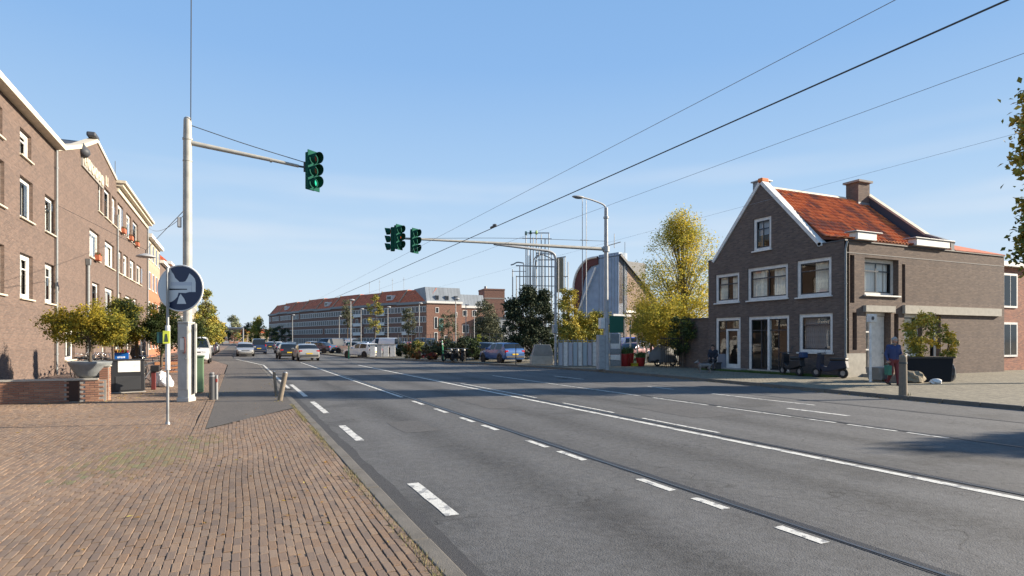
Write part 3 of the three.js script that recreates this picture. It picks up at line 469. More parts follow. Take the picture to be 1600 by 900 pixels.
    all.forEach(t => { const n = vnoise(t.x * 1.1 + 9, (t.z + 20) * 1.3, 999, 5); t.m = n > 0.68 ? (rnd() < 0.6 ? 4 : 3) : rnd() < 0.2 ? 3 : rnd() < 0.1 ? 4 : Math.floor(rnd() * 3); t.rx = t.th + rr(-0.025, 0.025); t.ry = rr(-0.02, 0.02); });
    const sorted = all.slice().sort((p, q) => p.x - q.x), single = new Set(sorted.slice(0, 300)), rest = M.orangeTile.map(() => []);
    for (const t of all) { const o = new THREE.Object3D(); o.position.set(t.x, t.y, t.z); o.rotation.set(t.rx, t.ry, 0); o.updateMatrix(); if (single.has(t)) { const m = new THREE.Mesh(tile, M.orangeTile[t.m]); m.name = 'roof_tile'; m.applyMatrix4(o.matrix); m.castShadow = m.receiveShadow = true; roof.add(m); } else rest[t.m].push(tile.clone().applyMatrix4(o.matrix)); }
    rest.forEach((g, i) => g.length && part(roof, 'roof_tiles', g, M.orangeTile[i], { kind: 'stuff' }));
    const half = clean(new THREE.CylinderGeometry(0.13, 0.13, 0.36, 10, 1, true, 0, Math.PI).rotateZ(Math.PI / 2)); half.rotateX(0);
    for (let x = xa + 0.1; x < xb - 1.5; x += 0.35) { const m = new THREE.Mesh(half, M.cream); m.name = 'ridge_tile'; m.rotation.x = -Math.PI / 2 * 0 + rr(-0.02, 0.02); m.position.set(x + 0.18, yr - 0.02, zr); m.rotation.y = rr(-0.01, 0.01); m.castShadow = m.receiveShadow = true; roof.add(m); }
  }
  const chim = (name, x0, x1, z0, z1, y0, y1, mat) => { const c = part(roof, name, boxAt(x0, y0, z0, x1, y1, z1), mat); return c; };
  { const zc = zr; const a = xOnZ(1336, -22.9) - HX - 0.35, b = a + 0.95; chim('chimney', a, b, zc - 0.3, zc + 0.45, 8.8, 10.55, M.houseBrick); part(roof, 'chimney_cap', boxAt(a - 0.12, 10.55, zc - 0.42, b + 0.12, 10.66, zc + 0.57), M.concrete); part(roof, 'chimney_flashing', boxAt(a - 0.03, 9.15, zc - 0.33, b + 0.03, 9.42, zc + 0.48), M.leadGrey); }
  { const x0 = 0.5; chim('vent_shaft', x0, x0 + 0.62, zr - 1.0, zr - 0.4, 8.6, 10.12, M.leadGrey); part(roof, 'vent_cap', boxAt(x0 - 0.08, 10.12, zr - 1.08, x0 + 0.7, 10.18, zr - 0.32), M.galv); }
  {
    const prof = [[zr - 0.2, 9.62], [zr + 0.15, 10.05], [zb + 0.1, 7.15], [zb + 0.75, 6.85], [ze - 0.05, 6.55], [ze - 0.05, 6.22], [zb - 0.4, 6.4], [HZ0 - HZ1 + 0.3, 6.3], [HZ0 - HZ1 + 0.3, 6.6]];
    const g = new THREE.ExtrudeGeometry(new THREE.Shape(prof.map(q => new THREE.Vector2(-q[0], q[1]))), { depth: 0.3, bevelEnabled: false }); g.rotateY(Math.PI / 2); g.translate(xb, 0, 0);
    part(house, 'party_parapet', g, std(0.05, 0.06, 0.085, 0.7));  // dark navy: the shade on the street side is put into the colour
    const P = prof.slice(1, 5).map(q => V(xb + 0.15, q[1] + 0.03, q[0])); for (let i = 0; i < 3; i++) part(house, 'parapet_coping', bar(P[i].clone(), P[i + 1].clone(), 0.4, 0.09), i ? M.leadGrey : M.cream);
    const beyond = part(house, 'roof', [new THREE.ExtrudeGeometry(new THREE.Shape([[-zr, 7.9], [-ze, 6.24], [-ze, 6.2], [-zr, 6.3], [-(HZ0 - HZ1 + 0.3), 6.25]].map(q => new THREE.Vector2(...q))), { depth: LX - xb - 0.32, bevelEnabled: false }).rotateY(Math.PI / 2).translate(xb + 0.31, 0, 0)], M.redTile);
  }
  // white gutter boxes on the eaves
  for (const [p0, p1, top] of [[1334, 1364, 365], [1426, 1478, 378]]) { const x0 = X(p0), x1 = X(p1); const g = part(house, 'gutter_box', rbox(x1 - x0, 0.34, 0.42, 0.03, (x0 + x1) / 2, 6.40, -0.02), M.white); part(g, 'lid', rbox(x1 - x0 + 0.5, 0.05, 0.6, 0.015, (x0 + x1) / 2 + 0.1, 6.60, -0.06), M.greyPaint); }
  // the next house along the side street
  { const o = V(HX + LX + 0.02, 0, HZ1 - 0.6), n = thing('terraced_house', 'red brick house adjoining the long side wall of the gabled house', 'house', o), q = facade(n, o, 0); q.add('front_wall', boxAt(0, 0, -8, 22, 5.75, 0), M.redBrick); q.add('cornice', boxAt(-0.01, 5.75, -0.4, 22, 6.0, 0.3), M.white); q.add('roof', boxAt(0.02, 5.755, -8, 21.9, 5.85, -0.41), M.darkSlate); for (let k = 0; k < 7; k++) for (const y of [0.8, 3.5]) { const u = 1.7 + k * 3.1, w = q.add('window', boxAt(u - 0.7, y, -0.02, u + 0.7, y + 1.9, 0.06), M.white); part(w, 'pane', boxAt(u - 0.58, y + 0.12, 0, u - 0.04, y + 1.78, 0.07), M.darkGlass); part(w, 'pane', boxAt(u + 0.04, y + 0.12, 0, u + 0.58, y + 1.78, 0.07), M.darkGlass); } }
  // brick annex wall beside the house, with a dark planted corner
  const wl = thing('garden_wall', 'dark brick garden wall adjoining the gabled house beside the big tree', 'wall', [HX, 0, HZ0]);
  const z1 = zOnX(1062, HX + 0.3) - HZ0;
  part(wl, 'wall', boxAt(0.3, 0, z1, 0.6, 2.95, -0.01), M.houseBrick); part(wl, 'coping', boxAt(0.24, 2.95, z1 - 0.05, 0.66, 3.03, -0.02), M.darkSlate);
}

// ------------------------------------------------------------------ terraced brick houses on the near side of the street
{
  const bx = -8, z0 = -17, b = thing('terraced_house', 'brown brick terraced building with stepped gable and cream cornice', 'house', [bx, 0, z0]);
  const f = facade(b, V(bx, 0, z0), Math.PI / 2), U = px => z0 - zOnX(px, bx), E = z => z0 - z;
  const rows = [[9.95, 11.95], [6.75, 8.45], [3.45, 5.3]];
  const px = [[[153, 160.5], [163, 173.5], [175, 182], [184, 193], [197.5, 205.5], [207.5, 216]], [[140, 156], [164, 179], [184.5, 191], [193, 200.5], [203, 211], [213.5, 221]], [[144, 156], [164, 178], [184, 190], [196, 205], [208, 214.5]]];
  const holes = []; px.forEach((r, i) => r.forEach(([l, q]) => holes.push([U(l), rows[i][0], U(q) - 0.12, rows[i][1], i])));
  for (const u of [3, 6.5, 10, 13.5, 17]) for (const i of [1, 2]) holes.push([u, rows[i][0], u + 1.7, rows[i][1], i]);
  for (const u of [3, 6.5, 10, 13.5]) holes.push([u, 9.3, u + 1.5, 10.4, 0]);
  for (const u of [20.5, 25.2, 29.8, 34.2, 39, 44, 47.2]) holes.push([u, u === 29.8 || u === 44 ? 0.1 : 0.7, u + (u === 29.8 ? 1.2 : 2.1), 2.6, 3]);
  f.wall('front_wall', [[0, 0], [E(-68.6), 0], [E(-68.6), 13.0], [E(-52.2), 13.0], [E(-51.8), 13.35], [E(-45.2), 14.15], [E(-40.8), 12.5], [E(-36), 11.0], [0, 11.0]], holes.map(h => h.slice(0, 4)), 0.35, M.brownBrick);
  srand(61);
  holes.forEach((h, k) => windowUnit(f, h.slice(0, 4), { recess: 0.14, cols: h[2] - h[0] > 1.6 ? [rr(0.4, 0.6)] : [], transom: h[4] === 3 ? 0.75 : rnd() < 0.6 ? 0.72 : 0, fw: 0.17, sashMat: rnd() < 0.6 ? M.white : M.sash, curtain: pick(['sides', 'half', 'blind', 'sides']), curtainMat: rnd() < 0.7 ? std(0.7, 0.68, 0.62, 0.9) : M.curtainDark, sillMat: M.cream }));
  part(b, 'back_wall', boxAt(-9, 0, -(E(-68.6)), -8.7, 11, 0), M.brownBrick); part(b, 'end_wall', [boxAt(-8.7, 0, -0.3, -0.36, 11, 0), boxAt(-8.7, 0, -E(-68.6), -0.36, 12.8, -E(-68.6) + 0.3)], M.brownBrick);
  part(b, 'dark_partition', boxAt(-3.1, 0.1, -E(-68.3), -3, 12.2, -0.31), M.room);  // dark back panel added so the windows look into dark rooms
  part(b, 'floor_slab', [0.03, 2.95, 6.2, 9.2].map(y => boxAt(-8.69, y, -E(-68.3), -0.36, y + 0.14, -0.31)), M.room);
  // roofs
  const roofG = (za, zb2, y0, y1) => { const s = new THREE.Shape([[0.3, y0 - 0.1], [0.3, y0], [4.5, y1], [9.1, y0], [9.1, y0 - 0.1]].map(q => new THREE.Vector2(...q))); return new THREE.ExtrudeGeometry(s, { depth: zb2 - za, bevelEnabled: false }).rotateY(-Math.PI / 2).rotateY(Math.PI / 2).rotateY(0); };
  const slab = (ua, ub, y0, y1) => { const s = new THREE.Shape([[-0.37, y0 - 0.1], [-0.37, y0], [-4.5, y1], [-9.1, y0], [-9.1, y0 - 0.1]].map(q => new THREE.Vector2(...q))); return new THREE.ExtrudeGeometry(s, { depth: ub - ua, bevelEnabled: false }).translate(0, 0, -ub); };
  part(b, 'roof', slab(0.05, 19, 11.0, 13.0), M.redTile); part(b, 'roof', slab(35.0, E(-68.5), 13.0, 14.2), M.darkSlate);
  { const s = new THREE.Shape([[E(-36.2), 10.9], [E(-40.8), 12.45], [E(-45.2), 14.1], [E(-51.8), 13.25], [E(-52), 12.9]].map(q => new THREE.Vector2(...q))); f.add('gable_roof', new THREE.ExtrudeGeometry(s, { depth: 8.6, bevelEnabled: false }).translate(0, 0, -8.98), M.darkSlate); }
  const cope = (p, q, w = 0.2) => { const d = V(q[0] - p[0], q[1] - p[1], 0), n = V(-d.y, d.x, 0).normalize(); const s = [[p[0], p[1] - 0.02], [q[0], q[1] - 0.02], [q[0] + n.x * w, q[1] + n.y * w], [p[0] + n.x * w, p[1] + n.y * w]]; return new THREE.ExtrudeGeometry(new THREE.Shape(s.map(v => new THREE.Vector2(...v))), { depth: 0.5, bevelEnabled: false }).translate(0, 0, -0.42); };
  for (const [p, q] of [[[E(-36), 11.0], [E(-40.8), 12.5]], [[E(-40.8), 12.5], [E(-45.2), 14.15]], [[E(-45.2), 14.15], [E(-51.8), 13.35]]]) f.add('gable_coping', cope(p, q), M.cream);
  f.add('roof_cap', rbox(1.2, 0.3, 0.5, 0.1, E(-45.0), 14.42, -0.16), M.darkSlate);
  for (const u of [18.6, 35.0]) f.add('drainpipe', [rod(V(u, 0.05, 0.09), V(u, 10.9, 0.09), 0.055), ...[1, 4, 7, 10].map(y => cyl(0.07, 0.07, 0.07, u, y, 0.09))], M.leadGrey);
  const cor = f.add('cornice', [boxAt(E(-52.0), 13.0, -0.4, E(-69.0), 13.22, 0.42), boxAt(E(-51.9), 13.22, -0.4, E(-69.1), 13.42, 0.6), boxAt(E(-52.1), 12.62, 0.002, E(-68.6), 13.0, 0.12)], M.cream);
  f.add('cornice', boxAt(0, 11.0, -0.4, E(-35.9), 11.25, 0.4), M.cream);
  // carved stone band in the gable: raised worn letters on a tilted panel
  { const y = 12.0, u0 = E(-41.0), u1 = E(-46.8); const p = f.add('stone_panel', boxAt(u0, y - 0.42, -0.02, u1, y + 0.36, 0.09), M.concrete); const n = 6; for (let i = 0; i < n; i++) { const u = u0 + (u1 - u0) * (i + 0.6) / (n + 0.2); part(p, 'carving', [new THREE.TorusGeometry(0.24, 0.06, 8, 18, i % 2 ? 6.28 : 4.4).rotateZ(i * 1.3).scale(1, 1.15, 1).translate(u, y, 0.11), boxAt(u + 0.3, y - 0.28, 0.08, u + 0.37, y + 0.28, 0.14)], M.cream); } f.add('carved_finial', lathe([[0.0, 0.7], [0.12, 0.5], [0.3, 0.3], [0.34, 0.1], [0.2, -0.1], [0, -0.1]], 12).translate(u0 + 0.1, y + 0.2, 0.1), M.darkSlate); }
  f.add('gable_anchor', [boxAt(E(-47.9), 12.1, 0.0, E(-48.05), 12.75, 0.06), boxAt(E(-48.45), 12.1, 0.0, E(-48.6), 12.75, 0.06), boxAt(E(-48.05), 12.1, 0.001, E(-48.45), 12.22, 0.058)], M.cream);
  f.add('drainpipe', [rod(V(U(134), 0.05, 0.12), V(U(134), 6.2, 0.12), 0.09), prism([[U(134) - 0.22, 6.45], [U(134) + 0.22, 6.45], [U(134) + 0.1, 6.1], [U(134) - 0.1, 6.1]], 0.22).translate(0, 0, 0.24)], M.leadGrey);
  f.add('drainpipe', rod(V(E(-68.3), 0.05, 0.1), V(E(-68.3), 12.7, 0.1), 0.06), M.leadGrey);
  f.add('roof_aerial', rod(V(E(-52.8), 13.4, -0.2), V(E(-52.8), 15.0, -0.2), 0.02), M.darkMetal);
  for (const [p, y] of [[186, 9.86], [198, 9.86], [208, 9.86], [145, 6.66]]) { const fb = thing('flower_box', y > 9 ? 'terracotta flower box hanging below a top floor window' : 'terracotta flower box on the broad second floor sill', 'flower box', V(bx + 0.17, y, zOnX(p + 3, bx)), Math.PI / 2, y > 9 ? 'window flower boxes' : undefined); part(fb, 'trough', prism([[-0.45, 0.3], [0.45, 0.3], [0.38, 0], [-0.38, 0]], 0.22, 0.01).translate(0, 0.0, 0.13), std(0.42, 0.12, 0.06, 0.8)); part(fb, 'plants', blades(240, () => V(rr(-0.42, 0.42), 0.28, rr(-0.08, 0.12)), 0.2, 0.02, [[0.05, 0.09, 0.03], [0.3, 0.04, 0.04], [0.08, 0.12, 0.03]]), grassMat); }

  // the row goes on down the street
  const row = [[-68.7, -79.4, 11.9, M.orangeStucco, M.creamStucco, 'terracotta coloured terraced house with cream upper storey'], [-79.5, -88, 10.6, M.brownBrick, null, 'narrow brick terraced house under a steep dark slate roof', 4], [-88.1, -101, 11.5, M.redBrick, null, 'red brick terraced house past the slate roofed one'], [-101.1, -118, 12.2, M.brownBrick, null, 'tall brown brick terraced house before the end of the row'], [-118.1, -150, 11.2, M.creamStucco, null, 'long cream rendered house at the end of the row']];
  row.forEach(([za, zb2, h, m1, m2, label, steep], i) => {
    const g = thing('terraced_house', label, 'house', [bx, 0, za]), q = facade(g, V(bx, 0, za), Math.PI / 2), L = za - zb2, n = Math.round(L / 2.4);
    q.add('front_wall', boxAt(0, 0, -9, L, m2 ? 8.6 : h, 0), m1); if (m2) q.add('upper_wall', boxAt(0, 8.6, -9, L, h, -0.004), m2);
    q.add('cornice', boxAt(-0.02, h, -0.3, L + 0.02, h + 0.35, 0.4), M.white);
    q.add('roof', new THREE.ExtrudeGeometry(new THREE.Shape([[-0.3, h + 0.3], [-2.4, h + (steep || 2.2)], [-9, h + (steep || 2.2)], [-9, h + 0.01], [-0.3, h + 0.01]].map(v => new THREE.Vector2(...v))), { depth: L - 0.04, bevelEnabled: false }).rotateY(-Math.PI / 2).translate(L - 0.02, 0, 0).rotateY(0), steep ? M.darkSlate : M.redTile);
    srand(900 + i);
    for (let fl = 0; fl < 4; fl++) for (let k = 0; k < n; k++) { if (fl * 3 + 3.2 > h + 0.6) continue; const u = (k + 0.5) * L / n, y = fl * 3 + 0.8, w = q.add('window', [boxAt(u - 0.6, y, -0.02, u + 0.6, y + 1.8, 0.06)], M.white); part(w, 'pane', boxAt(u - 0.5, y + 0.1, 0.0, u - 0.03, y + 1.7, 0.068), M.darkGlass); part(w, 'pane', boxAt(u + 0.03, y + 0.1, 0.0, u + 0.5, y + 1.7, 0.068), M.darkGlass); }
  });
}

// ------------------------------------------------------------------ the long curved terrace across the square, one house after another
{
  const A = V(51.5, 0, -174), B = V(13.2, 0, -293), bow = V(-3.5, 0, 2), n = 9, H = 12.7, pts = [];
  for (let i = 0; i <= n; i++) { const t = i / n; pts.push(A.clone().lerp(B, t).addScaledVector(bow, 4 * t * (1 - t))); }
  const win = (q, u, y, w, h, cols) => { const m = q.add('window', boxAt(u - w / 2, y, -0.02, u + w / 2, y + h, 0.07), M.white); for (let c = 0; c < cols; c++) { const a = u - w / 2 + 0.17 + c * (w - 0.17) / cols, b = a + (w - 0.17) / cols - 0.17; part(m, 'pane', boxAt(a, y + 0.15, 0, b, y + h - 0.15, 0.08), M.farGlass); } return m; };
  for (let i = 0; i < n; i++) {
    const p = pts[i], e = pts[i + 1], L = p.distanceTo(e) - 0.02, th = Math.atan2(p.x - e.x, p.z - e.z) - Math.PI / 2, dark = i > 1;      // local x runs from the far end e to the near end p
    const look = ['reddish brick house with white windows at the near end of the long terrace', 'brick house with white balconies beside the end house of the long terrace'][i] || 'brick house, ' + ['third', 'fourth', 'fifth', 'sixth', 'seventh', 'eighth', 'ninth'][i - 2] + ' of the long terrace from the red brick block';
    const g = thing('row_house', i === n - 1 ? 'brick house at the far end of the long terrace' : look, 'house', e, 0, 'houses of the long terrace'), q = facade(g, e, th);
    const mat = M.terraceBrick, up = (i % 2) * 0.25;
    q.add('front_wall', boxAt(0, 0, -10, L, H + up, 0), mat);
    q.add('cornice', boxAt(0, H + up, -0.4, L, H + 0.75 + up, 0.45), M.leadGrey);
    q.add('roof', [new THREE.ExtrudeGeometry(new THREE.Shape([[0.3, H + up + 0.6], [3.9, H + up + 4.9], [10, H + up + 4.9], [10, H + up + 0.1], [0.3, H + up + 0.1]].map(v => new THREE.Vector2(...v))), { depth: L, bevelEnabled: false }).rotateY(Math.PI / 2)], M.redTile);
    q.add('party_coping', bar(V(0.1, H + up + 0.75, -0.35), V(0.1, H + up + 5.05, -3.9), 0.35, 0.3), M.creamStucco);
    if (i % 3 === 1) { const d = q.add('dormer', boxAt(L * 0.5, H + up + 1.6, -2.6, L * 0.5 + 2.6, H + up + 3.2, -0.7), M.white); part(d, 'pane', boxAt(L * 0.5 + 0.2, H + up + 1.9, -1, L * 0.5 + 2.4, H + up + 2.9, -0.69), M.darkGlass); }
    if (i === 1 || i === 2) for (const k of [0.3, 0.75]) q.add('roof_aerial', [rod(V(L * k, H + 5, -5), V(L * k, H + 9.5, -5), 0.05), rod(V(L * k - 0.6, H + 8.8, -5), V(L * k + 0.6, H + 8.8, -5), 0.03)], M.galv);
    srand(1000 + i); const cols = Math.round(L / 1.75);
    for (let fl = 0; fl < 4; fl++) for (let k = 0; k < cols; k++) {
      const u = (k + 0.5) * L / cols, y = fl * 3.05 + (fl ? 1.05 : 0.5); if (rnd() < 0.06) continue;
      win(q, u, y, 1.5, fl ? 1.85 : 2.1, 2);
    }
    if (i < 3) for (let fl = 1; fl < 4; fl++) { const y = fl * 3.05 + 0.35; const bal = q.add('balcony', [boxAt(L * 0.25, y, 0.01, L * 0.6, y + 0.16, 1.2), boxAt(L * 0.25, y + 0.16, 1.1, L * 0.6, y + 1.05, 1.16)], M.white); }
  }
  // the end of the block turns the corner: sunlit red brick under a grey sheet roof
  const g = thing('corner_block', 'sunlit red brick block under a grey sheet metal roof', 'building', A), th = 0.06, q = facade(g, A.clone(), th);
  const L = 20;
  q.add('front_wall', boxAt(0.05, 0, -12, 11.4, H + 0.2, 0), M.terraceBrick); q.add('front_wall', boxAt(11.42, 0, -12, L, H - 0.9, -1.2), M.terraceBrick);
  q.add('cornice', boxAt(0, H + 0.2, -12, 11.6, H + 0.85, 0.4), M.white); q.add('cornice', boxAt(11.62, H - 0.9, -12, L + 0.2, H - 0.2, -0.8), M.white);
  const mans = (x0, x1, y0, y1, z) => new THREE.ExtrudeGeometry(new THREE.Shape([[0.1 - z, y0], [1.6 - z, y1], [11.5, y1], [11.5, y0]].map(v => new THREE.Vector2(...v))), { depth: x1 - x0, bevelEnabled: false }).rotateY(Math.PI / 2).translate(x0, 0, 0);
  q.add('sheet_roof', mans(0.1, 11.4, H + 0.86, H + 5.15, 0), M.slate); q.add('sheet_roof', mans(11.45, L, H - 0.2, H + 3.4, -1.3), M.slate);
  for (const u of [3, 6.2, 9.2]) { const d = q.add('dormer', boxAt(u, H + 1.2, -1.6, u + 1.0, H + 2.6, -0.15), M.darkSlate); part(d, 'pane', boxAt(u + 0.15, H + 1.4, -0.5, u + 0.85, H + 2.4, -0.14), M.darkGlass); }
  for (const [u, y, w, h] of [[3.4, 10.0, 1.1, 1.7], [3.0, 5.2, 1.1, 3.6], [3.0, 1.0, 1.1, 3.2], [9.6, 8.8, 0.7, 1.6], [6.3, 1.0, 1.4, 2.2], [13.0, 9.2, 1.5, 1.9], [16.2, 9.2, 1.5, 1.9], [13.2, 4.0, 2.3, 2.6], [17, 4, 2, 2.6], [13, 0.6, 2.2, 2.4]]) { const zz = u > 11.5 ? -1.2 : 0, m = q.add('window', boxAt(u - w / 2, y, zz - 0.02, u + w / 2, y + h, zz + 0.08), M.white); part(m, 'pane', boxAt(u - w / 2 + 0.14, y + 0.14, zz, u + w / 2 - 0.14, y + h - 0.14, zz + 0.09), M.darkGlass); }
  q.add('green_shutter', boxAt(4.0, 4.6, 0.0, 5.4, 8.4, 0.09), std(0.05, 0.16, 0.15, 0.7));
  const t = atDepth(757, 205), w = atDepth(790, 205).distanceTo(t), tw = thing('brick_tower', 'plain red brick stair tower rising behind the corner block', 'tower', t), f2 = facade(tw, t, -0.12), top = heightAt(453, 205);
  f2.add('shaft', boxAt(0, 0, -8, w, top, 0), M.terraceBrick); f2.add('parapet', boxAt(-0.1, top, -8.1, w + 0.1, top + 0.5, 0.1), M.terraceBrick); f2.add('roof_vent', cyl(0.5, 0.5, 1.0, 1.2, top + 0.5, -3), M.galv); f2.add('band', boxAt(-0.04, top - 3, -0.1, w + 0.04, top - 2.6, 0.06), M.concrete);
  const lo = atDepth(790, 190), sb = thing('grey_shed', 'low grey building with white windows beneath the brick tower', 'building', lo), f3 = facade(sb, lo, -0.1); f3.add('wall', boxAt(-8, 0, -8, 14, 8.6, 0), M.greyPaint); f3.add('roof', boxAt(-8.2, 8.6, -8.2, 14.2, 9.1, 0.2), M.darkSlate); for (let k = 0; k < 7; k++) for (const y of [1, 4.6]) { const u = -6.5 + k * 3; const m = f3.add('window', boxAt(u - 0.9, y, -0.02, u + 0.9, y + 2.2, 0.08), M.white); part(m, 'pane', boxAt(u - 0.75, y + 0.15, 0, u + 0.75, y + 2.05, 0.09), M.darkGlass); }
}

// ------------------------------------------------------------------ the hall with the blue clad end wall and brick lean-to
{
  const D = 75, c = atDepth(967, D), g = thing('gabled_hall', 'hall with pale blue clad wall, curved dark red verge and brick side', 'building', c), top = heightAt(397, D);
  const blue = std(0.30, 0.40, 0.53, 0.6, { map: per(softNoise, 2.5) }), maroon = std(0.09, 0.022, 0.02, 0.7);
  const nb = Math.atan2(0.25, 0.97);                     // brick face looks along (0.25, 0, 0.97)
  const f = facade(g, c, nb);
  const S = 4.6, drop = heightAt(443, 77);
  f.add('brick_wall', new THREE.ExtrudeGeometry(new THREE.Shape([[0.02, 0], [9, 0], [9, 5.2], [S, drop], [0.02, top - 0.2]].map(v => new THREE.Vector2(...v))), { depth: 3.4, bevelEnabled: false }).translate(0, 0, -3.4), M.tanBrick);
  for (const [p, q] of [[[0.02, top - 0.18], [S, drop + 0.02]], [[S, drop + 0.02], [9.3, 5.0]]]) f.add('roof_edge', bar(V(p[0], p[1] + 0.1, -1.6), V(q[0], q[1] + 0.1, -1.6), 0.3, 3.9), M.darkSlate);
  f.add('drainpipe', rod(V(1.0, 0, 0.08), V(1.0, top - 0.9, 0.08), 0.045), M.leadGrey); f.add('roof_aerial', rod(V(1.0, top - 0.4, 0.12), V(1.0, top + 1.6, 0.12), 0.03), M.darkMetal);
  const s = facade(g, c, nb - Math.PI / 2);              // blue face, viewer's right end at the corner
  s.add('clad_wall', boxAt(-3.4, 0, -1.6, 0, top + 0.25, 0.02), blue); for (let k = 0; k < 7; k++) s.add('cladding_seam', boxAt(-3.3 + k * 0.52, 4.4, 0.02, -3.27 + k * 0.52, top + 0.2, 0.045), M.leadGrey);
  const Yh = py => heightAt(py, 79), outer = [[-3.42, Yh(404)], [-4.4, Yh(404)], [-5.4, Yh(406)], [-6.4, Yh(414)], [-7.2, Yh(425)], [-7.7, Yh(440)], [-7.8, Yh(455)], [-7.8, 0]], inner = [[-3.42, Yh(415)], [-4.7, Yh(417)], [-5.5, Yh(425)], [-5.95, Yh(438)], [-6.2, Yh(452)], [-6.7, Yh(470)], [-7.0, Yh(490)], [-7.0, 0]];
  s.add('curved_wall', prism([...inner.slice().map(p => p), [-3.42, 0]], 1.4), blue);
  s.add('curved_verge', prism([...outer, ...inner.slice().reverse()], 0.9).translate(0, 0, 0.16), maroon);
  s.add('verge_trim', tube(outer.slice(0, 7).map(p => V(p[0], p[1], 0.2)), 0.16, 30, 8), M.white);
  s.add('roof_strut', bar(V(-3.6, Yh(420), 0.35), V(-8.6, Yh(525), 0.35), 0.22, 0.14), M.white);
  const low = s.add('side_wall', boxAt(-7.78, 0, -9, -7.02, Yh(455), -0.92), M.tanBrick); s.add('curved_roof', prism([...outer.slice(0, 7).map(p => [p[0], p[1] - 0.05]), [-7.7, 4], [-3.42, 4]], 8).translate(0, 0, -1.5), M.darkSlate);
  f.add('window', boxAt(1.2, 5.2, 0.0, 3.4, 5.5, 0.2), M.white);
  f.add('canopy', boxAt(-1.8, 4.7, 0.0, 1.6, 4.95, 0.7), M.greyPaint);
}

// the far end of the street: sign bridge, canopy and low houses closing the view
{
  const d = 190, o = atDepth(333, d, -0.04), t = thing('sign_bridge', 'distant steel bridge spanning the street between the trees', 'bridge', o), e = atDepth(380, d, -0.04).sub(o), h = heightAt(513, d); part(t, 'beam', bar(V(0, h, 0), e.clone().add(V(0, h, 0)), 0.5, 0.6), M.galv); part(t, 'leg', cyl(0.2, 0.2, h), M.galv); part(t, 'leg', cyl(0.2, 0.2, h, e.x, 0, e.z), M.galv); part(t, 'sign_panel', bar(e.clone().multiplyScalar(0.1).add(V(0, h - 1.2, 0.3)), e.clone().multiplyScalar(0.4).add(V(0, h - 1.2, 0.3)), 1.8, 0.1), M.leadGrey);
  const c = atDepth(412, 230, -0.04), cn = thing('station_canopy', 'flat white canopy at the far corner of the long terrace', 'canopy', c), y = heightAt(518, 230); part(cn, 'roof', boxAt(0, y, -3, 7, y + 0.35, 3), M.white); for (const x of [1, 6]) part(cn, 'column', cyl(0.15, 0.15, y, x, 0, 0), M.galv);
  for (const [px, dd, w, h, m, r, lab] of [[352, 390, 26, 5.5, M.redBrick, M.redTile, 'low red brick house closing the far end of the street'], [385, 420, 34, 7, M.creamStucco, M.redTile, 'pale low building far beyond the sign bridge'], [330, 360, 20, 9, M.leadGrey, M.darkSlate, 'grey flat building far down the street behind the trees']]) { const q = atDepth(px, dd, -0.05), b = thing('distant_house', lab, 'house', q), f = facade(b, q, 0.1); f.add('wall', boxAt(-w / 2, 0, -10, w / 2, h, 0), m); f.add('roof', prism([[-w / 2 - 0.4, 0], [w / 2 + 0.4, 0], [w / 2 - 3, 2.6], [-w / 2 + 3, 2.6]], 10).translate(0, h + 0.01, 0.2), r); for (let k = 0; k < w / 3 - 1; k++) { const u = -w / 2 + 2 + k * 3; const wn = f.add('window', boxAt(u - 0.8, 1.2, -0.02, u + 0.8, 3.2, 0.08), M.white); part(wn, 'pane', boxAt(u - 0.65, 1.35, 0, u + 0.65, 3.05, 0.09), M.darkGlass); } }
}

// ================================================================== TREES AND SHRUBS
function leafMat(trans) { return new THREE.MeshPhysicalMaterial({ vertexColors: true, roughness: 0.85, side: THREE.DoubleSide, transmission: trans, thickness: 0, specularIntensity: 0.2 }); }
const leafStuff = new THREE.MeshStandardMaterial({ vertexColors: true, roughness: 0.8, side: THREE.DoubleSide });
function leafCloud(clumps, n, size, cols, flat = 0.6) {
  const pos = new Float32Array(n * 12 * 1.5 | 0), col = new Float32Array(n * 18), P = new Float32Array(n * 18); let o = 0;
  const a = V(0, 0, 0), b = V(0, 0, 0), nrm = V(0, 0, 0), total = clumps.reduce((s, c) => s + c.w, 0); let k = 0, acc = clumps[0].w;
  for (let i = 0; i < n; i++) {
    while ((i + 0.5) / n * total > acc && k < clumps.length - 1) { k++; acc += clumps[k].w; }
    const c = clumps[k], x = c.p.x + gauss() * c.r, y = c.p.y + gauss() * c.r * 0.8, z = c.p.z + gauss() * c.r, s = size * rr(0.6, 1.3);
    nrm.set(gauss(), gauss() + flat, gauss()).normalize(); a.set(rnd() - 0.5, rnd() - 0.5, rnd() - 0.5).cross(nrm).normalize().multiplyScalar(s); b.copy(a).cross(nrm).multiplyScalar(0.62);
    const t = rr(0.75, 1.25), base = cols[(c.tone + (rnd() < 0.3 ? Math.floor(rnd() * cols.length) : 0)) % cols.length], bend = nrm.multiplyScalar(s * 0.25);
    P.set([x - a.x, y - a.y, z - a.z, x + b.x + bend.x, y + b.y + bend.y, z + b.z + bend.z, x + a.x, y + a.y, z + a.z, x - a.x, y - a.y, z - a.z, x + a.x, y + a.y, z + a.z, x - b.x + bend.x, y - b.y + bend.y, z - b.z + bend.z], o);
    for (let q = 0; q < 6; q++) col.set([base[0] * t, base[1] * t, base[2] * t], o + q * 3); o += 18;
  }
  const g = new THREE.BufferGeometry(); g.setAttribute('position', new THREE.BufferAttribute(P, 3)); g.setAttribute('color', new THREE.BufferAttribute(col, 3)); g.computeVertexNormals(); return g;
}
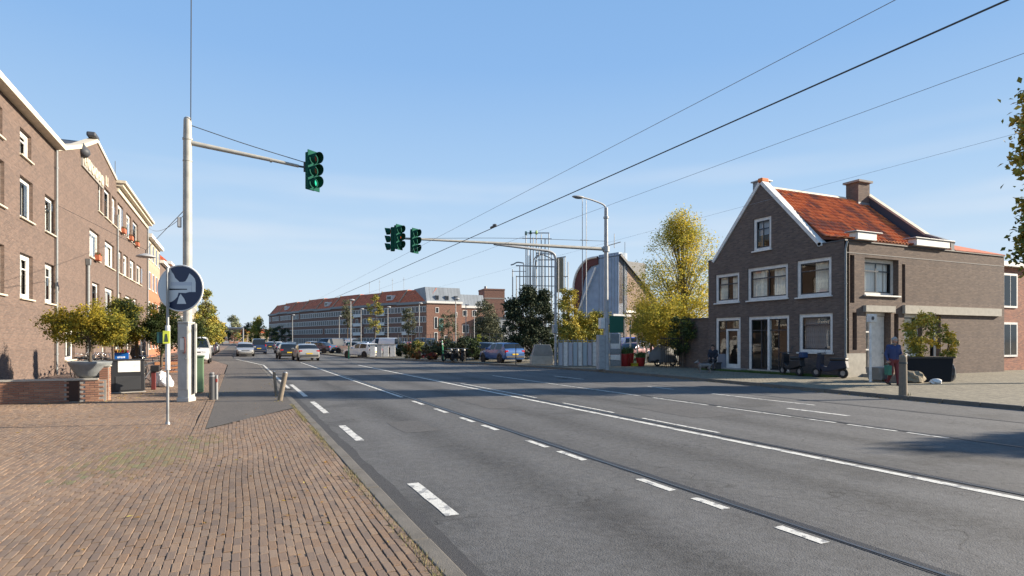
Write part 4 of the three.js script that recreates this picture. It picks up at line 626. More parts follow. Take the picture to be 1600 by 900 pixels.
// crown: ellipsoids [x, y, z, rx, ry, rz] above the foot; every clump hangs on a limb
function tree(name, label, pos, o) {
  const t = thing(name, label, o.category || 'tree', pos, 0, o.group); srand(o.seed || 1);
  const clumps = [], cols = o.cols, H = Math.max(...o.crown.map(e => e[1] + e[4]));
  o.crown.forEach(e => { const n = o.clumps || 40; for (let i = 0; i < n; i++) { let x, y, z, l; do { x = rr(-1, 1); y = rr(-1, 1); z = rr(-1, 1); l = x * x + y * y + z * z; } while (l > 1 || l < (o.hollow ?? 0.12)); const taper = o.taper ? 1 - o.taper * (y * 0.5 + 0.5) : 1; clumps.push({ p: V(e[0] + x * e[3] * taper, e[1] + y * e[4], e[2] + z * e[5] * taper), r: (o.clumpR || 0.4) * rr(0.7, 1.25), w: rr(0.5, 1.5), tone: Math.floor(rnd() * cols.length) }); } });
  const tr = o.r || 0.12, lean = o.lean || [0, 0], top = V(lean[0], H * 0.78, lean[1]), g = [], th = o.trunkH || 1.5;
  const path = [V(0, -0.02, 0), V(lean[0] * 0.2 + rr(-.05, .05), th, lean[1] * 0.2 + rr(-.05, .05)), V(lean[0] * 0.6 + rr(-.12, .12), th + (H * 0.78 - th) * 0.5, lean[1] * 0.6 + rr(-.12, .12)), top];
  for (let i = 0; i < 3; i++) g.push(rod(path[i], path[i + 1], tr * [1.15, 0.9, 0.55][i], tr * [0.9, 0.55, 0.2][i], 9));
  g.push(new THREE.CylinderGeometry(tr * 1.1, tr * 1.7, 0.25, 9).translate(0, 0.1, 0));
  const curve = new THREE.CatmullRomCurve3(path);
  clumps.filter((c, i) => i % (o.limbEvery || 3) === 0).forEach(c => { const k = Math.min(0.95, Math.max(th / (H * 0.78) * 0.9, (c.p.y * 0.62) / (H * 0.78))), s = curve.getPoint(k), m = s.clone().lerp(c.p, 0.5).add(V(0, c.p.distanceTo(s) * 0.1, 0)); const r = tr * 0.32 * (1 - k * 0.6); g.push(rod(s, m, r, r * 0.65, 5), rod(m, c.p, r * 0.65, r * 0.2, 5)); });
  part(t, 'trunk', g, o.bark || M.bark);
  part(t, 'crown', leafCloud(clumps, o.leaves, o.leaf, cols, o.flat), o.mat || leafStuff);
  return t;
}
const YEL = [[0.44, 0.36, 0.045], [0.36, 0.31, 0.045], [0.24, 0.235, 0.04], [0.50, 0.38, 0.05], [0.17, 0.185, 0.035]];
const YGR = [[0.24, 0.24, 0.04], [0.18, 0.19, 0.038], [0.32, 0.27, 0.04], [0.12, 0.145, 0.03], [0.40, 0.31, 0.045]];
const GRN = [[0.055, 0.085, 0.022], [0.045, 0.07, 0.02], [0.075, 0.10, 0.028], [0.035, 0.055, 0.018]];
const DRK = [[0.03, 0.048, 0.02], [0.024, 0.038, 0.018], [0.04, 0.06, 0.024], [0.05, 0.062, 0.025]];
const OLV = [[0.12, 0.125, 0.07], [0.09, 0.10, 0.055], [0.15, 0.15, 0.085], [0.07, 0.08, 0.045]];
const PAL = [[0.22, 0.23, 0.13], [0.18, 0.20, 0.10], [0.26, 0.26, 0.15]];
const nearLeaf = leafMat(0.5);

// small street trees before the brown brick building
tree('planter_tree', 'small yellow leaved tree growing from the grey bowl planter', atDepth(141, 17.0, 0.95), { seed: 11, crown: [[0, 1.3, 0, 0.8, 0.5, 0.6], [-0.55, 1.2, 0.1, 0.6, 0.45, 0.5], [0.45, 1.05, 0, 0.5, 0.4, 0.45]], clumps: 40, clumpR: 0.16, leaves: 11000, leaf: 0.034, cols: YEL, r: 0.035, trunkH: 0.65, mat: nearLeaf });
tree('street_tree', 'small tree with dark and yellowing leaves behind the grey bowl planter', atDepth(178, 22), { seed: 12, crown: [[0, 2.25, 0, 0.95, 0.7, 0.8], [0.3, 2.85, 0, 0.5, 0.4, 0.4], [-0.7, 2.1, 0, 0.7, 0.6, 0.6]], clumps: 40, clumpR: 0.19, leaves: 14000, leaf: 0.037, cols: [...GRN, YEL[1], YGR[0]], r: 0.05, trunkH: 1.6, mat: nearLeaf });
tree('street_tree', 'young tree with bright yellow leaves behind the dark waste container', atDepth(216, 23.5), { seed: 13, crown: [[0, 2.35, 0, 1.1, 0.75, 0.8], [-0.6, 2.1, 0, 0.7, 0.6, 0.6], [0.7, 2.2, 0, 0.6, 0.6, 0.6]], clumps: 40, clumpR: 0.19, leaves: 16000, leaf: 0.037, cols: YEL, r: 0.06, trunkH: 1.6, mat: nearLeaf });
tree('street_tree', 'dense dark green tree beside the round mirror sign', atDepth(252, 23), { seed: 14, crown: [[0, 2.45, 0, 0.55, 0.8, 0.5], [0.15, 1.9, 0, 0.6, 0.65, 0.5], [0.85, 1.95, -0.2, 0.55, 0.6, 0.5]], clumps: 44, clumpR: 0.17, leaves: 17000, leaf: 0.036, cols: GRN, r: 0.05, trunkH: 1.3, mat: nearLeaf });
tree('street_tree', 'tall pale green tree rising above the round mirror sign', atDepth(322, 74), { seed: 15, crown: [[0, 5.2, 0, 1.3, 2.8, 1.3]], clumps: 40, clumpR: 0.4, leaves: 5200, leaf: 0.11, cols: [...PAL, ...YGR], r: 0.12, trunkH: 2.4, taper: 0.6 });
tree('street_tree', 'rounded yellow green tree above the white parked car', atDepth(319, 58), { seed: 16, crown: [[0, 3.5, 0, 1.5, 1.6, 1.4], [0.3, 2.3, 0, 1.2, 0.9, 1.2], [-0.5, 2.6, 0, 1.1, 1.0, 1.1]], clumps: 40, clumpR: 0.28, leaves: 9000, leaf: 0.09, cols: YGR, r: 0.13, trunkH: 1.4 });
tree('street_tree', 'low golden yellow tree past the rounded street tree', atDepth(336, 80), { seed: 17, crown: [[0, 3.0, 0, 1.5, 1.7, 1.4]], clumps: 40, clumpR: 0.3, leaves: 5000, leaf: 0.1, cols: YEL, r: 0.12, trunkH: 1.2 });
// the end of the street
for (const [px, d, h, w, cols, lab, s] of [[366, 330, 15.5, 4.2, PAL, 'tall pale thin crowned tree closing the end of the street', 31], [392, 250, 9.5, 4.6, GRN, 'broad green tree at the end of the street beside the terrace', 32], [402, 235, 11, 3.2, YGR, 'taller yellow green tree before the end of the long terrace', 33], [348, 260, 6.5, 4, GRN, 'dark low tree beside the distant footbridge', 34], [440, 205, 7, 4.4, DRK, 'dark brownish tree before the long terrace', 35], [424, 215, 6.5, 3.4, [...YEL, ...GRN], 'rusty yellow tree at the corner of the terrace', 36], [358, 300, 5.5, 6, [[0.2, 0.1, 0.07], [0.16, 0.09, 0.06]], 'low reddish tree far down the street', 37], [382, 280, 6, 5, YEL, 'low golden tree far down the street', 38], [340, 150, 5.2, 2.6, YEL, 'yellow tree halfway down the street above parked cars', 39]])
  tree('distant_tree', lab, atDepth(px, d, -0.02), { seed: s, crown: [[0, h * 0.58, 0, w, h * 0.42, w * 0.9]], clumps: 46, clumpR: h * 0.075, leaves: 3600, leaf: h * 0.024, cols, r: h * 0.02, trunkH: h * 0.2, taper: 0.35 });
// before the long terrace
for (const [px, d, top, w, cols, lab, s] of [[586, 160, 455, 2.3, YGR, 'slender green tree reaching above the terrace roof', 41], [543, 175, 461, 2.0, OLV, 'thin olive tree reaching the terrace roof', 42], [638, 150, 480, 2.0, OLV, 'sparse tree before the red brick end of the terrace', 43], [700, 150, 486, 3.2, OLV, 'bare brownish tree before the sunlit red brick block', 44]])
  tree('square_tree', lab, atDepth(px, d, -0.02), { seed: s, crown: [[0, heightAt(top, d) * 0.62, 0, w, heightAt(top, d) * 0.38, w]], clumps: 34, clumpR: 0.55, leaves: 2600, leaf: 0.17, cols, r: 0.16, trunkH: 3, taper: 0.3, hollow: 0 });
tree('willow_tree', 'dense olive grey tree before the sunlit red brick block', atDepth(758, 110, -0.02), { seed: 51, crown: [[0, 5.2, 0, 3.3, 4.4, 3.0], [0.6, 3.4, 0, 3.4, 2.8, 3.0]], clumps: 70, clumpR: 0.65, leaves: 14000, leaf: 0.14, cols: OLV, r: 0.2, trunkH: 1.4, taper: 0.45 });
tree('garden_bush', 'round bright yellow green bush before the olive tree', atDepth(750, 70, 0.03), { seed: 52, category: 'bush', crown: [[0, 1.3, 0, 1.25, 0.95, 1.1]], clumps: 50, clumpR: 0.22, leaves: 5500, leaf: 0.08, cols: [[0.24, 0.27, 0.03], [0.18, 0.22, 0.03], [0.30, 0.30, 0.04]], r: 0.06, trunkH: 0.5 });
tree('evergreen_tree', 'dark green tree beneath the steel line gantry', atDepth(833, 47, WALK - 0.02), { seed: 53, crown: [[0, 3.4, 0, 1.6, 2.1, 1.4], [-1.3, 2.9, 0, 1.1, 1.7, 0.9], [1.0, 2.6, 0.2, 1.1, 1.9, 1.0], [0.2, 1.6, 0.3, 1.8, 1.4, 1.2], [-0.6, 5.0, 0, 0.7, 0.8, 0.6], [0.9, 4.7, 0, 0.6, 0.9, 0.6], [-1.7, 4.0, 0, 0.6, 0.8, 0.6]], clumps: 36, clumpR: 0.34, leaves: 24000, leaf: 0.085, cols: DRK, r: 0.15, trunkH: 1.0 });
tree('street_tree', 'slim yellow tree left standing between the gantry and the blue clad hall', atDepth(888, 54, WALK - 0.02), { seed: 54, crown: [[0, 4.0, 0, 1.0, 2.7, 0.9], [0.3, 1.9, 0, 1.5, 1.4, 1.0]], clumps: 46, clumpR: 0.34, leaves: 12000, leaf: 0.085, cols: YEL, r: 0.1, trunkH: 1.2, hollow: 0.05 });
tree('street_tree', 'bushy golden tree in front of the blue clad hall', atDepth(922, 56, WALK - 0.02), { seed: 55, crown: [[0, 2.5, 0, 2.0, 1.9, 1.3], [0.9, 2.9, 0, 1.2, 1.6, 1.0], [-0.9, 2.0, 0, 1.4, 1.6, 1.0]], clumps: 42, clumpR: 0.34, leaves: 19000, leaf: 0.085, cols: [...YEL, YGR[0], YGR[1]], r: 0.12, trunkH: 0.9 });
// the big autumn tree beside the house
const PYL = [[0.62, 0.50, 0.07], [0.50, 0.43, 0.07], [0.36, 0.35, 0.07], [0.66, 0.50, 0.08], [0.28, 0.29, 0.06]];
tree('plane_tree', 'big airy autumn tree with yellow leaves beside the gabled house', V(27.3, WALK - 0.02, -32.2), { seed: 56, crown: [[0.1, 7.0, 0, 2.5, 2.4, 2.2], [-0.8, 5.2, 0, 3.1, 2.0, 2.5], [-2.6, 3.2, 1.0, 2.1, 1.6, 1.9], [0.3, 3.4, 0.6, 2.4, 1.8, 2.0], [0.1, 9.0, 0, 1.1, 1.3, 1.0], [-1.6, 2.6, 0.8, 2.2, 1.2, 1.8]], clumps: 110, clumpR: 0.52, leaves: 46000, leaf: 0.058, cols: PYL, r: 0.17, trunkH: 1.7, hollow: 0.0, limbEvery: 3, mat: leafMat(0.6) });
tree('street_tree', 'smaller autumn tree in front of the hall side of the big tree', atDepth(1018, 44, WALK - 0.02), { seed: 57, crown: [[0, 2.8, 0, 1.5, 1.6, 1.4], [0.9, 2.2, 0, 1.6, 1.4, 1.3]], clumps: 50, clumpR: 0.36, leaves: 15000, leaf: 0.08, cols: [...YGR, YEL[0]], r: 0.1, trunkH: 1.3, hollow: 0.02 });
tree('garden_bush', 'green shrub hanging over the garden wall by the railings', V(24.6, WALK, -28.9), { seed: 58, category: 'bush', crown: [[0, 1.9, 0, 0.6, 1.3, 0.9]], clumps: 40, clumpR: 0.22, leaves: 5000, leaf: 0.06, cols: [...GRN, YGR[0]], r: 0.06, trunkH: 0.5 });
// street trees past the edge of the picture, whose shade falls across the road
tree('street_tree', 'tall slim street tree on the corner pavement outside the gabled house', V(29.5, WALK - 0.02, -12.3), { seed: 61, crown: [[0, 9.0, 0, 1.3, 3.6, 1.3], [0, 5.6, 0, 1.3, 1.8, 1.3]], clumps: 70, clumpR: 0.5, leaves: 20000, leaf: 0.13, cols: YGR, r: 0.18, trunkH: 3 });
tree('street_tree', 'broad street tree on the far pavement past the gabled house', V(31.5, WALK - 0.02, 0.6), { seed: 62, crown: [[0, 6.6, 0, 1.8, 1.9, 1.5]], clumps: 60, clumpR: 0.45, leaves: 7000, leaf: 0.12, cols: YGR, r: 0.18, trunkH: 3 });

// hedge, flower beds and shrubs along the fence of the yard
function bush(name, label, pos, w, h, d, cols, s, n = 1800, leaf = 0.07, group) { return tree(name, label, pos, { seed: s, category: 'bush', crown: [[0, h * 0.55, 0, w / 2, h * 0.5, d / 2]], clumps: 26, clumpR: Math.min(w, h) * 0.13, leaves: n, leaf, cols, r: 0.04, trunkH: h * 0.3, group }); }
const RED = [[0.20, 0.03, 0.03], [0.12, 0.025, 0.03], [0.06, 0.06, 0.025]], RUS = [[0.28, 0.11, 0.03], [0.2, 0.13, 0.03], [0.1, 0.09, 0.03]];
[[640, 55, 1.3, 1.3, [...RUS, ...GRN], 'rusty brown shrub beside the white barrier panels'], [652, 56.5, 1.1, 1.7, YGR, 'yellow green shrub behind the rusty one by the barrier'], [664, 54, 1.6, 0.8, RED, 'low dark red shrub at the pavement edge'], [682, 52.5, 1.4, 1.4, DRK, 'dark shrub beside the leaning green pole'], [706, 51, 1.7, 1.5, DRK, 'dark hedge shrub past the leaning green pole'], [722, 50, 1.4, 1.35, [...DRK, ...RED], 'dark shrub with red leaves behind the parked motorbikes'], [738, 49, 1.3, 1.6, GRN, 'green shrub next to the black parked car'], [868, 45.5, 0.9, 2.0, GRN, 'thin green shrub beside the concrete blocks'], [1040, 40, 1.0, 1.6, GRN, 'leafy green shrub behind the covered trailer']].forEach(([px, d, w, h, cols, lab], i) => bush('shrub', lab, atDepth(px, d, WALK - 0.01), w, h, 1.0, cols, 200 + i));
bush('box_shrub', 'yellow flowering shrub growing from the dark planter box', V(xOnZ(1438, -15.2), 0.75, -15.2), 1.5, 2.0, 0.9, [...YEL, ...YGR], 231, 2600, 0.055);
bush('box_shrub', 'yellow shrub beside the navy glazed door', V(xOnZ(1480, -15.4), 0.75, -15.4), 0.9, 1.5, 0.8, [...YEL, ...YGR], 232, 1500, 0.055);

// denser planting behind the kerb of the square
[[626, 62, 1.8, 1.4, DRK, 'dark low hedge plant behind the white barrier panels'], [646, 66, 2.2, 1.6, GRN, 'green hedge plant at the back of the flower bed'], [672, 62, 2.4, 1.7, DRK, 'dark hedge plant behind the red shrub'], [694, 58, 2.2, 1.8, [...DRK, ...RUS], 'dark hedge plant with rusty leaves behind the green pole'], [714, 57, 2.2, 1.9, DRK, 'tall dark hedge plant behind the motorbikes'], [730, 60, 2.0, 2.0, GRN, 'broad green hedge plant behind the red leaved shrub'], [768, 60, 2.4, 2.1, DRK, 'dark hedge plant behind the blue hatchback'], [796, 58, 2.0, 1.9, GRN, 'green hedge plant beside the evergreen tree'], [676, 50.5, 0.9, 0.6, [...RED, ...RUS], 'low red and orange flowers at the kerb'], [650, 52.5, 0.9, 0.6, RUS, 'low rusty flowers at the kerb by the barrier']].forEach(([px, d, w, h, cols, lab], i) => bush('hedge_shrub', lab, atDepth(px, d, WALK - 0.01), w, h, 1.2, cols, 260 + i, 2200, 0.085));

// ================================================================== POLES, SIGNALS, WIRES
const lit = (r, g, b, e) => new THREE.MeshStandardMaterial({ color: rgb(r * 0.5, g * 0.5, b * 0.5), emissive: rgb(r, g, b), emissiveIntensity: e, roughness: 0.3 });
const lensMats = { red: std(0.45, 0.075, 0.035, 0.6), amber: std(0.42, 0.16, 0.05, 0.6), green: std(0.01, 0.06, 0.04, 0.5), litGreen: lit(0.05, 0.75, 0.42, 0.55), litAmber: lit(0.9, 0.16, 0.02, 0.5), pale: std(0.10, 0.17, 0.19, 0.4) };
function signalHead(parent, x, y, z, turn, lenses, back = true) {     // a three lamp head hung at its middle, looking along +z before the turn
  const body = [rbox(0.34, 1.12, 0.2, 0.03, 0, 0, -0.02, 3)]; if (back) body.push(rbox(0.46, 1.2, 0.025, 0.01, 0, 0, 0.07));
  const h = part(parent, 'signal_head', body, M.signalGreen); h.position.set(x, y, z); h.rotation.y = turn;
  lenses.forEach((k, i) => {
    const cy = 0.365 - i * 0.365; part(h, 'lens', new THREE.SphereGeometry(0.13, 20, 8, 0, 6.283, 0, 1.0).rotateX(Math.PI / 2).scale(1, 1, 0.4).translate(0, cy, 0.055), lensMats[k]);
    const hood = new THREE.CylinderGeometry(0.165, 0.15, 0.26, 24, 1, true, 0.35 , 5.58).rotateX(Math.PI / 2).rotateZ(0), p = hood.attributes.position;
    for (let q = 0; q < p.count; q++) if (p.getZ(q) > 0) p.setZ(q, p.getZ(q) - (0.165 - p.getY(q)) * 0.3);
    hood.computeVertexNormals(); part(h, 'visor', hood.translate(0, cy, 0.23), M.visor);
  });
  return h;
}
const wireRun = (pts, r = 0.011, seg = 40) => tube(pts, r, seg, 6);
function sag(a, b, s, n = 8) { const p = []; for (let i = 0; i <= n; i++) { const t = i / n; p.push(a.clone().lerp(b, t).add(V(0, -4 * s * t * (1 - t), 0))); } return p; }

const poleAt = onGround(293, 627), poleTop = heightAt(188, 16.82);
{ // tall pole with control cabinet and one signal on an arm
  const t = thing('signal_mast', 'tall pale grey mast with cabinet base and one overhead signal arm', 'traffic signal', poleAt), H = poleTop;
  part(t, 'pole', [cyl(0.125, 0.11, H - 0.5, 0, 0, 0, 28), cyl(0.11, 0.1, 0.5, 0, H - 0.5, 0, 28), lathe([[0.1, 0], [0.09, 0.06], [0.05, 0.09], [0, 0.1]], 24).translate(0, H, 0)], M.pole);
  part(t, 'collar', [cyl(0.128, 0.128, 0.05, 0, H - 0.55, 0, 28), cyl(0.122, 0.122, 0.03, 0, H - 1.15, 0, 28)], M.pole);
  const cab = part(t, 'cabinet', [rbox(0.30, 2.1, 0.36, 0.02, 0.0, 1.12, 0.06), rbox(0.34, 0.12, 0.4, 0.02, 0, 0.06, 0.06), rbox(0.30, 0.05, 0.38, 0.015, 0.0, 2.195, 0.06)], M.poleBox); cab.rotation.y = -0.42;
  part(cab, 'door', rbox(0.25, 1.75, 0.02, 0.006, -0.0, 1.22, 0.245), M.poleBox); part(cab, 'lock', [cyl(0.018, 0.018, 0.03).rotateX(Math.PI / 2).translate(0.09, 1.2, 0.27)], M.galv);
  part(cab, 'warning_label', box(0.1, 0.32, 0.004, -0.02, 1.6, 0.258), new THREE.MeshStandardMaterial({ color: rgb(0.7, 0.68, 0.62), roughness: 0.6 })); part(cab, 'pull_handle', tube([V(0.0, 1.36, 0.25), V(0.07, 1.36, 0.29), V(0.08, 1.42, 0.29), V(0.08, 1.72, 0.29), V(0.07, 1.78, 0.29), V(0.0, 1.78, 0.25)], 0.012, 30, 8), std(0.15, 0.04, 0.03, 0.6));
  part(t, 'side_panel', rbox(0.05, 1.95, 0.34, 0.01, 0.2, 1.2, 0.0), M.poleBox); part(t, 'side_panel', rbox(0.04, 1.3, 0.25, 0.01, -0.19, 0.85, 0.02), M.greyPaint);
  const y0 = H - 0.62, end = V(2.95, y0 - 0.28, -0.1); part(t, 'arm', [rod(V(0.08, y0, 0), V(2.2, y0 - 0.2, -0.07), 0.07, 0.055, 18), rod(V(2.2, y0 - 0.2, -0.07), end, 0.05, 0.045, 16), cyl(0.062, 0.062, 0.06).rotateZ(Math.PI / 2).translate(2.2, y0 - 0.21, -0.07)], M.pole);
  part(t, 'bracket', [rod(end, end.clone().add(V(0.28, -0.02, 0)), 0.03), box(0.06, 0.3, 0.06, 3.12, end.y, -0.1)], M.darkMetal);
  signalHead(t, 3.33, end.y - 0.12, -0.06, 0.62, ['red', 'amber', 'litGreen']);
  part(t, 'stay_wire', wireRun([V(0.05, H - 0.12, 0), V(1.5, y0 + 0.17, -0.05), V(3.1, end.y + 0.14, -0.1)], 0.012), M.wire);
  part(t, 'side_lantern', rbox(0.1, 0.28, 0.14, 0.02, -0.2, heightAt(348, 16.8), 0), M.greyPaint);
}
{ // far mast with the long arm, two signals and the street lamp
  const b = onGround(947, 578, WALK), t = thing('signal_mast', 'grey lamp column with long signal arm reaching over the road', 'traffic signal', b), d = 34.0, H = heightAt(327, d) - WALK, ya = heightAt(391, d) - WALK;
  part(t, 'pole', [cyl(0.17, 0.14, 3.0, 0, 0, 0, 24), cyl(0.135, 0.1, H - 3.0, 0, 3.0, 0, 24), cyl(0.15, 0.15, 0.1, 0, H - 0.6, 0, 24)], M.greyPaint);
  part(t, 'lamp_arm', tube([V(0, H - 0.1, 0), V(-0.12, H + 0.1, 0.02), V(-0.9, H + 0.3, 0.1), V(-1.7, H + 0.38, 0.2)], 0.045), M.greyPaint);
  const lamp = part(t, 'lamp_head', new THREE.SphereGeometry(0.3, 20, 12).scale(1.25, 0.26, 0.55).translate(-1.95, H + 0.36, 0.23), M.greyPaint); part(lamp, 'lamp_glass', new THREE.SphereGeometry(0.24, 16, 8).scale(1.1, 0.22, 0.5).translate(-1.95, H + 0.31, 0.23), M.leadGrey);
  const ex = 6.75 - b.x, ye = heightAt(377, 29.6) - WALK; part(t, 'arm', [rod(V(-0.05, ya, 0), V(ex * 0.5, ya + (ye - ya) * 0.5 + 0.02, 0), 0.1, 0.075, 16), rod(V(ex * 0.5, ya + (ye - ya) * 0.5 + 0.02, 0), V(ex, ye, 0), 0.07, 0.05, 16)], M.pole);
  part(t, 'arm_collar', cyl(0.19, 0.19, 0.3, 0, ya - 0.15, 0, 24), M.greyPaint);
  part(t, 'stay_wire', wireRun([V(0, ya + 0.45, 0), V(ex * 0.5, (ya + ye) / 2 + 0.3, 0), V(ex * 0.9, ye + 0.06, 0)], 0.012), M.wire);
  signalHead(t, ex + 1.0, ye - 0.1, 0.14, 0.6, ['red', 'pale', 'pale']); signalHead(t, ex + 0.22, ye + 0.02, 0.14, 0.6, ['red', 'litAmber', 'pale']); signalHead(t, ex + 0.0, ye - 0.05, -0.1, -1.75, ['red', 'amber', 'green'], false);
  part(t, 'bracket', [box(0.06, 0.5, 0.06, ex + 0.98, ye, 0), box(0.06, 0.5, 0.06, ex + 0.22, ye, 0)], M.darkMetal);
  part(t, 'control_box', rbox(0.42, 1.9, 0.3, 0.03, -0.36, 1.0, 0.02), M.greyPaint); part(t, 'control_box', rbox(0.28, 0.6, 0.26, 0.02, -0.3, 2.6, 0.02), M.white);
  const gs = part(t, 'green_sign', rbox(0.95, 0.95, 0.04, 0.03, 0.62, 2.55, 0.12), std(0.008, 0.10, 0.065, 0.5)); part(gs, 'sign_bracket', boxAt(0.1, 2.5, 0.02, 0.6, 2.58, 0.1), M.darkMetal); part(t, 'grey_sign', rbox(0.6, 0.55, 0.03, 0.02, 0.5, 1.75, 0.12), M.leadGrey);
  part(t, 'bracket', [rod(V(0.1, ya + 0.2, 0), V(0.9, ya + 0.45, 0.1), 0.025), rod(V(0.55, ya + 0.1, 0), V(0.55, ya + 0.9, 0), 0.02)], M.galv);
}
{ // bent tube post behind it
  const b = onGround(868, 571, WALK), d = 39, t = thing('bent_post', 'grey tubular post bending over towards the road beside the evergreen tree', 'post', b), H = heightAt(391, d) - WALK;
  part(t, 'post', tube([V(0, 0, 0), V(0, 2, 0), V(0, H - 1.2, 0), V(0, H - 0.5, 0), V(-0.12, H - 0.16, 0), V(-0.5, H, 0), V(-1.2, H + 0.05, 0), V(-4.4, H + 0.22, 0)], 0.085, 70, 14), M.greyPaint);
  part(t, 'post_box', rbox(0.3, 0.55, 0.25, 0.02, -0.12, 2.4, 0.1), M.greyPaint); part(t, 'base_flange', cyl(0.2, 0.2, 0.04, 0, 0, 0), M.galv);
}
{ // steel line gantry
  const d = 56, o = atDepth(838, d, WALK), t = thing('line_gantry', 'tall steel frame with crossbars and insulators behind the evergreen tree', 'gantry', o, -YAW), k = d / FOCAL, x = px => (px - 838) * k, y = py => heightAt(py, d) - WALK;
  const posts = [[822, 363], [829, 363], [838, 363], [846, 365], [858, 364], [812, 416], [818, 412], [801, 420], [880, 402], [883, 402], [825, 380], [833, 372], [842, 384], [852, 372], [862, 396], [807, 430], [828, 398], [848, 398], [872, 405], [887, 410]];
  for (const [p, q] of posts) part(t, 'post', rod(V(x(p), 0, p % 3 * 0.4 - 0.4), V(x(p), y(q), p % 3 * 0.4 - 0.4), 0.07, 0.045, 8), M.galv);
  for (const [p0, p1, q0, q1, r] of [[820, 858, 364, 364, 0.05], [806, 868, 415, 417, 0.055], [838, 866, 396, 397, 0.05], [838, 864, 394, 394, 0.03], [840, 866, 406, 406, 0.05], [870, 884, 403, 401, 0.05], [816, 862, 372, 373, 0.03], [818, 860, 384, 384, 0.04], [806, 888, 432, 432, 0.04], [812, 866, 446, 447, 0.04], [800, 822, 424, 424, 0.03]]) part(t, 'crossbar', rod(V(x(p0), y(q0), 0), V(x(p1), y(q1), 0), r, r, 8), M.galv);
  for (const p of [836, 833]) part(t, 'curved_bracket', tube([V(x(p), y(480), 0), V(x(p), y(415), 0), V(x(p) + 0.1, y(405), 0), V(x(p) + 0.5, y(398), 0), V(x(866), y(p === 836 ? 406 : 397), 0)], 0.05, 30, 8), M.galv);
  part(t, 'bracket_arm', tube([V(x(798), y(414), 0), V(x(802), y(413), 0), V(x(808), y(410), 0), V(x(818), y(411), 0)], 0.06, 20, 8), M.galv);
  for (const p of [822, 829, 838]) part(t, 'insulator', lathe([[0, 0], [0.14, 0.02], [0.06, 0.1], [0.14, 0.16], [0.06, 0.24], [0.13, 0.3], [0, 0.36]], 12).translate(x(p), y(366), p % 3 * 0.4 - 0.4), p === 838 ? std(0.3, 0.5, 0.08, 0.4) : M.signalGreen);
  part(t, 'service_box', rbox(0.7, 3.2, 0.3, 0.02, x(874), y(430), 0), std(0.2, 0.18, 0.13, 0.8));
  for (const p of [910, 916]) { const q = atDepth(p, 62, WALK), m = thing('slim_mast', p === 910 ? 'thin tall aerial mast behind the lamp head' : 'thin aerial mast with small insulator beside the lamp head', 'mast', q); part(m, 'mast', cyl(0.05, 0.035, heightAt(p === 910 ? 308 : 313, 62) - WALK, 0, 0, 0, 8), M.galv); part(m, 'crossarm', rod(V(-0.25, heightAt(376, 62), 0), V(0.25, heightAt(376, 62), 0), 0.03), M.galv); }
}
// overhead tram wires and their span wires
{
  const run = (label, x, h, z0, z1, r, mt = M.paleWire) => { const w = thing('tram_wire', label, 'wire', [x, 0, 0]); part(w, 'wire', wireRun([V(0, h, z0), V(0, h - 0.08, (z0 + z1) / 2), V(0, h, z1)], r, 30), mt); return w; };
  const w1 = run('thick tram wire with a clamp over the middle of the road', 8.5, 5.85, 14, -150, 0.013, M.wire); { const z = zOnX(771, 8.5); part(w1, 'clamp', [rbox(0.07, 0.07, 0.5, 0.02, 0, 5.85, z), rbox(0.1, 0.1, 0.16, 0.02, 0, 5.87, z + 0.1)], M.darkMetal); }
  run('thin tram wire over the near lanes', 7.25, 5.85, 14, -120, 0.005); run('thin tram wire over the far lanes', 10.4, 5.9, 14, -120, 0.0045); run('faint feeder wire above the far kerb', 15.6, 6.3, 14, -80, 0.0035);
  const sw = (label, a, b, s, r = 0.012) => { const m = thing('span_wire', label, 'wire', a.toArray()); part(m, 'wire', wireRun(sag(V(0, 0, 0), b.clone().sub(a), s), r), M.wire); return m; };
  const top = V(poleAt.x + 0.08, poleTop - 0.1, poleAt.z);
  sw('taut wire rising steeply from the top of the pale mast', top, V(poleAt.x + 0.35, 14.0, poleAt.z + 4.0), 0.0, 0.012);
  const facadeHook = V(-7.95, 8.3, -36), lampAt = atDepth(228, 30, 0), hookB = V(poleAt.x - 0.1, heightAt(330, 16.8), poleAt.z);
  lampAt.y = heightAt(400, 30);
  const m = thing('hanging_lamp', 'flat disc street lamp hung on a wire before the brown building', 'lamp', [lampAt.x, lampAt.y, lampAt.z]);
  part(m, 'shade', lathe([[0, 0.12], [0.1, 0.12], [0.2, 0.09], [0.42, 0.0], [0.45, -0.05], [0.38, -0.07], [0, -0.08]], 28), M.greyPaint); part(m, 'hook', rod(V(0, 0.1, 0), V(0, 0.3, 0), 0.03), M.darkMetal);
  part(m, 'wire', [wireRun([V(0, 0.3, 0), hookB.clone().sub(lampAt)], 0.01), wireRun([V(0, 0.3, 0), facadeHook.clone().sub(lampAt)], 0.01)], M.wire);
  sw('slack wire crossing behind the pale mast with a hanging droplet', V(poleAt.x, heightAt(330, 16.8), poleAt.z - 0.1), V(-7.9, 12.9, -66), 0.7, 0.009);
}
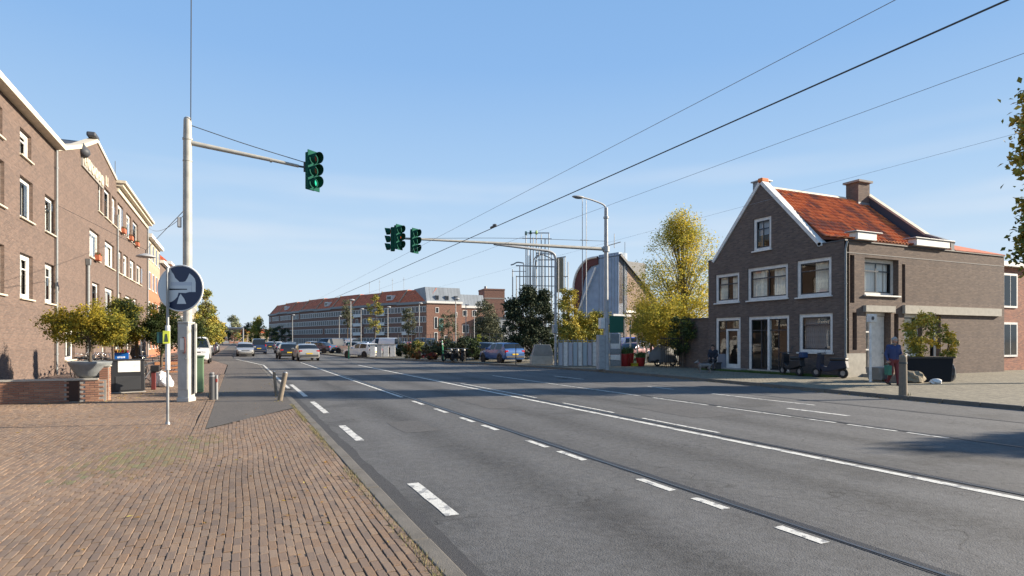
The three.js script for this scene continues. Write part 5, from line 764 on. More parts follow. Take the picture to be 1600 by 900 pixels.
// thin lamp posts and flag poles across the square
const postProto = (() => { const t = thing('street_lamp', 'slim grey street lamp among parked cars on the square', 'lamp post', atDepth(548, 66, -0.05), 0, 'lamp posts on the square'); part(t, 'post', cyl(0.07, 0.045, 6.2, 0, 0, 0, 10), M.galv); part(t, 'lamp', new THREE.SphereGeometry(0.22, 12, 8).scale(1.3, 0.5, 0.8).translate(0.15, 6.2, 0), M.greyPaint); return t; })();
[[457, 105], [530, 110], [564, 85], [606, 80], [655, 72], [712, 64], [728, 75], [741, 90]].forEach(([px, d]) => dup(postProto, atDepth(px, d, -0.05), 0));
{
  const g = (px, py0, py1, lab, lean) => { const b = onGround(px, py1, WALK), d = 1598 / (py1 - 532), h = heightAt(py0, d), t = thing('marker_pole', lab, 'pole', b); part(t, 'pole', rod(V(0, 0, 0), V(lean, h, 0), 0.06, 0.05), std(0.03, 0.26, 0.12, 0.5)); part(t, 'cap', cyl(0.065, 0.03, 0.06, lean, h, 0), M.white); part(t, 'band', rod(V(lean * 0.82, h * 0.82, 0), V(lean * 0.9, h * 0.9, 0), 0.064), M.white); };
  g(545, 536, 561, 'green marker pole beside the white parked hatchback', 0); g(693, 534, 564, 'leaning green pole among the dark shrubs', -0.12);
  for (const [px, py, lab] of [[806, 570, 'thin dark post on the kerb by the blue hatchback'], [870, 571, 'thin post at the foot of the bent tube']]) { const b = onGround(px, py, WALK), t = thing('thin_post', lab, 'post', b); part(t, 'post', cyl(0.035, 0.03, 1.35), M.darkMetal); part(t, 'cap', new THREE.SphereGeometry(0.045, 10, 8).translate(0, 1.36, 0), M.darkMetal); }
}
// round mirror sign on its thin pole, with a small yellow sign below
{
  const b = onGround(262, 663), d = 12.2, t = thing('mirror_sign', 'round navy and white sign on a thin grey pole', 'sign', b, 0), cy = heightAt(450, d), k = d / FOCAL, R = 35.5 * k;
  part(t, 'pole', cyl(0.028, 0.028, cy + R * 0.93), M.galv);
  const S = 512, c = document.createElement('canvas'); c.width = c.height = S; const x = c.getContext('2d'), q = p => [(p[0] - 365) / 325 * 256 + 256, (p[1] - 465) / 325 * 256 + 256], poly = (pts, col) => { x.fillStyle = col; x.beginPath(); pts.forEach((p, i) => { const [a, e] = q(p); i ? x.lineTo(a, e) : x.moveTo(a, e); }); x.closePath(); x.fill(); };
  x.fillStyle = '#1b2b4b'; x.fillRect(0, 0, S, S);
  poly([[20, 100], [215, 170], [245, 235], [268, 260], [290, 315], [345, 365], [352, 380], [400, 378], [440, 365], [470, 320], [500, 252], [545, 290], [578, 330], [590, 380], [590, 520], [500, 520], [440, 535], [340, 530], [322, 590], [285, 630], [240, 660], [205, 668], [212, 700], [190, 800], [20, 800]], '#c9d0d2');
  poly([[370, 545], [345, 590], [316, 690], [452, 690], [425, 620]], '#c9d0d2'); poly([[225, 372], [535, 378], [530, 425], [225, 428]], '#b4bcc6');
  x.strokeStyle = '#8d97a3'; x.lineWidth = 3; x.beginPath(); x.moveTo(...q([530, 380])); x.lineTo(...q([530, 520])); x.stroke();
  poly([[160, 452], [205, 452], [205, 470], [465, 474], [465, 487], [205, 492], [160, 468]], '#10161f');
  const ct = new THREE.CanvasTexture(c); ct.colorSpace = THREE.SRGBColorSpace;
  const off = 18 * k, disc = new THREE.CircleGeometry(R, 48), face = new THREE.Mesh(disc, new THREE.MeshStandardMaterial({ map: ct, roughness: 0.35 })); face.name = 'sign_face';
  const plate = part(t, 'sign_plate', new THREE.CylinderGeometry(R, R, 0.02, 48).rotateX(Math.PI / 2), M.leadGrey); plate.position.set(off, cy, 0.045); plate.rotation.y = -0.46; 
  face.position.set(0, 0, 0.0125); plate.add(face); part(plate, 'rim', new THREE.TorusGeometry(R, 0.018, 10, 56), M.white); part(plate, 'clamp', [box(0.1, 0.06, 0.06, -off * 0.95, R * 0.5, -0.03), box(0.1, 0.06, 0.06, -off * 0.95, -R * 0.5, -0.03)], M.galv);
  face.castShadow = face.receiveShadow = true;
  part(t, 'front_strap', rod(V(0.0, cy - R * 0.86, 0.06), V(0.0, cy + R * 0.86, 0.075), 0.010), M.galv);
  const ys = heightAt(527, d), sg = part(t, 'small_sign', rbox(0.13, 0.26, 0.012, 0.01, -0.02, ys, 0.04), std(0.55, 0.62, 0.06, 0.5)); part(sg, 'symbol', prism([[-0.035, -0.09], [-0.012, 0.07], [0.012, 0.07], [0.035, -0.09]], 0.004).translate(-0.02, ys, 0.051), std(0.03, 0.05, 0.04, 0.6)); part(t, 'side_sign', rbox(0.12, 0.22, 0.012, 0.01, -0.13, ys - 0.01, 0.02), std(0.01, 0.06, 0.06, 0.5));
  part(t, 'pole_sleeve', cyl(0.045, 0.045, 0.9, 0, heightAt(578, d), 0), M.white);
  part(t, 'base_collar', cyl(0.05, 0.04, 0.05, 0, 0, 0), M.galv);
}
// bollards
{
  const a = onGround(331, 625), t = thing('bollard', 'dark upright bollard pair with worn pale top beside the cycle path', 'bollard', a); part(t, 'post', [cyl(0.075, 0.075, 0.72, 0, 0, 0), lathe([[0.075, 0], [0.07, 0.04], [0.04, 0.065], [0, 0.07]], 20).translate(0, 0.72, 0)], M.darkMetal); part(t, 'rear_post', cyl(0.05, 0.05, 0.7, 0.11, 0, -0.12), M.galv); part(t, 'reflector', rbox(0.05, 0.1, 0.02, 0.005, 0.12, 0.55, -0.06), std(0.3, 0.05, 0.04, 0.4)); part(t, 'cap', cyl(0.078, 0.06, 0.1, 0, 0.68, 0), M.greyPaint);
  const lean = (px, py, dx, h, r, lab) => { const b = onGround(px, py), q = thing('leaning_post', lab, 'bollard', b); part(q, 'post', rod(V(0, -0.02, 0), V(dx, h, 0), r, r, 14), M.wood); part(q, 'cap', rod(V(dx, h, 0), V(dx * 1.04, h + 0.03, 0), r, r * 0.7, 14), M.galv); };
  lean(432, 618, -0.07, 0.73, 0.045, 'slim wooden post leaning back from the kerb'); lean(437, 626, 0.15, 0.78, 0.07, 'thick wooden post leaning towards the road by the kerb');
  const c = onGround(1411, 618, WALK), w = thing('wooden_post', 'weathered wooden post on the far pavement before the walking man', 'bollard', c); part(w, 'post', [cyl(0.115, 0.1, 1.15, 0, 0, 0, 10), cyl(0.1, 0.07, 0.06, 0, 1.15, 0, 10)], M.wood); part(w, 'band', cyl(0.112, 0.11, 0.05, 0, 0.95, 0, 12), M.darkMetal); part(w, 'weed', blades(60, () => V(gauss() * 0.12 + 0.1, 0, gauss() * 0.1), 0.1, 0.01, [[0.14, 0.13, 0.04]]), grassMat);
}
// slim sign pole with white box before the side door
{
  const b = onGround(1360, 597, WALK), t = thing('meter_pole', 'thin white pole with a small white box before the side door', 'pole', b), h = heightAt(505, 24.5); part(t, 'pole', cyl(0.05, 0.045, h), M.white); part(t, 'box', rbox(0.36, 0.32, 0.2, 0.03, 0.08, h + 0.12, 0), M.white); part(t, 'dial', cyl(0.07, 0.07, 0.02).rotateX(Math.PI / 2).translate(-0.02, h + 0.12, 0.11), M.darkMetal);
}
// small no-entry sign behind the container
{ const b = atDepth(190, 24), t = thing('no_entry_sign', 'small white oval sign with red rim on a grey post', 'sign', b), y = heightAt(525, 24); part(t, 'post', cyl(0.035, 0.035, y + 0.6), M.galv); const p = part(t, 'plate', new THREE.CylinderGeometry(0.17, 0.17, 0.015, 28).rotateX(Math.PI / 2).scale(1, 0.85, 1).translate(0, y, 0.05), M.white); part(p, 'red_rim', new THREE.TorusGeometry(0.15, 0.026, 8, 32).scale(1, 0.85, 0.5).translate(0, y, 0.06), std(0.5, 0.02, 0.02, 0.45)); }

// ================================================================== VEHICLES
const paintMat = {}; function carPaint(r, g, b, metal = 0.2) { const k = [r, g, b].join(); return paintMat[k] ??= new THREE.MeshPhysicalMaterial({ color: rgb(r, g, b), roughness: 0.38, metalness: metal, clearcoat: 0.8, clearcoatRoughness: 0.06 }); }
const carGlass = std(0.012, 0.016, 0.02, 0.05), tail = std(0.42, 0.012, 0.012, 0.25), headl = std(0.55, 0.57, 0.58, 0.12), plateY = std(0.62, 0.42, 0.03, 0.5);
const SHAPES = {   // station s from the nose, belt height, roof height, half width
  hatch: [[0, .60, .60, .60], [.07, .70, .70, .76], [.35, .80, .80, .84], [.9, .92, .92, .87], [1.2, .97, .97, .875], [1.75, .97, 1.36, .88], [1.85, .97, 1.41, .88], [2.3, .97, 1.47, .88], [2.5, .97, 1.475, .88], [2.6, .97, 1.475, .88], [3.1, .98, 1.46, .875], [3.5, 1.0, 1.42, .87], [3.62, 1.0, 1.38, .865], [3.95, 1.0, 1.05, .85], [4.03, .96, .96, .82], [4.1, .75, .75, .78]],
  sedan: [[0, .58, .58, .60], [.08, .68, .68, .78], [.4, .80, .80, .86], [1.1, .90, .90, .88], [1.5, .94, .94, .885], [2.15, .95, 1.36, .89], [2.3, .95, 1.41, .89], [2.7, .95, 1.45, .89], [2.8, .95, 1.45, .89], [2.9, .95, 1.45, .89], [3.3, .96, 1.41, .885], [3.5, .97, 1.35, .88], [3.95, 1.0, 1.03, .875], [4.45, 1.0, 1.0, .85], [4.55, .94, .94, .82], [4.6, .7, .7, .78]],
  van: [[0, .75, .75, .70], [.07, .95, .95, .84], [.4, 1.08, 1.08, .90], [.75, 1.15, 1.15, .92], [1.4, 1.15, 1.86, .93], [1.55, 1.15, 1.93, .93], [2.1, 1.15, 1.96, .93], [2.2, 1.15, 1.96, .93], [2.3, 1.15, 1.96, .93], [3.2, 1.15, 1.96, .93], [4.2, 1.15, 1.95, .93], [4.45, 1.15, 1.9, .92], [4.55, 1.15, 1.18, .91], [4.62, .9, .9, .88]],
};
function makeCar(type, colour) {
  const st = SHAPES[type], L = st[st.length - 1][0], g = new THREE.Group(), rings = st.map(([s, belt, roof, hw], i) => {
    const yb = 0.26 + (i === 0 || i === st.length - 1 ? 0.1 : i === 1 ? 0.03 : 0), cab = Math.max(0, roof - belt), wt = hw * 0.96 - cab * 0.3, top = roof + (cab > 0.2 ? 0.0 : 0);
    const half = [[0, yb], [hw * 0.9, yb], [hw * 0.99, yb + 0.1], [hw, (yb + belt) / 2 + 0.05], [hw * 0.965, belt], [wt, cab > 0.1 ? roof - 0.05 : roof], [wt * 0.86, roof + 0.008], [0, roof + 0.025]];
    return [...half, ...half.slice(1, 7).reverse().map(p => [-p[0], p[1]])].map(p => V(p[0], p[1], s - L / 2));
  });
  const body = [], glass = [], N = 14, cabin = i => st[i][2] - st[i][1] > 0.3;
  for (let i = 0; i < st.length - 1; i++) for (let k = 0; k < N; k++) {
    const a = rings[i][k], b = rings[i][(k + 1) % N], c = rings[i + 1][(k + 1) % N], d = rings[i + 1][k], side = k === 4 || k === 9, top = k >= 5 && k <= 8, screen = cabin(i) !== cabin(i + 1) , slim = st[i + 1][0] - st[i][0] < 0.16;
    let gl = (side && cabin(i) && cabin(i + 1) && !slim && !(type === 'van' && st[i][0] > 2.25)) || (top && screen);
    const tri = (x, y, z) => (gl ? glass : body).push(x.x, x.y, x.z, y.x, y.y, y.z, z.x, z.y, z.z); tri(a, b, c); tri(a, c, d);
  }
  for (const [r, flip] of [[rings[0], 1], [rings[rings.length - 1], 0]]) { const c = V(0, (r[0].y + r[7].y) / 2, r[0].z); for (let k = 0; k < N; k++) { const p = r[k], q = r[(k + 1) % N]; body.push(...(flip ? [c, q, p] : [c, p, q]).flatMap(v => [v.x, v.y, v.z])); } }
  const mk = a => { let m = new THREE.BufferGeometry(); m.setAttribute('position', new THREE.Float32BufferAttribute(a, 3)); m = mergeVertices(m, 1e-4); m = toCreasedNormals(m, 0.62); return m; };
  part(g, 'body', mk(body), colour); part(g, 'windows', mk(glass), carGlass);
  const wz = [0.78, L - 0.82], wr = type === 'van' ? 0.34 : 0.315, hw = type === 'van' ? 0.92 : 0.875;
  for (const z of wz) for (const s of [-1, 1]) { part(g, 'wheel_arch', new THREE.CylinderGeometry(wr + 0.07, wr + 0.07, 0.05, 22).rotateZ(Math.PI / 2).translate(s * (hw - 0.015), wr + 0.02, z - L / 2), M.black); const w = part(g, 'wheel', new THREE.TorusGeometry(wr - 0.07, 0.075, 10, 26).rotateY(Math.PI / 2).scale(1.25, 1, 1).translate(s * (hw - 0.06), wr, z - L / 2), M.rubber); part(w, 'rim', new THREE.CylinderGeometry(wr - 0.1, wr - 0.1, 0.13, 18).rotateZ(Math.PI / 2).translate(s * (hw - 0.06), wr, z - L / 2), M.galv); }
  const e = L / 2, hy = type === 'van' ? 0.86 : 0.66, ty = type === 'van' ? 1.05 : 0.84, tw = type === 'van' ? 0.14 : 0.26;
  for (const s of [-1, 1]) { part(g, 'headlight', rbox(0.30, 0.13, 0.2, 0.04, s * 0.58, hy, -e + 0.12), headl); part(g, 'taillight', rbox(tw, type === 'van' ? 0.4 : 0.17, 0.16, 0.03, s * (0.83 - tw / 2), ty, e - 0.10), tail); part(g, 'mirror', rbox(0.2, 0.13, 0.1, 0.03, s * (hw + 0.08), type === 'van' ? 1.25 : 1.03, -e + (type === 'van' ? 1.1 : 1.5)), colour); }
  part(g, 'bumper', [rbox(1.5, 0.18, 0.16, 0.05, 0, 0.42, -e + 0.1), rbox(1.55, 0.2, 0.16, 0.05, 0, 0.45, e - 0.07)], M.darkMetal); part(g, 'number_plate', [box(0.5, 0.11, 0.02, 0, type === 'van' ? 0.75 : 0.64, e - 0.005 + (type === 'sedan' ? 0.03 : 0.02)), box(0.5, 0.11, 0.02, 0, 0.44, -e + 0.015)], plateY); part(g, 'grille', rbox(0.75, 0.1, 0.05, 0.02, 0, hy - 0.02, -e + 0.035), M.black);
  return g;
}
const carProto = {}; function car(type, col, pos, turn, label, group) {
  const m = carPaint(...col), key = type, proto = carProto[key] ??= makeCar(type, m), g = proto.clone(); g.name = numbered(type === 'van' ? 'parked_van' : 'parked_car');
  g.traverse(o => { if (o.isMesh && (o.name === 'body' || o.name === 'mirror')) o.material = m; }); g.position.copy(pos); g.rotation.y = turn; g.userData = { label, category: type === 'van' ? 'van' : 'car' }; if (group) g.userData.group = group; scene.add(g); return g;
}
const TYPES = { hatch: 'hatchback', sedan: 'saloon', van: 'van' }, nameOf = (c, type) => (({ silver: 'silver', white: 'white', black: 'black', navy: 'dark navy', blue: 'blue', bright: 'bright blue', grey: 'grey', red: 'red', teal: 'dark teal', darkred: 'dark red' })[Object.keys(C).find(k => C[k] === c)]) + ' ' + TYPES[type];
const C = { silver: [0.45, 0.44, 0.41, 0.5], white: [0.7, 0.7, 0.68, 0], black: [0.015, 0.016, 0.018, 0.2], navy: [0.015, 0.035, 0.09, 0.3], blue: [0.03, 0.10, 0.28, 0.3], bright: [0.02, 0.07, 0.45, 0.1], grey: [0.14, 0.145, 0.15, 0.4], red: [0.18, 0.015, 0.02, 0.2], teal: [0.04, 0.13, 0.13, 0.3], darkred: [0.10, 0.01, 0.015, 0.2] };
car('sedan', C.silver, onGround(477, 563, ROAD), 0.05, 'silver saloon driving away in the near lane with red tail lights').name = 'silver_car';
car('hatch', C.black, onGround(449, 560.5, ROAD), 0.04, 'black hatchback driving just ahead of the silver saloon').name = 'black_car';
car('van', C.navy, onGround(403, 553, ROAD), 0.03, 'dark blue van driving far down the near lane').name = 'blue_van';
car('hatch', C.silver, onGround(383, 556.5, ROAD), Math.PI, 'pale silver car parked at the kerb past the leaning posts');
for (const [i, c] of [C.grey, C.navy, C.black, C.red, C.silver, C.navy, C.black].entries()) car(i % 3 ? 'hatch' : 'sedan', c, V(0.95, ROAD, -76 - i * 6.3), Math.PI, nameOf(c, i % 3 ? 'hatch' : 'sedan') + ' in the line parked along the near kerb', 'cars parked along the near kerb');
for (const [i, c] of [C.navy, C.grey, C.black, C.white, C.navy, C.silver].entries()) car(i % 2 ? 'hatch' : 'sedan', c, V(5.6 + (i % 2) * 2.6, ROAD, -88 - i * 17), i % 2 ? Math.PI : 0, nameOf(c, i % 2 ? 'hatch' : 'sedan') + (i % 2 ? ' approaching far down the street' : ' driving away far down the street'), 'distant traffic on the street');
car('van', C.white, V(-2.75, 0, -51.5), Math.PI, 'white van parked facing us before the yellow green tree');
for (const [i, c] of [C.navy, C.silver, C.black, C.grey, C.darkred, C.navy, C.white, C.black].entries()) car(i % 3 ? 'hatch' : 'sedan', c, V(-3.3, 0, -58.5 - i * 6.1), Math.PI, nameOf(c, i % 3 ? 'hatch' : 'sedan') + ' in the line parked before the terraced houses', 'cars parked before the terraced houses');
car('hatch', C.white, onGround(566, 559, ROAD), 0.55, 'white hatchback parked at the kerb by the green marker pole');
car('hatch', C.blue, onGround(783, 566, WALK), 0.12, 'blue hatchback parked on the pavement edge, seen from its rear').name = 'blue_hatchback';
car('hatch', C.black, atDepth(752, 51, WALK), 0.5, 'black car parked beyond the blue hatchback');
srand(640);
{ const spots = []; for (let i = 0; i < 9; i++) spots.push([497 + i * 17, 78 + (i % 3) * 3, i]); for (let i = 0; i < 8; i++) spots.push([485 + i * 20, 112 + (i % 2) * 5, i + 3]); for (let i = 0; i < 5; i++) spots.push([660 + i * 22, 78 + i * 2, i + 1]);
  spots.forEach(([px, d, i]) => { const ty = i % 4 === 0 ? 'sedan' : i % 5 === 1 ? 'van' : 'hatch', cc = [C.navy, C.black, C.grey, C.silver, C.navy, C.teal, C.white, C.black, C.red][i % 9]; car(ty, cc, atDepth(px, d, px > 560 || d < 90 ? WALK : WALK), rr(0.2, 0.9) + (i % 3 ? Math.PI / 2 : 0), nameOf(cc, ty) + (px > 655 ? ' parked behind the hedge plants' : d < 100 ? ' parked in the row on the square' : ' parked in the second row before the long terrace'), px > 655 ? 'cars parked behind the hedge' : d < 100 ? 'cars parked on the square' : 'cars parked before the long terrace'); }); }
car('van', C.bright, atDepth(985, 60, WALK), 2.75, 'bright blue van parked behind the red plant pots'); car('van', C.bright, atDepth(1017, 61, WALK), 2.8, 'bright blue van parked beside the other blue van near the railings');
car('hatch', C.darkred, atDepth(988, 50, WALK), 1.9, 'dark red car parked in front of the blue vans'); car('sedan', C.silver, atDepth(1018, 52, WALK), 2.2, 'silver car parked between the blue vans and the covered trailer');

// ------------------------------------------------------------------ bicycles
function makeBike(mat) {
  const g = new THREE.Group(), r = 0.33, A = V(-0.52, r, 0), B = V(0.54, r, 0), bb = V(-0.06, 0.29, 0), seat = V(-0.22, 0.85, 0), head = V(0.36, 0.86, 0), t = (p, q, w = 0.016) => rod(p, q, w, w, 8);
  for (const p of [A, B]) { const w = part(g, 'wheel', new THREE.TorusGeometry(r - 0.02, 0.02, 8, 30).translate(p.x, p.y, 0), M.rubber); const sp = []; for (let i = 0; i < 12; i++) { const a = i * Math.PI / 6; sp.push(rod(V(p.x, p.y, 0), V(p.x + Math.cos(a) * (r - 0.03), p.y + Math.sin(a) * (r - 0.03), 0), 0.0025, 0.0025, 4)); } part(w, 'spokes', [...sp, cyl(0.025, 0.025, 0.08, 0, -0.04, 0, 10).rotateX(Math.PI / 2).translate(p.x, p.y, 0)], M.chrome); }
  part(g, 'frame', [t(bb, seat), t(bb, head.clone().add(V(0.02, -0.12, 0)), 0.02), t(seat.clone().add(V(0.02, -0.1, 0)), head), t(A, bb, 0.011), t(A, seat.clone().add(V(0.01, -0.06, 0)), 0.009), t(head, B, 0.014), t(head, head.clone().add(V(-0.04, 0.17, 0)))], mat);
  part(g, 'saddle', rbox(0.26, 0.07, 0.16, 0.03, -0.25, 0.92, 0), M.black); part(g, 'handlebar', tube([V(0.14, 1.03, -0.29), V(0.3, 1.05, -0.22), V(0.33, 1.05, 0), V(0.3, 1.05, 0.22), V(0.14, 1.03, 0.29)], 0.013, 20, 8), M.chrome);
  part(g, 'pedals', [rod(V(-0.06, 0.29, -0.1), V(-0.06, 0.29, 0.1), 0.012), box(0.09, 0.02, 0.07, 0.06, 0.2, 0.13), box(0.09, 0.02, 0.07, -0.18, 0.38, -0.13), rod(V(-0.06, 0.29, 0.09), V(0.06, 0.2, 0.09), 0.01), rod(V(-0.06, 0.29, -0.09), V(-0.18, 0.38, -0.09), 0.01)], M.darkMetal);
  part(g, 'mudguard', [new THREE.TorusGeometry(r + 0.02, 0.012, 6, 18, 2.6).rotateZ(0.5).translate(A.x, A.y, 0), new THREE.TorusGeometry(r + 0.02, 0.012, 6, 14, 1.9).rotateZ(0.8).translate(B.x, B.y, 0)], mat); part(g, 'rack', [box(0.34, 0.015, 0.12, -0.5, 0.72, 0), t(V(-0.56, 0.71, 0.05), V(-0.52, r, 0.05), 0.006), t(V(-0.56, 0.71, -0.05), V(-0.52, r, -0.05), 0.006)], M.darkMetal);
  return g;
}
{
  const mats = [M.black, std(0.03, 0.04, 0.06, 0.4), std(0.05, 0.05, 0.05, 0.4), std(0.10, 0.02, 0.02, 0.4)], protos = mats.map(makeBike); srand(71);
  const put = (px, d, turn, k, label, group) => { const b = protos[k].clone(); b.name = numbered('bicycle'); b.position.copy(atDepth(px, d, 0)); b.rotation.set(0, turn, rr(-0.03, 0.03)); b.rotation.x = rr(0.06, 0.14); b.userData = { label, category: 'bicycle' }; if (group) b.userData.group = group; scene.add(b); };
  for (const [i, p] of [[132, 27], [142, 27.6], [150, 28.2], [158, 27], [166, 28.5], [173, 27.5], [126, 29], [138, 30], [148, 31], [161, 31]].entries()) put(p[0], p[1], 1.2 + rr(-0.25, 0.25), i % 3, 'dark bicycle crowded in the row behind the bowl planter', 'bicycles parked behind the bowl planter');
  put(228, 22.5, 1.0, 1, 'dark bicycle leaning between the waste container and the red post'); put(222, 24.5, 1.5, 0, 'black bicycle parked behind the dark waste container'); put(236, 25.5, 0.7, 2, 'grey bicycle parked behind the dark red post'); put(271, 27, 0.3, 3, 'dark red bicycle parked behind the brown bench'); put(276, 31, 0.5, 0, 'black bicycle parked just behind the pale mast');
}

// ------------------------------------------------------------------ near pavement: planter, wall, container, signs
{
  const b = onGround(146, 627), w = thing('brick_wall', 'low brick wall with end pier beside the pavement', 'wall', b), k = 17 / FOCAL;
  const brick = clean(new RoundedBoxGeometry(0.21, 0.052, 0.1, 1, 0.006)), bm = [std(0.30, 0.155, 0.10, 0.9), std(0.26, 0.13, 0.085, 0.9), std(0.35, 0.19, 0.12, 0.9)]; srand(17);
  const core = part(w, 'wall', [boxAt(-2.4, 0, -0.085, 0.31, 0.60, 0.085)], M.concrete), pier = part(w, 'pier', boxAt(0.135, 0, -0.2, 0.36, 0.97, 0.02 + 0.0), M.concrete);
  const lay = (parent, x0, x1, z, y1, turn) => { for (let r = 0, y = 0.035; y < y1; r++, y += 0.0625) for (let x = x0 + (r % 2 ? 0.0 : 0.11); x < x1 - 0.05; x += 0.22) { const m = new THREE.Mesh(brick, pick(bm)); m.name = 'brick'; if (turn) { m.position.set(z + rr(-.003, .003), y, x + 0.1); m.rotation.y = Math.PI / 2; } else m.position.set(x + 0.1, y, z + rr(-0.003, 0.003)); m.castShadow = m.receiveShadow = true; parent.add(m); } };
  lay(core, -2.4, -0.62, 0.05, 0.60, false); lay(core, -0.28, 0.10, 0.05, 0.60, false); for (let r = 0, y = 0.035; y < 0.97; r++, y += 0.0625) { const m = new THREE.Mesh(brick, pick(bm)); m.name = 'brick'; m.position.set(0.247, y, -0.012 + rr(-.003, .003)); pier.add(m); const q = new THREE.Mesh(brick, pick(bm)); q.name = 'brick'; q.position.set(0.326 + rr(-.003, .003), y, -0.12); q.rotation.y = Math.PI / 2; pier.add(q); for (const w2 of [m, q]) w2.castShadow = w2.receiveShadow = true; }
  part(w, 'dark_slab', boxAt(-0.60, 0.02, 0.02, -0.30, 0.585, 0.092), std(0.045, 0.022, 0.014, 0.8)); part(w, 'coping', [boxAt(-2.4, 0.60, -0.13, 0.13, 0.65, 0.12), boxAt(0.10, 0.97, -0.24, 0.4, 1.0, 0.05)], M.paleConcrete);  // solid slab in the wall; the dark of a hollow is painted on it
  const p = thing('bowl_planter', 'pale grey bowl planter standing on the low brick wall', 'planter', atDepth(141, 17.0, 0.655)); part(p, 'bowl', lathe([[0, 0], [0.26, 0], [0.34, 0.08], [0.5, 0.36], [0.53, 0.44], [0.5, 0.46], [0.46, 0.42], [0.3, 0.32], [0, 0.3]], 40), M.leadGrey); part(p, 'earth', cyl(0.42, 0.44, 0.04, 0, 0.33, 0, 24), M.soil);
}
{
  const d = 19.6, b = onGround(197, 613), c = thing('waste_container', 'black rounded waste container with a white panel on its front', 'container', b, 0.3);
  part(c, 'body', prism([[-0.46, 0.1], [-0.38, 0.03], [0.38, 0.03], [0.46, 0.1], [0.44, 1.02], [-0.44, 1.02]], 0.62, 0.03).translate(0, 0, 0.3), std(0.022, 0.023, 0.026, 0.32)); part(c, 'front_panel', rbox(0.62, 0.36, 0.012, 0.005, 0.03, 0.86, 0.34), M.white); part(c, 'rim', rbox(0.96, 0.05, 0.7, 0.02, 0, 1.06, 0.0), M.black); part(c, 'foot', rbox(1.0, 0.04, 0.72, 0.015, 0, 0.02, 0), M.concrete); part(c, 'hollow', rbox(0.7, 0.45, 0.02, 0.01, 0, 0.32, 0.335), std(0.04, 0.042, 0.046, 0.3));
  const s = thing('blue_sign', 'blue notice board with white lines standing behind the waste container', 'sign', atDepth(190, 20.6)), y = heightAt(560, 20.6), cv = document.createElement('canvas'); cv.width = cv.height = 128; const x = cv.getContext('2d'); x.fillStyle = '#0f5fae'; x.fillRect(0, 0, 128, 128); x.fillStyle = '#eef4fb'; for (const [u, v, w2] of [[26, 44, 16], [44, 42, 14], [60, 44, 18], [80, 42, 20]]) x.fillRect(u, v, w2 - 3, 18); for (let i = 0; i < 7; i++) x.fillRect(22 + i * 12, 84, 8, 8); x.fillRect(20, 98, 84, 3); const ct = new THREE.CanvasTexture(cv); ct.colorSpace = THREE.SRGBColorSpace;
  const pl = part(s, 'board', rbox(0.42, 0.44, 0.03, 0.01, 0, y, 0), std(0.01, 0.1, 0.36, 0.4)); const fc = new THREE.Mesh(new THREE.PlaneGeometry(0.4, 0.42), new THREE.MeshStandardMaterial({ map: ct, roughness: 0.4 })); fc.name = 'print'; fc.position.set(0, y, 0.017); fc.receiveShadow = true; pl.add(fc); part(s, 'post', cyl(0.03, 0.03, y - 0.2, 0, 0, 0), M.galv); part(s, 'flowers', blades(160, () => V(rr(-0.2, 0.2), y + 0.2, rr(-0.05, 0.1)), 0.12, 0.02, [[0.5, 0.35, 0.04], [0.4, 0.04, 0.05], [0.06, 0.09, 0.03]]), grassMat);
  const bag = (name, label, pos, r, sy, mat, group) => { const g = new THREE.IcosahedronGeometry(r, 3), p = g.attributes.position; for (let i = 0; i < p.count; i++) { const v = V(p.getX(i), p.getY(i), p.getZ(i)), n = 0.75 + 0.45 * vnoise(v.x / r * 2.2 + 9, v.y / r * 2.2 + v.z / r * 2 + 20, 999, label.length) ; v.multiplyScalar(n); if (v.y < -r * 0.55) v.y = -r * 0.55; p.setXYZ(i, v.x, v.y * sy, v.z); } g.computeVertexNormals(); return solo(name, label, 'bag', g.translate(0, r * 0.55 * sy, 0), mat, pos, 0, group); };
  const plastic = std(0.62, 0.62, 0.62, 0.3), dkpl = std(0.03, 0.035, 0.045, 0.3);
  bag('white_bag', 'upright white sack standing behind the waste container', atDepth(206, 20.4, 0), 0.3, 2.2, plastic);
  bag('rubbish_bag', 'larger white rubbish bag heaped beside the dark red post', atDepth(252, 22.4), 0.34, 1.0, plastic); bag('rubbish_bag', 'small white rubbish bag leaning on the larger one', atDepth(260, 22.0), 0.22, 1.0, plastic); bag('rubbish_bag', 'crumpled white bag behind the other rubbish bags', atDepth(247, 23.4), 0.28, 1.2, plastic);
  bag('rubbish_bag', 'shiny dark bag beside the dark planter box', V(xOnZ(1470, -15.1), WALK, -15.1), 0.5, 1.1, dkpl); bag('white_litter', 'crumpled white paper bag on the pavement by the planter box', V(xOnZ(1462, -14.2), WALK, -14.2), 0.2, 0.6, M.white);
  bag('sand_sack', 'tan sack lying beside the walking man', V(xOnZ(1426, -14.9), WALK, -14.9), 0.46, 0.7, std(0.22, 0.18, 0.12, 0.9));
  const rp = onGround(240, 609), t = thing('red_post', 'dark red post with black letter box on top', 'post', rp); part(t, 'post', rbox(0.14, 0.62, 0.14, 0.02, 0, 0.31, 0), std(0.12, 0.02, 0.018, 0.5)); part(t, 'letter_box', rbox(0.28, 0.22, 0.24, 0.03, 0.05, 0.73, 0), M.black); part(t, 'rail', rod(V(0.1, 0.72, 0), V(1.0, 0.86, 0.1), 0.025), std(0.35, 0.22, 0.18, 0.6));
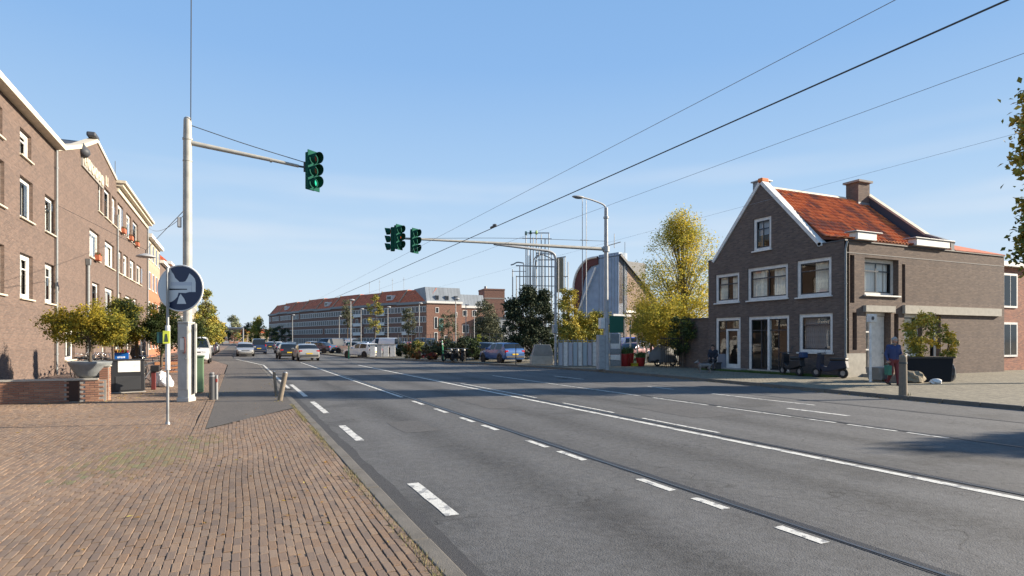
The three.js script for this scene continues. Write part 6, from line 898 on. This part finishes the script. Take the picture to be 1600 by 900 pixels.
  const bp = atDepth(268, 24), bn = thing('bench', 'brown wooden bench beside the pale mast', 'bench', bp, 0.3); for (const z of [-0.16, 0, 0.16]) part(bn, 'seat_slat', rbox(1.1, 0.04, 0.13, 0.01, 0, 0.45, z), std(0.28, 0.12, 0.05, 0.7)); for (const y of [0.62, 0.78]) part(bn, 'back_slat', rbox(1.1, 0.12, 0.03, 0.01, 0, y, -0.25), std(0.28, 0.12, 0.05, 0.7)); for (const x2 of [-0.45, 0.45]) { part(bn, 'leg', [rod(V(x2, 0, 0.18), V(x2, 0.43, 0.16), 0.025), rod(V(x2, 0, -0.2), V(x2, 0.84, -0.27), 0.025)], M.darkMetal); }
  const gb = atDepth(308.5, 19.5), gc = thing('green_cabinet', 'narrow green utility cabinet behind the pale mast', 'cabinet', gb); part(gc, 'body', rbox(0.36, 1.15, 0.3, 0.02, 0, 0.6, 0), std(0.10, 0.17, 0.09, 0.6)); part(gc, 'lid', rbox(0.42, 0.05, 0.36, 0.015, 0, 1.19, 0), std(0.08, 0.14, 0.075, 0.6)); part(gc, 'door', rbox(0.3, 0.95, 0.015, 0.005, 0, 0.6, 0.155), std(0.10, 0.17, 0.09, 0.6));
}
// ------------------------------------------------------------------ far pavement: panels, blocks, pots, trailer, railings
{
  const d = 38.5; srand(19);
  const fence = thing('panel_fence', 'row of pale grey metal site panels beside the lamp column', 'fence', atDepth(905, d, WALK), -YAW + 0.05), k = d / FOCAL;
  for (let i = 0; i < 9; i++) { const x0 = (872 + i * 7.6 - 905) * k; part(fence, 'panel', rbox(7.2 * k, 1.52 + rr(-0.08, 0.05), 0.05, 0.015, x0 + 3.6 * k, 0.78, rr(-0.03, 0.03)), i % 3 === 1 ? M.white : std(0.42 + rr(-.05, .1), 0.45, 0.48, 0.5)); part(fence, 'post', cyl(0.03, 0.03, 1.75, x0, 0, 0.06, 8), M.galv); }
  part(fence, 'rail', rod(V((872 - 905) * k, 1.62, 0.06), V((942 - 905) * k, 1.62, 0.06), 0.025), M.galv);
  const blk = (px, dd, w, h, lab, turn) => { const t = thing('concrete_block', lab, 'block', atDepth(px, dd, WALK), turn); part(t, 'lower_block', rbox(w, h * 0.48, 0.8, 0.04, 0, h * 0.24, 0), M.paleConcrete); part(t, 'upper_block', prism([[-w * 0.42, 0], [w * 0.5, 0], [w * 0.36, h * 0.52], [-w * 0.3, h * 0.52]], 0.7, 0.03).translate(0, h * 0.485 + 0.03, 0.35), M.concrete); };
  blk(846, 41, 1.5, 1.3, 'pair of stacked concrete blocks beneath the evergreen tree', -0.3);
  const wb = thing('barrier_panels', 'white arched barrier panels beside the parked white hatchback', 'barrier', atDepth(598, 58, WALK), -0.2); for (let i = 0; i < 4; i++) part(wb, 'panel', rbox(0.5, 1.25, 0.06, 0.1, -0.95 + i * 0.63, 0.64, 0), i === 1 ? M.greyPaint : M.white); part(wb, 'rail', [boxAt(-1.3, 1.2, -0.05, 1.3, 1.3, 0.05), boxAt(-1.3, 0.02, -0.12, 1.3, 0.1, 0.12)], M.concrete);
  for (let i = 0; i < 3; i++) { const g = thing('motorbike', 'dark motorbike in the row among the shrubs', 'motorbike', atDepth(700 + i * 12, 47.5, WALK), 0.7 + i * 0.2, 'motorbikes parked among the shrubs'); for (const z of [-0.62, 0.62]) part(g, 'wheel', new THREE.TorusGeometry(0.25, 0.07, 8, 20).translate(z, 0.32, 0), M.rubber); part(g, 'body', [rbox(0.7, 0.3, 0.3, 0.1, 0, 0.62, 0), rbox(0.5, 0.4, 0.3, 0.05, 0, 0.4, 0)], M.black); part(g, 'seat', rbox(0.6, 0.12, 0.26, 0.05, -0.35, 0.82, 0), M.rubber); part(g, 'handlebar', [rod(V(0.42, 1.0, -0.35), V(0.42, 1.0, 0.35), 0.02), rod(V(0.62, 0.32, 0), V(0.42, 1.0, 0), 0.035)], M.galv); part(g, 'headlight', new THREE.SphereGeometry(0.1, 10, 8).translate(0.52, 0.88, 0), M.white); }
  const pot = (px, dd, r, h, lab) => { const t = thing('plant_pot', lab, 'pot', atDepth(px, dd, WALK)); part(t, 'pot', lathe([[0, 0], [r * 0.75, 0], [r, h], [r * 1.06, h], [r * 1.06, h + 0.05], [r * 0.9, h + 0.05], [r * 0.85, h - 0.03], [0, h - 0.03]], 24), M.plasticRed); part(t, 'plant', blades(300, () => V(gauss() * r * 0.6, h, gauss() * r * 0.6), 0.45, 0.025, [[0.05, 0.09, 0.025], [0.09, 0.13, 0.03]]), grassMat); };
  pot(976, 38.5, 0.3, 0.75, 'tall dark red plant pot beside the lamp column'); pot(984, 38.8, 0.28, 0.78, 'dark red pot standing against the tall one'); pot(1001, 38.5, 0.3, 0.5, 'round dark red plant pot beside the covered trailer');
  const cr = thing('yellow_crate', 'small yellow crate on the ground between the red pots', 'crate', atDepth(991.5, 38.4, WALK)); part(cr, 'crate', rbox(0.36, 0.18, 0.3, 0.02, 0, 0.09, 0), std(0.42, 0.34, 0.03, 0.5)); part(cr, 'rim', boxAt(-0.2, 0.17, -0.17, 0.2, 0.2, 0.17), std(0.38, 0.3, 0.03, 0.5));
  const gb = thing('green_bin', 'low green box with a pale lid behind the red pots', 'bin', atDepth(995, 41, WALK)); part(gb, 'body', rbox(1.0, 0.7, 0.6, 0.03, 0, 0.37, 0), std(0.03, 0.09, 0.07, 0.6)); part(gb, 'lid', rbox(1.08, 0.08, 0.66, 0.02, 0, 0.76, 0), M.leadGrey);
  const tr = thing('covered_trailer', 'grey tarpaulin covered trailer before the railings', 'trailer', atDepth(1035, 38.5, WALK), -0.3); part(tr, 'tarpaulin', (() => { const g = new THREE.SphereGeometry(1, 26, 14, 0, 6.283, 0, 1.75), p = g.attributes.position; for (let i = 0; i < p.count; i++) { const n = 0.92 + 0.16 * vnoise(p.getX(i) * 4 + 9, p.getY(i) * 2 + p.getZ(i) * 4 + 30, 999, 3); p.setXYZ(i, p.getX(i) * 0.92 * n, p.getY(i) * 0.95 * n + 0.42, p.getZ(i) * 0.6 * n); } g.computeVertexNormals(); return g; })(), std(0.12, 0.125, 0.13, 0.7)); part(tr, 'chassis', rbox(1.7, 0.16, 0.9, 0.03, 0, 0.3, 0), M.black); for (const s of [-0.5, 0.5]) part(tr, 'wheel', new THREE.TorusGeometry(0.17, 0.06, 8, 18).translate(s, 0.23, 0.46), M.rubber); part(tr, 'drawbar', rod(V(0.8, 0.3, 0), V(1.5, 0.25, 0), 0.03), M.galv);
  const rl = thing('railing', 'black iron railing between the covered trailer and the garden wall', 'railing', atDepth(1050, 36.5, WALK), -YAW), kk = 36.5 / FOCAL; for (let i = 0; i <= 12; i++) part(rl, 'bar', cyl(0.018, 0.018, 1.9, (i - 6) * 0.11, 0, 0, 6), M.black); part(rl, 'rail', [boxAt(-0.72, 1.75, -0.02, 0.72, 1.8, 0.02), boxAt(-0.72, 0.2, -0.02, 0.72, 0.25, 0.02)], M.black);
  for (const [px, dd, py, lab] of [[969, 39, 498, 'white post standing beside the green sign'], [985, 44, 503, 'white post before the dark red car'], [996, 44, 512, 'short white post before the blue van'], [1010, 44, 506, 'white post in front of the silver car'], [1028, 41, 514, 'stout white post beside the covered trailer']]) { const t = thing('white_post', lab, 'post', atDepth(px, dd, WALK)); part(t, 'post', cyl(0.06, 0.06, heightAt(py, dd)), M.white); part(t, 'cap', cyl(0.07, 0.05, 0.06, 0, heightAt(py, dd), 0), M.greyPaint); }
  const ns = thing('notice_stack', 'stack of pale printed notice boards leaning behind the lamp column', 'notice board', atDepth(961.5, 38, WALK), -0.35); for (let i = 0; i < 4; i++) part(ns, 'board', rbox(0.62, 0.34, 0.06, 0.01, 0, 0.22 + i * 0.36, 0), i % 2 ? M.white : M.leadGrey); part(ns, 'frame', [cyl(0.03, 0.03, 1.6, -0.35, 0, 0), cyl(0.03, 0.03, 1.6, 0.35, 0, 0)], M.galv);
  // before the sunlit side wall
  const zt = -15.2, pb = thing('planter_box', 'large dark planter box with a yellow flowering shrub', 'planter', V(xOnZ(1440, zt), WALK, zt), -0.38); part(pb, 'box', [prism([[-0.85, 0], [0.85, 0], [0.95, 0.95], [-0.95, 0.95]], 0.9, 0.02).translate(0, 0.02, 0.45)], new THREE.MeshPhysicalMaterial({ color: rgb(0.02, 0.022, 0.026), roughness: 0.95, specularIntensity: 0.1 })); part(pb, 'earth', boxAt(-0.88, 0.95, -0.4, 0.88, 0.995, 0.4), M.soil); part(pb, 'rim', [boxAt(-1.0, 0.93, 0.40, 1.0, 1.0, 0.5), boxAt(-1.0, 0.93, -0.5, 1.0, 1.0, -0.41)], M.black);
  const st = thing('stone_trough', 'grey stone trough below the side door', 'trough', V(xOnZ(1383, -15.9), WALK, -15.9)); part(st, 'trough', prism([[-0.62, 0.1], [0.62, 0.1], [0.8, 0.55], [-0.8, 0.55]], 0.5, 0.03).translate(0, 0.0, 0.25), M.concrete); part(st, 'foot', [boxAt(-0.5, 0, -0.2, -0.3, 0.1, 0.2), boxAt(0.3, 0, -0.2, 0.5, 0.1, 0.2)], M.concrete); part(st, 'flowers', blades(120, () => V(rr(-0.6, 0.6), 0.02, 0.36), 0.16, 0.02, [[0.5, 0.5, 0.5], [0.35, 0.05, 0.06], [0.08, 0.1, 0.04]]), grassMat);
  const hp = thing('hydrant_post', 'short brick pier beside the stone trough', 'post', V(xOnZ(1394, -15.3), WALK, -15.3)); part(hp, 'pier', rbox(0.26, 0.75, 0.26, 0.02, 0, 0.38, 0), M.tanBrick); part(hp, 'cap', rbox(0.32, 0.06, 0.32, 0.015, 0, 0.78, 0), M.concrete);
}
// scooters under covers against the front of the gabled house
{
  const scooter = (px, lab, turn, cover, box2) => { const t = thing('scooter', lab, 'scooter', V(23.75, WALK, zOnX(px, 23.75)), turn); for (const x of [-0.6, 0.6]) { const w = part(t, 'wheel', new THREE.TorusGeometry(0.17, 0.06, 8, 20).translate(x, 0.23, 0), M.rubber); part(w, 'rim', cyl(0.11, 0.11, 0.07, 0, -0.035, 0, 14).rotateX(Math.PI / 2).translate(x, 0.23, 0), M.galv); }
    const c = cover || std(0.02, 0.022, 0.03, 0.4); part(t, 'body', [prism([[-0.78, 0.5], [-0.15, 0.34], [0.2, 0.3], [0.42, 0.5], [0.38, 0.58], [0.05, 0.4], [-0.1, 0.7], [-0.72, 0.74]], 0.2, 0.04).translate(0, 0, 0.1)], c); part(t, 'front_shield', prism([[0.36, 0.32], [0.5, 0.42], [0.44, 1.0], [0.36, 0.98]], 0.28, 0.03).translate(0, 0, 0.14), c); part(t, 'seat', rbox(0.72, 0.14, 0.3, 0.06, -0.42, 0.82, 0), M.black); part(t, 'handlebar', [rod(V(0.36, 1.08, -0.33), V(0.36, 1.08, 0.33), 0.02), rod(V(0.4, 1.05, 0), V(0.6, 0.25, 0), 0.035)], M.darkMetal); part(t, 'headlight', new THREE.SphereGeometry(0.09, 12, 8).translate(0.45, 0.98, 0), M.darkMetal); part(t, 'mirror', [rod(V(0.36, 1.08, 0.25), V(0.34, 1.28, 0.3), 0.01), cyl(0.06, 0.06, 0.02).rotateX(1.5).translate(0.34, 1.3, 0.3)], M.darkMetal); if (box2) part(t, 'top_box', rbox(0.3, 0.26, 0.3, 0.05, -0.85, 0.98, 0), std(0.01, 0.04, 0.12, 0.5)); };
  scooter(1236, 'black scooter with blue top box parked between the shopfront and ground floor window', 1.35, std(0.012, 0.013, 0.016, 0.5), true); scooter(1296, 'dark blue covered scooter parked at the house corner', 1.7, std(0.01, 0.016, 0.035, 0.6));
}

{ // wire fence on posts behind the planting
  const a = atDepth(622, 68, WALK), b = atDepth(822, 50, WALK), f = thing('yard_fence', 'dark wire fence on thin posts behind the hedge plants', 'fence', a), n = 22, d = b.clone().sub(a);
  for (let i = 0; i <= n; i++) part(f, 'post', cyl(0.035, 0.035, 2.3, d.x * i / n, 0, d.z * i / n, 8), M.darkMetal);
  for (const y of [0.15, 0.5, 0.85, 1.2, 1.55, 1.9, 2.25]) part(f, 'rail', rod(V(0, y, 0), V(d.x, y, d.z), 0.012, 0.012, 5), M.darkMetal);
}

// ================================================================== PEOPLE AND A DOG: one continuous surface each, meshed from joined tapered limbs
function fleshOut(bones, size, centre, res, k = 0.03) {      // bones: [ax ay az bx by bz ra rb [r g b]]
  const mc = new MarchingCubes(res, new THREE.MeshStandardMaterial(), false, false, 120000), h = res / 2, B = bones.map(b => { const a = V(b[0], b[1], b[2]), d = V(b[3] - b[0], b[4] - b[1], b[5] - b[2]); return { a, d, l: Math.max(1e-9, d.lengthSq()), ra: b[6], rb: b[7], c: b[8] }; });
  const sdf = (x, y, z, B2, out) => { let m = 9, best = 9, col = null; for (const b of B2) { const px = x - b.a.x, py = y - b.a.y, pz = z - b.a.z, t = Math.min(1, Math.max(0, (px * b.d.x + py * b.d.y + pz * b.d.z) / b.l)), dx = px - b.d.x * t, dy = py - b.d.y * t, dz = pz - b.d.z * t, d = Math.sqrt(dx * dx + dy * dy + dz * dz) - (b.ra + (b.rb - b.ra) * t); if (d < best) { best = d; col = b.c; } const hh = Math.max(0, Math.min(1, 0.5 + 0.5 * (m - d) / k)); m = m * (1 - hh) + d * hh - k * hh * (1 - hh); } if (out) out.c = col; return m; };
  const w = (i) => (i - h) / h * size;
  for (let iz = 0; iz < res; iz++) for (let iy = 0; iy < res; iy++) {
    const y = w(iy) + centre.y, z = w(iz) + centre.z, near = B.filter(b => { const lo = Math.min(b.a.y, b.a.y + b.d.y) - 0.2, hi = Math.max(b.a.y, b.a.y + b.d.y) + 0.2, lz = Math.min(b.a.z, b.a.z + b.d.z) - 0.25, hz = Math.max(b.a.z, b.a.z + b.d.z) + 0.25; return y > lo && y < hi && z > lz && z < hz; });
    for (let ix = 0; ix < res; ix++) mc.field[ix + iy * res + iz * res * res] = near.length ? -sdf(w(ix) + centre.x, y, z, near) : -1;
  }
  mc.isolation = 0; mc.update();
  const n = mc.count, pos = mc.positionArray.slice(0, n * 3), col = new Float32Array(n * 3), o = {};
  for (let i = 0; i < n; i++) { for (let q = 0; q < 3; q++) pos[i * 3 + q] = pos[i * 3 + q] * size + centre.getComponent(q); sdf(pos[i * 3], pos[i * 3 + 1], pos[i * 3 + 2], B, o); col.set(o.c, i * 3); }
  let g = new THREE.BufferGeometry(); g.setAttribute('position', new THREE.BufferAttribute(pos, 3)); g.setAttribute('color', new THREE.BufferAttribute(col, 3)); g = mergeVertices(g, 1e-5); g.computeVertexNormals(); return g;
}
const skinMat = new THREE.MeshStandardMaterial({ vertexColors: true, roughness: 0.8 });
function hand(at, dir, side, skin, curl = 0.5) {              // palm and five fingers of different lengths, bent at the knuckles
  const d = dir.clone().normalize(), up = Math.abs(d.z) > 0.8 ? V(0, 1, 0) : V(0, 0, 1), s = d.clone().cross(up).normalize().multiplyScalar(side), n = s.clone().cross(d).normalize().multiplyScalar(side), bones = [], P = (a, b, c) => at.clone().addScaledVector(d, a).addScaledVector(s, b).addScaledVector(n, c), add = (p, q, r0, r1) => bones.push([p.x, p.y, p.z, q.x, q.y, q.z, r0, r1, skin]);
  for (const b of [-0.025, 0, 0.025]) add(P(0, b * 0.7, 0), P(0.075, b, 0), 0.018, 0.016);
  [[-0.032, 0.062], [-0.011, 0.075], [0.011, 0.08], [0.032, 0.072]].forEach(([b, l]) => { const k0 = P(0.08, b, 0), k1 = P(0.08 + l * 0.5 * Math.cos(curl), b, l * 0.5 * Math.sin(curl)), k2 = P(0.08 + l * 0.5 * Math.cos(curl) + l * 0.5 * Math.cos(curl * 2.2), b, l * 0.5 * Math.sin(curl) + l * 0.5 * Math.sin(curl * 2.2)); add(k0, k1, 0.0095, 0.009); add(k1, k2, 0.009, 0.0075); });
  const t0 = P(0.015, 0.035, 0.004), t1 = P(0.05, 0.062, 0.018), t2 = P(0.078, 0.066, 0.03); add(t0, t1, 0.013, 0.011); add(t1, t2, 0.0105, 0.0085);
  return fleshOut(bones, 0.13, P(0.07, 0, 0.01), 44, 0.008);
}
function head(c, turn, skin, hair, o = {}) {                  // face looks along +z before the turn
  const b = []; const add = (x, y, z, X, Y, Z, r, R, col = skin) => b.push([x, y, z, X, Y, Z, r, R, col]);
  add(0, 0.03, -0.015, 0, 0.05, 0.0, 0.082, 0.08); add(0, -0.055, 0.035, 0, -0.01, 0.03, 0.05, 0.07); add(0, -0.085, 0.055, 0, -0.075, 0.05, 0.026, 0.03);            // skull, jaw, chin
  add(0, 0.015, 0.085, 0, -0.022, 0.108, 0.009, 0.015); add(-0.02, -0.052, 0.085, 0.02, -0.052, 0.085, 0.008, 0.008, [skin[0] * 0.75, skin[1] * 0.5, skin[2] * 0.5]);       // nose, mouth
  for (const s of [-1, 1]) { add(s * 0.03, 0.012, 0.077, s * 0.033, 0.012, 0.077, 0.011, 0.011, [0.05, 0.035, 0.03]); add(s * 0.02, 0.033, 0.083, s * 0.045, 0.034, 0.073, 0.007, 0.006, hair); add(s * 0.084, -0.02, -0.005, s * 0.086, 0.02, -0.012, 0.012, 0.016); }
  const g = fleshOut(b, 0.15, V(0, 0, 0), 56, 0.014);
  const hb = [[0, 0.05, -0.03, 0, 0.075, 0.0, 0.09, 0.076, hair], [0, 0.085, 0.03, 0, 0.08, 0.0, 0.052, 0.07, hair], [0, -0.02, -0.05, 0, 0.04, -0.04, 0.062, 0.08, hair], [-0.07, 0.01, -0.03, -0.07, 0.05, 0.0, 0.03, 0.04, hair], [0.07, 0.01, -0.03, 0.07, 0.05, 0.0, 0.03, 0.04, hair]];
  const hg = fleshOut(hb, 0.17, V(0, 0, 0), 48, 0.02);
  for (const q of [g, hg]) { q.rotateX(o.nod || 0); q.rotateY(turn); q.translate(c.x, c.y, c.z); } return [g, hg];
}
function person(label, pos, turn, o) {
  const t = thing('person', label, 'person', pos, turn), bones = [], J = o.joints, L = (a, b, r0, r1, c) => bones.push([...a, ...b, r0, r1, c]);
  const { jacket, trousers, skin, shoes, hair } = o, [hipL, hipR, kneeL, kneeR, ankL, ankR] = [J.hipL, J.hipR, J.kneeL, J.kneeR, J.ankL, J.ankR], add = (p, x, y, z) => [p[0] + x, p[1] + y, p[2] + z];
  L(hipL, kneeL, 0.095, 0.065, trousers); L(hipR, kneeR, 0.095, 0.065, trousers); L(kneeL, ankL, 0.066, 0.05, trousers); L(kneeR, ankR, 0.066, 0.05, trousers);
  for (const [a, toe] of [[ankL, J.toeL], [ankR, J.toeR]]) { L(add(a, 0, -0.035, -0.04), toe, 0.042, 0.034, shoes); L(add(a, 0, 0, 0), add(a, 0, -0.03, 0), 0.045, 0.045, shoes); }
  L(hipL, hipR, 0.115, 0.115, trousers); const ch = J.chest, hp = [(hipL[0] + hipR[0]) / 2, (hipL[1] + hipR[1]) / 2, (hipL[2] + hipR[2]) / 2];
  for (const s of [-0.06, 0.06]) L(add(hp, s, 0.08, 0), add(ch, s * 1.5, 0, 0), 0.125, 0.125, jacket); L(J.shL, J.shR, 0.075, 0.075, jacket);
  L(J.shL, J.elL, 0.064, 0.052, jacket); L(J.shR, J.elR, 0.064, 0.052, jacket); L(J.elL, J.wrL, 0.052, 0.037, jacket); L(J.elR, J.wrR, 0.052, 0.037, jacket);
  L(add(ch, 0, 0.13, 0), J.neck, 0.06, 0.052, skin); L(add(ch, 0, 0.13, -0.01), add(ch, 0, 0.17, -0.01), 0.075, 0.062, jacket);
  const body = fleshOut(bones, 0.92, V(0, 0.88, 0.0), 100, 0.035), v = p => V(...p), hd = head(v(J.head), o.look || 0, skin, hair, o), hands = [[J.elL, J.wrL, -1], [J.elR, J.wrR, 1]].map(([a, b, s]) => hand(v(b), v(b).sub(v(a)), s, skin, o.curl ?? 0.5));
  part(t, 'body', [body, hd[0], ...hands], skinMat); part(t, 'hair', hd[1], skinMat); return t;
}
// a man in a blue jacket and dark red trousers walks along the far pavement carrying a green bag
{
  const at = onGround(1396, 602, WALK), m = person('walking man in blue jacket and dark red trousers carrying a green bag', at, -0.35, { jacket: [0.028, 0.045, 0.13], trousers: [0.14, 0.026, 0.028], skin: [0.42, 0.24, 0.17], shoes: [0.015, 0.013, 0.012], hair: [0.32, 0.30, 0.28], look: 0.1, nod: 0.12, curl: 0.9,
    joints: { hipL: [-0.1, 0.92, 0], hipR: [0.1, 0.92, 0], kneeL: [-0.11, 0.52, 0.06], kneeR: [0.10, 0.5, 0.05], ankL: [-0.12, 0.12, -0.14], ankR: [0.09, 0.08, 0.14], toeL: [-0.12, 0.045, 0.0], toeR: [0.10, 0.04, 0.3], chest: [0, 1.32, 0.02], shL: [-0.19, 1.42, 0.0], shR: [0.19, 1.42, 0.01], elL: [-0.27, 1.15, -0.04], elR: [0.28, 1.16, 0.0], wrL: [-0.27, 0.92, 0.06], wrR: [0.16, 1.12, 0.24], neck: [0, 1.52, 0.03], head: [0, 1.63, 0.06] } });
  part(m, 'scarf', new THREE.TorusGeometry(0.075, 0.03, 8, 18).rotateX(1.35).translate(0, 1.5, 0.03), std(0.18, 0.16, 0.14, 0.9));
  const bag = solo('shopping_bag', 'green shopping bag in the hand of the walking man', 'bag', [prism([[-0.13, -0.32], [0.13, -0.32], [0.15, 0], [-0.15, 0]], 0.1, 0.015).translate(0, 0, 0.05), new THREE.TorusGeometry(0.08, 0.008, 6, 14, Math.PI).translate(0, 0, 0)], std(0.03, 0.16, 0.11, 0.6), [0, 0, 0]);
  const w = V(-0.27, 0.84, 0.085).applyEuler(new THREE.Euler(0, -0.35, 0)).add(at); bag.position.copy(w).add(V(0, -0.12, 0)); bag.rotation.y = 1.0;
}
// somebody sits on a low bench by the shop door, a pale dog in front
{
  const bp = V(23.95, WALK, zOnX(1113, 23.95)), b = thing('low_bench', 'low dark bench by the shop door of the gabled house', 'bench', bp, -Math.PI / 2); part(b, 'seat', rbox(1.1, 0.07, 0.4, 0.02, 0, 0.42, 0), M.darkMetal); for (const x of [-0.45, 0.45]) part(b, 'leg', boxAt(x - 0.04, 0, -0.17, x + 0.04, 0.385, 0.17), M.darkMetal);
  person('seated person in dark navy clothes on the low bench', bp.clone().add(V(0.02, 0, 0.05)), -Math.PI / 2 + 0.5, { jacket: [0.012, 0.016, 0.03], trousers: [0.05, 0.05, 0.055], skin: [0.4, 0.25, 0.19], shoes: [0.02, 0.02, 0.02], hair: [0.03, 0.022, 0.018], look: -0.3, nod: 0.15,
    joints: { hipL: [-0.1, 0.56, -0.02], hipR: [0.1, 0.56, -0.02], kneeL: [-0.13, 0.54, 0.4], kneeR: [0.13, 0.54, 0.4], ankL: [-0.13, 0.1, 0.38], ankR: [0.14, 0.1, 0.42], toeL: [-0.14, 0.04, 0.54], toeR: [0.16, 0.04, 0.58], chest: [0, 0.96, 0.03], shL: [-0.19, 1.06, 0.02], shR: [0.19, 1.06, 0.02], elL: [-0.24, 0.8, 0.08], elR: [0.24, 0.8, 0.08], wrL: [-0.12, 0.68, 0.28], wrR: [0.12, 0.68, 0.28], neck: [0, 1.16, 0.05], head: [0, 1.27, 0.08] } });
  const F = [0.2, 0.185, 0.175], D = [0.12, 0.11, 0.10], dog = [[0.2, 0.36, 0, -0.2, 0.38, 0, 0.1, 0.085, F], [0.24, 0.37, 0, 0.24, 0.33, 0, 0.11, 0.1, F], [-0.2, 0.37, 0, -0.26, 0.36, 0, 0.085, 0.09, F], [0.28, 0.42, 0, 0.38, 0.53, 0, 0.075, 0.055, F], [0.38, 0.54, 0, 0.42, 0.54, 0, 0.065, 0.055, F], [0.42, 0.53, 0, 0.53, 0.5, 0, 0.045, 0.026, F], [0.53, 0.505, 0, 0.54, 0.5, 0, 0.022, 0.018, [0.02, 0.02, 0.02]]];
  for (const s of [-1, 1]) { dog.push([0.36, 0.6, s * 0.045, 0.33, 0.66, s * 0.06, 0.024, 0.01, D]); dog.push([0.24, 0.32, s * 0.06, 0.25, 0.17, s * 0.065, 0.045, 0.028, F], [0.25, 0.17, s * 0.065, 0.245, 0.03, s * 0.065, 0.026, 0.022, F], [0.245, 0.025, s * 0.065, 0.28, 0.022, s * 0.065, 0.024, 0.02, F]); dog.push([-0.25, 0.34, s * 0.06, -0.2, 0.21, s * 0.07, 0.06, 0.038, F], [-0.2, 0.21, s * 0.07, -0.29, 0.13, s * 0.07, 0.034, 0.024, F], [-0.29, 0.13, s * 0.07, -0.27, 0.03, s * 0.07, 0.023, 0.021, F], [-0.27, 0.025, s * 0.07, -0.235, 0.022, s * 0.07, 0.024, 0.02, F]); }
  dog.push([-0.33, 0.4, 0, -0.44, 0.46, 0, 0.024, 0.018, F], [-0.44, 0.46, 0, -0.5, 0.55, 0, 0.018, 0.01, F]);
  const dg = thing('dog', 'small pale grey dog standing before the seated person', 'dog', onGround(1101, 582, WALK), Math.PI - 0.35); part(dg, 'body', fleshOut(dog, 0.6, V(0, 0.36, 0), 84, 0.03), skinMat); part(dg, 'collar', new THREE.TorusGeometry(0.068, 0.012, 6, 18).rotateY(1.57).rotateZ(0.85).translate(0.33, 0.475, 0), std(0.3, 0.03, 0.03, 0.5));
}
// a figure in a dark coat stands among the bicycles
person('standing person in a long dark coat among the parked bicycles', atDepth(213.5, 25.5), 2.4, { jacket: [0.015, 0.017, 0.025], trousers: [0.02, 0.02, 0.028], skin: [0.45, 0.25, 0.17], shoes: [0.02, 0.02, 0.02], hair: [0.25, 0.1, 0.035], joints: { hipL: [-0.1, 0.92, 0], hipR: [0.1, 0.92, 0], kneeL: [-0.1, 0.5, 0.03], kneeR: [0.11, 0.5, 0.03], ankL: [-0.11, 0.09, 0], ankR: [0.12, 0.09, 0], toeL: [-0.12, 0.04, 0.16], toeR: [0.14, 0.04, 0.16], chest: [0, 1.32, 0.0], shL: [-0.19, 1.42, 0], shR: [0.19, 1.42, 0], elL: [-0.26, 1.14, -0.03], elR: [0.26, 1.14, -0.03], wrL: [-0.24, 0.9, 0.06], wrR: [0.24, 0.9, 0.06], neck: [0, 1.52, 0.02], head: [0, 1.63, 0.04] } });

renderer.render(scene, camera);
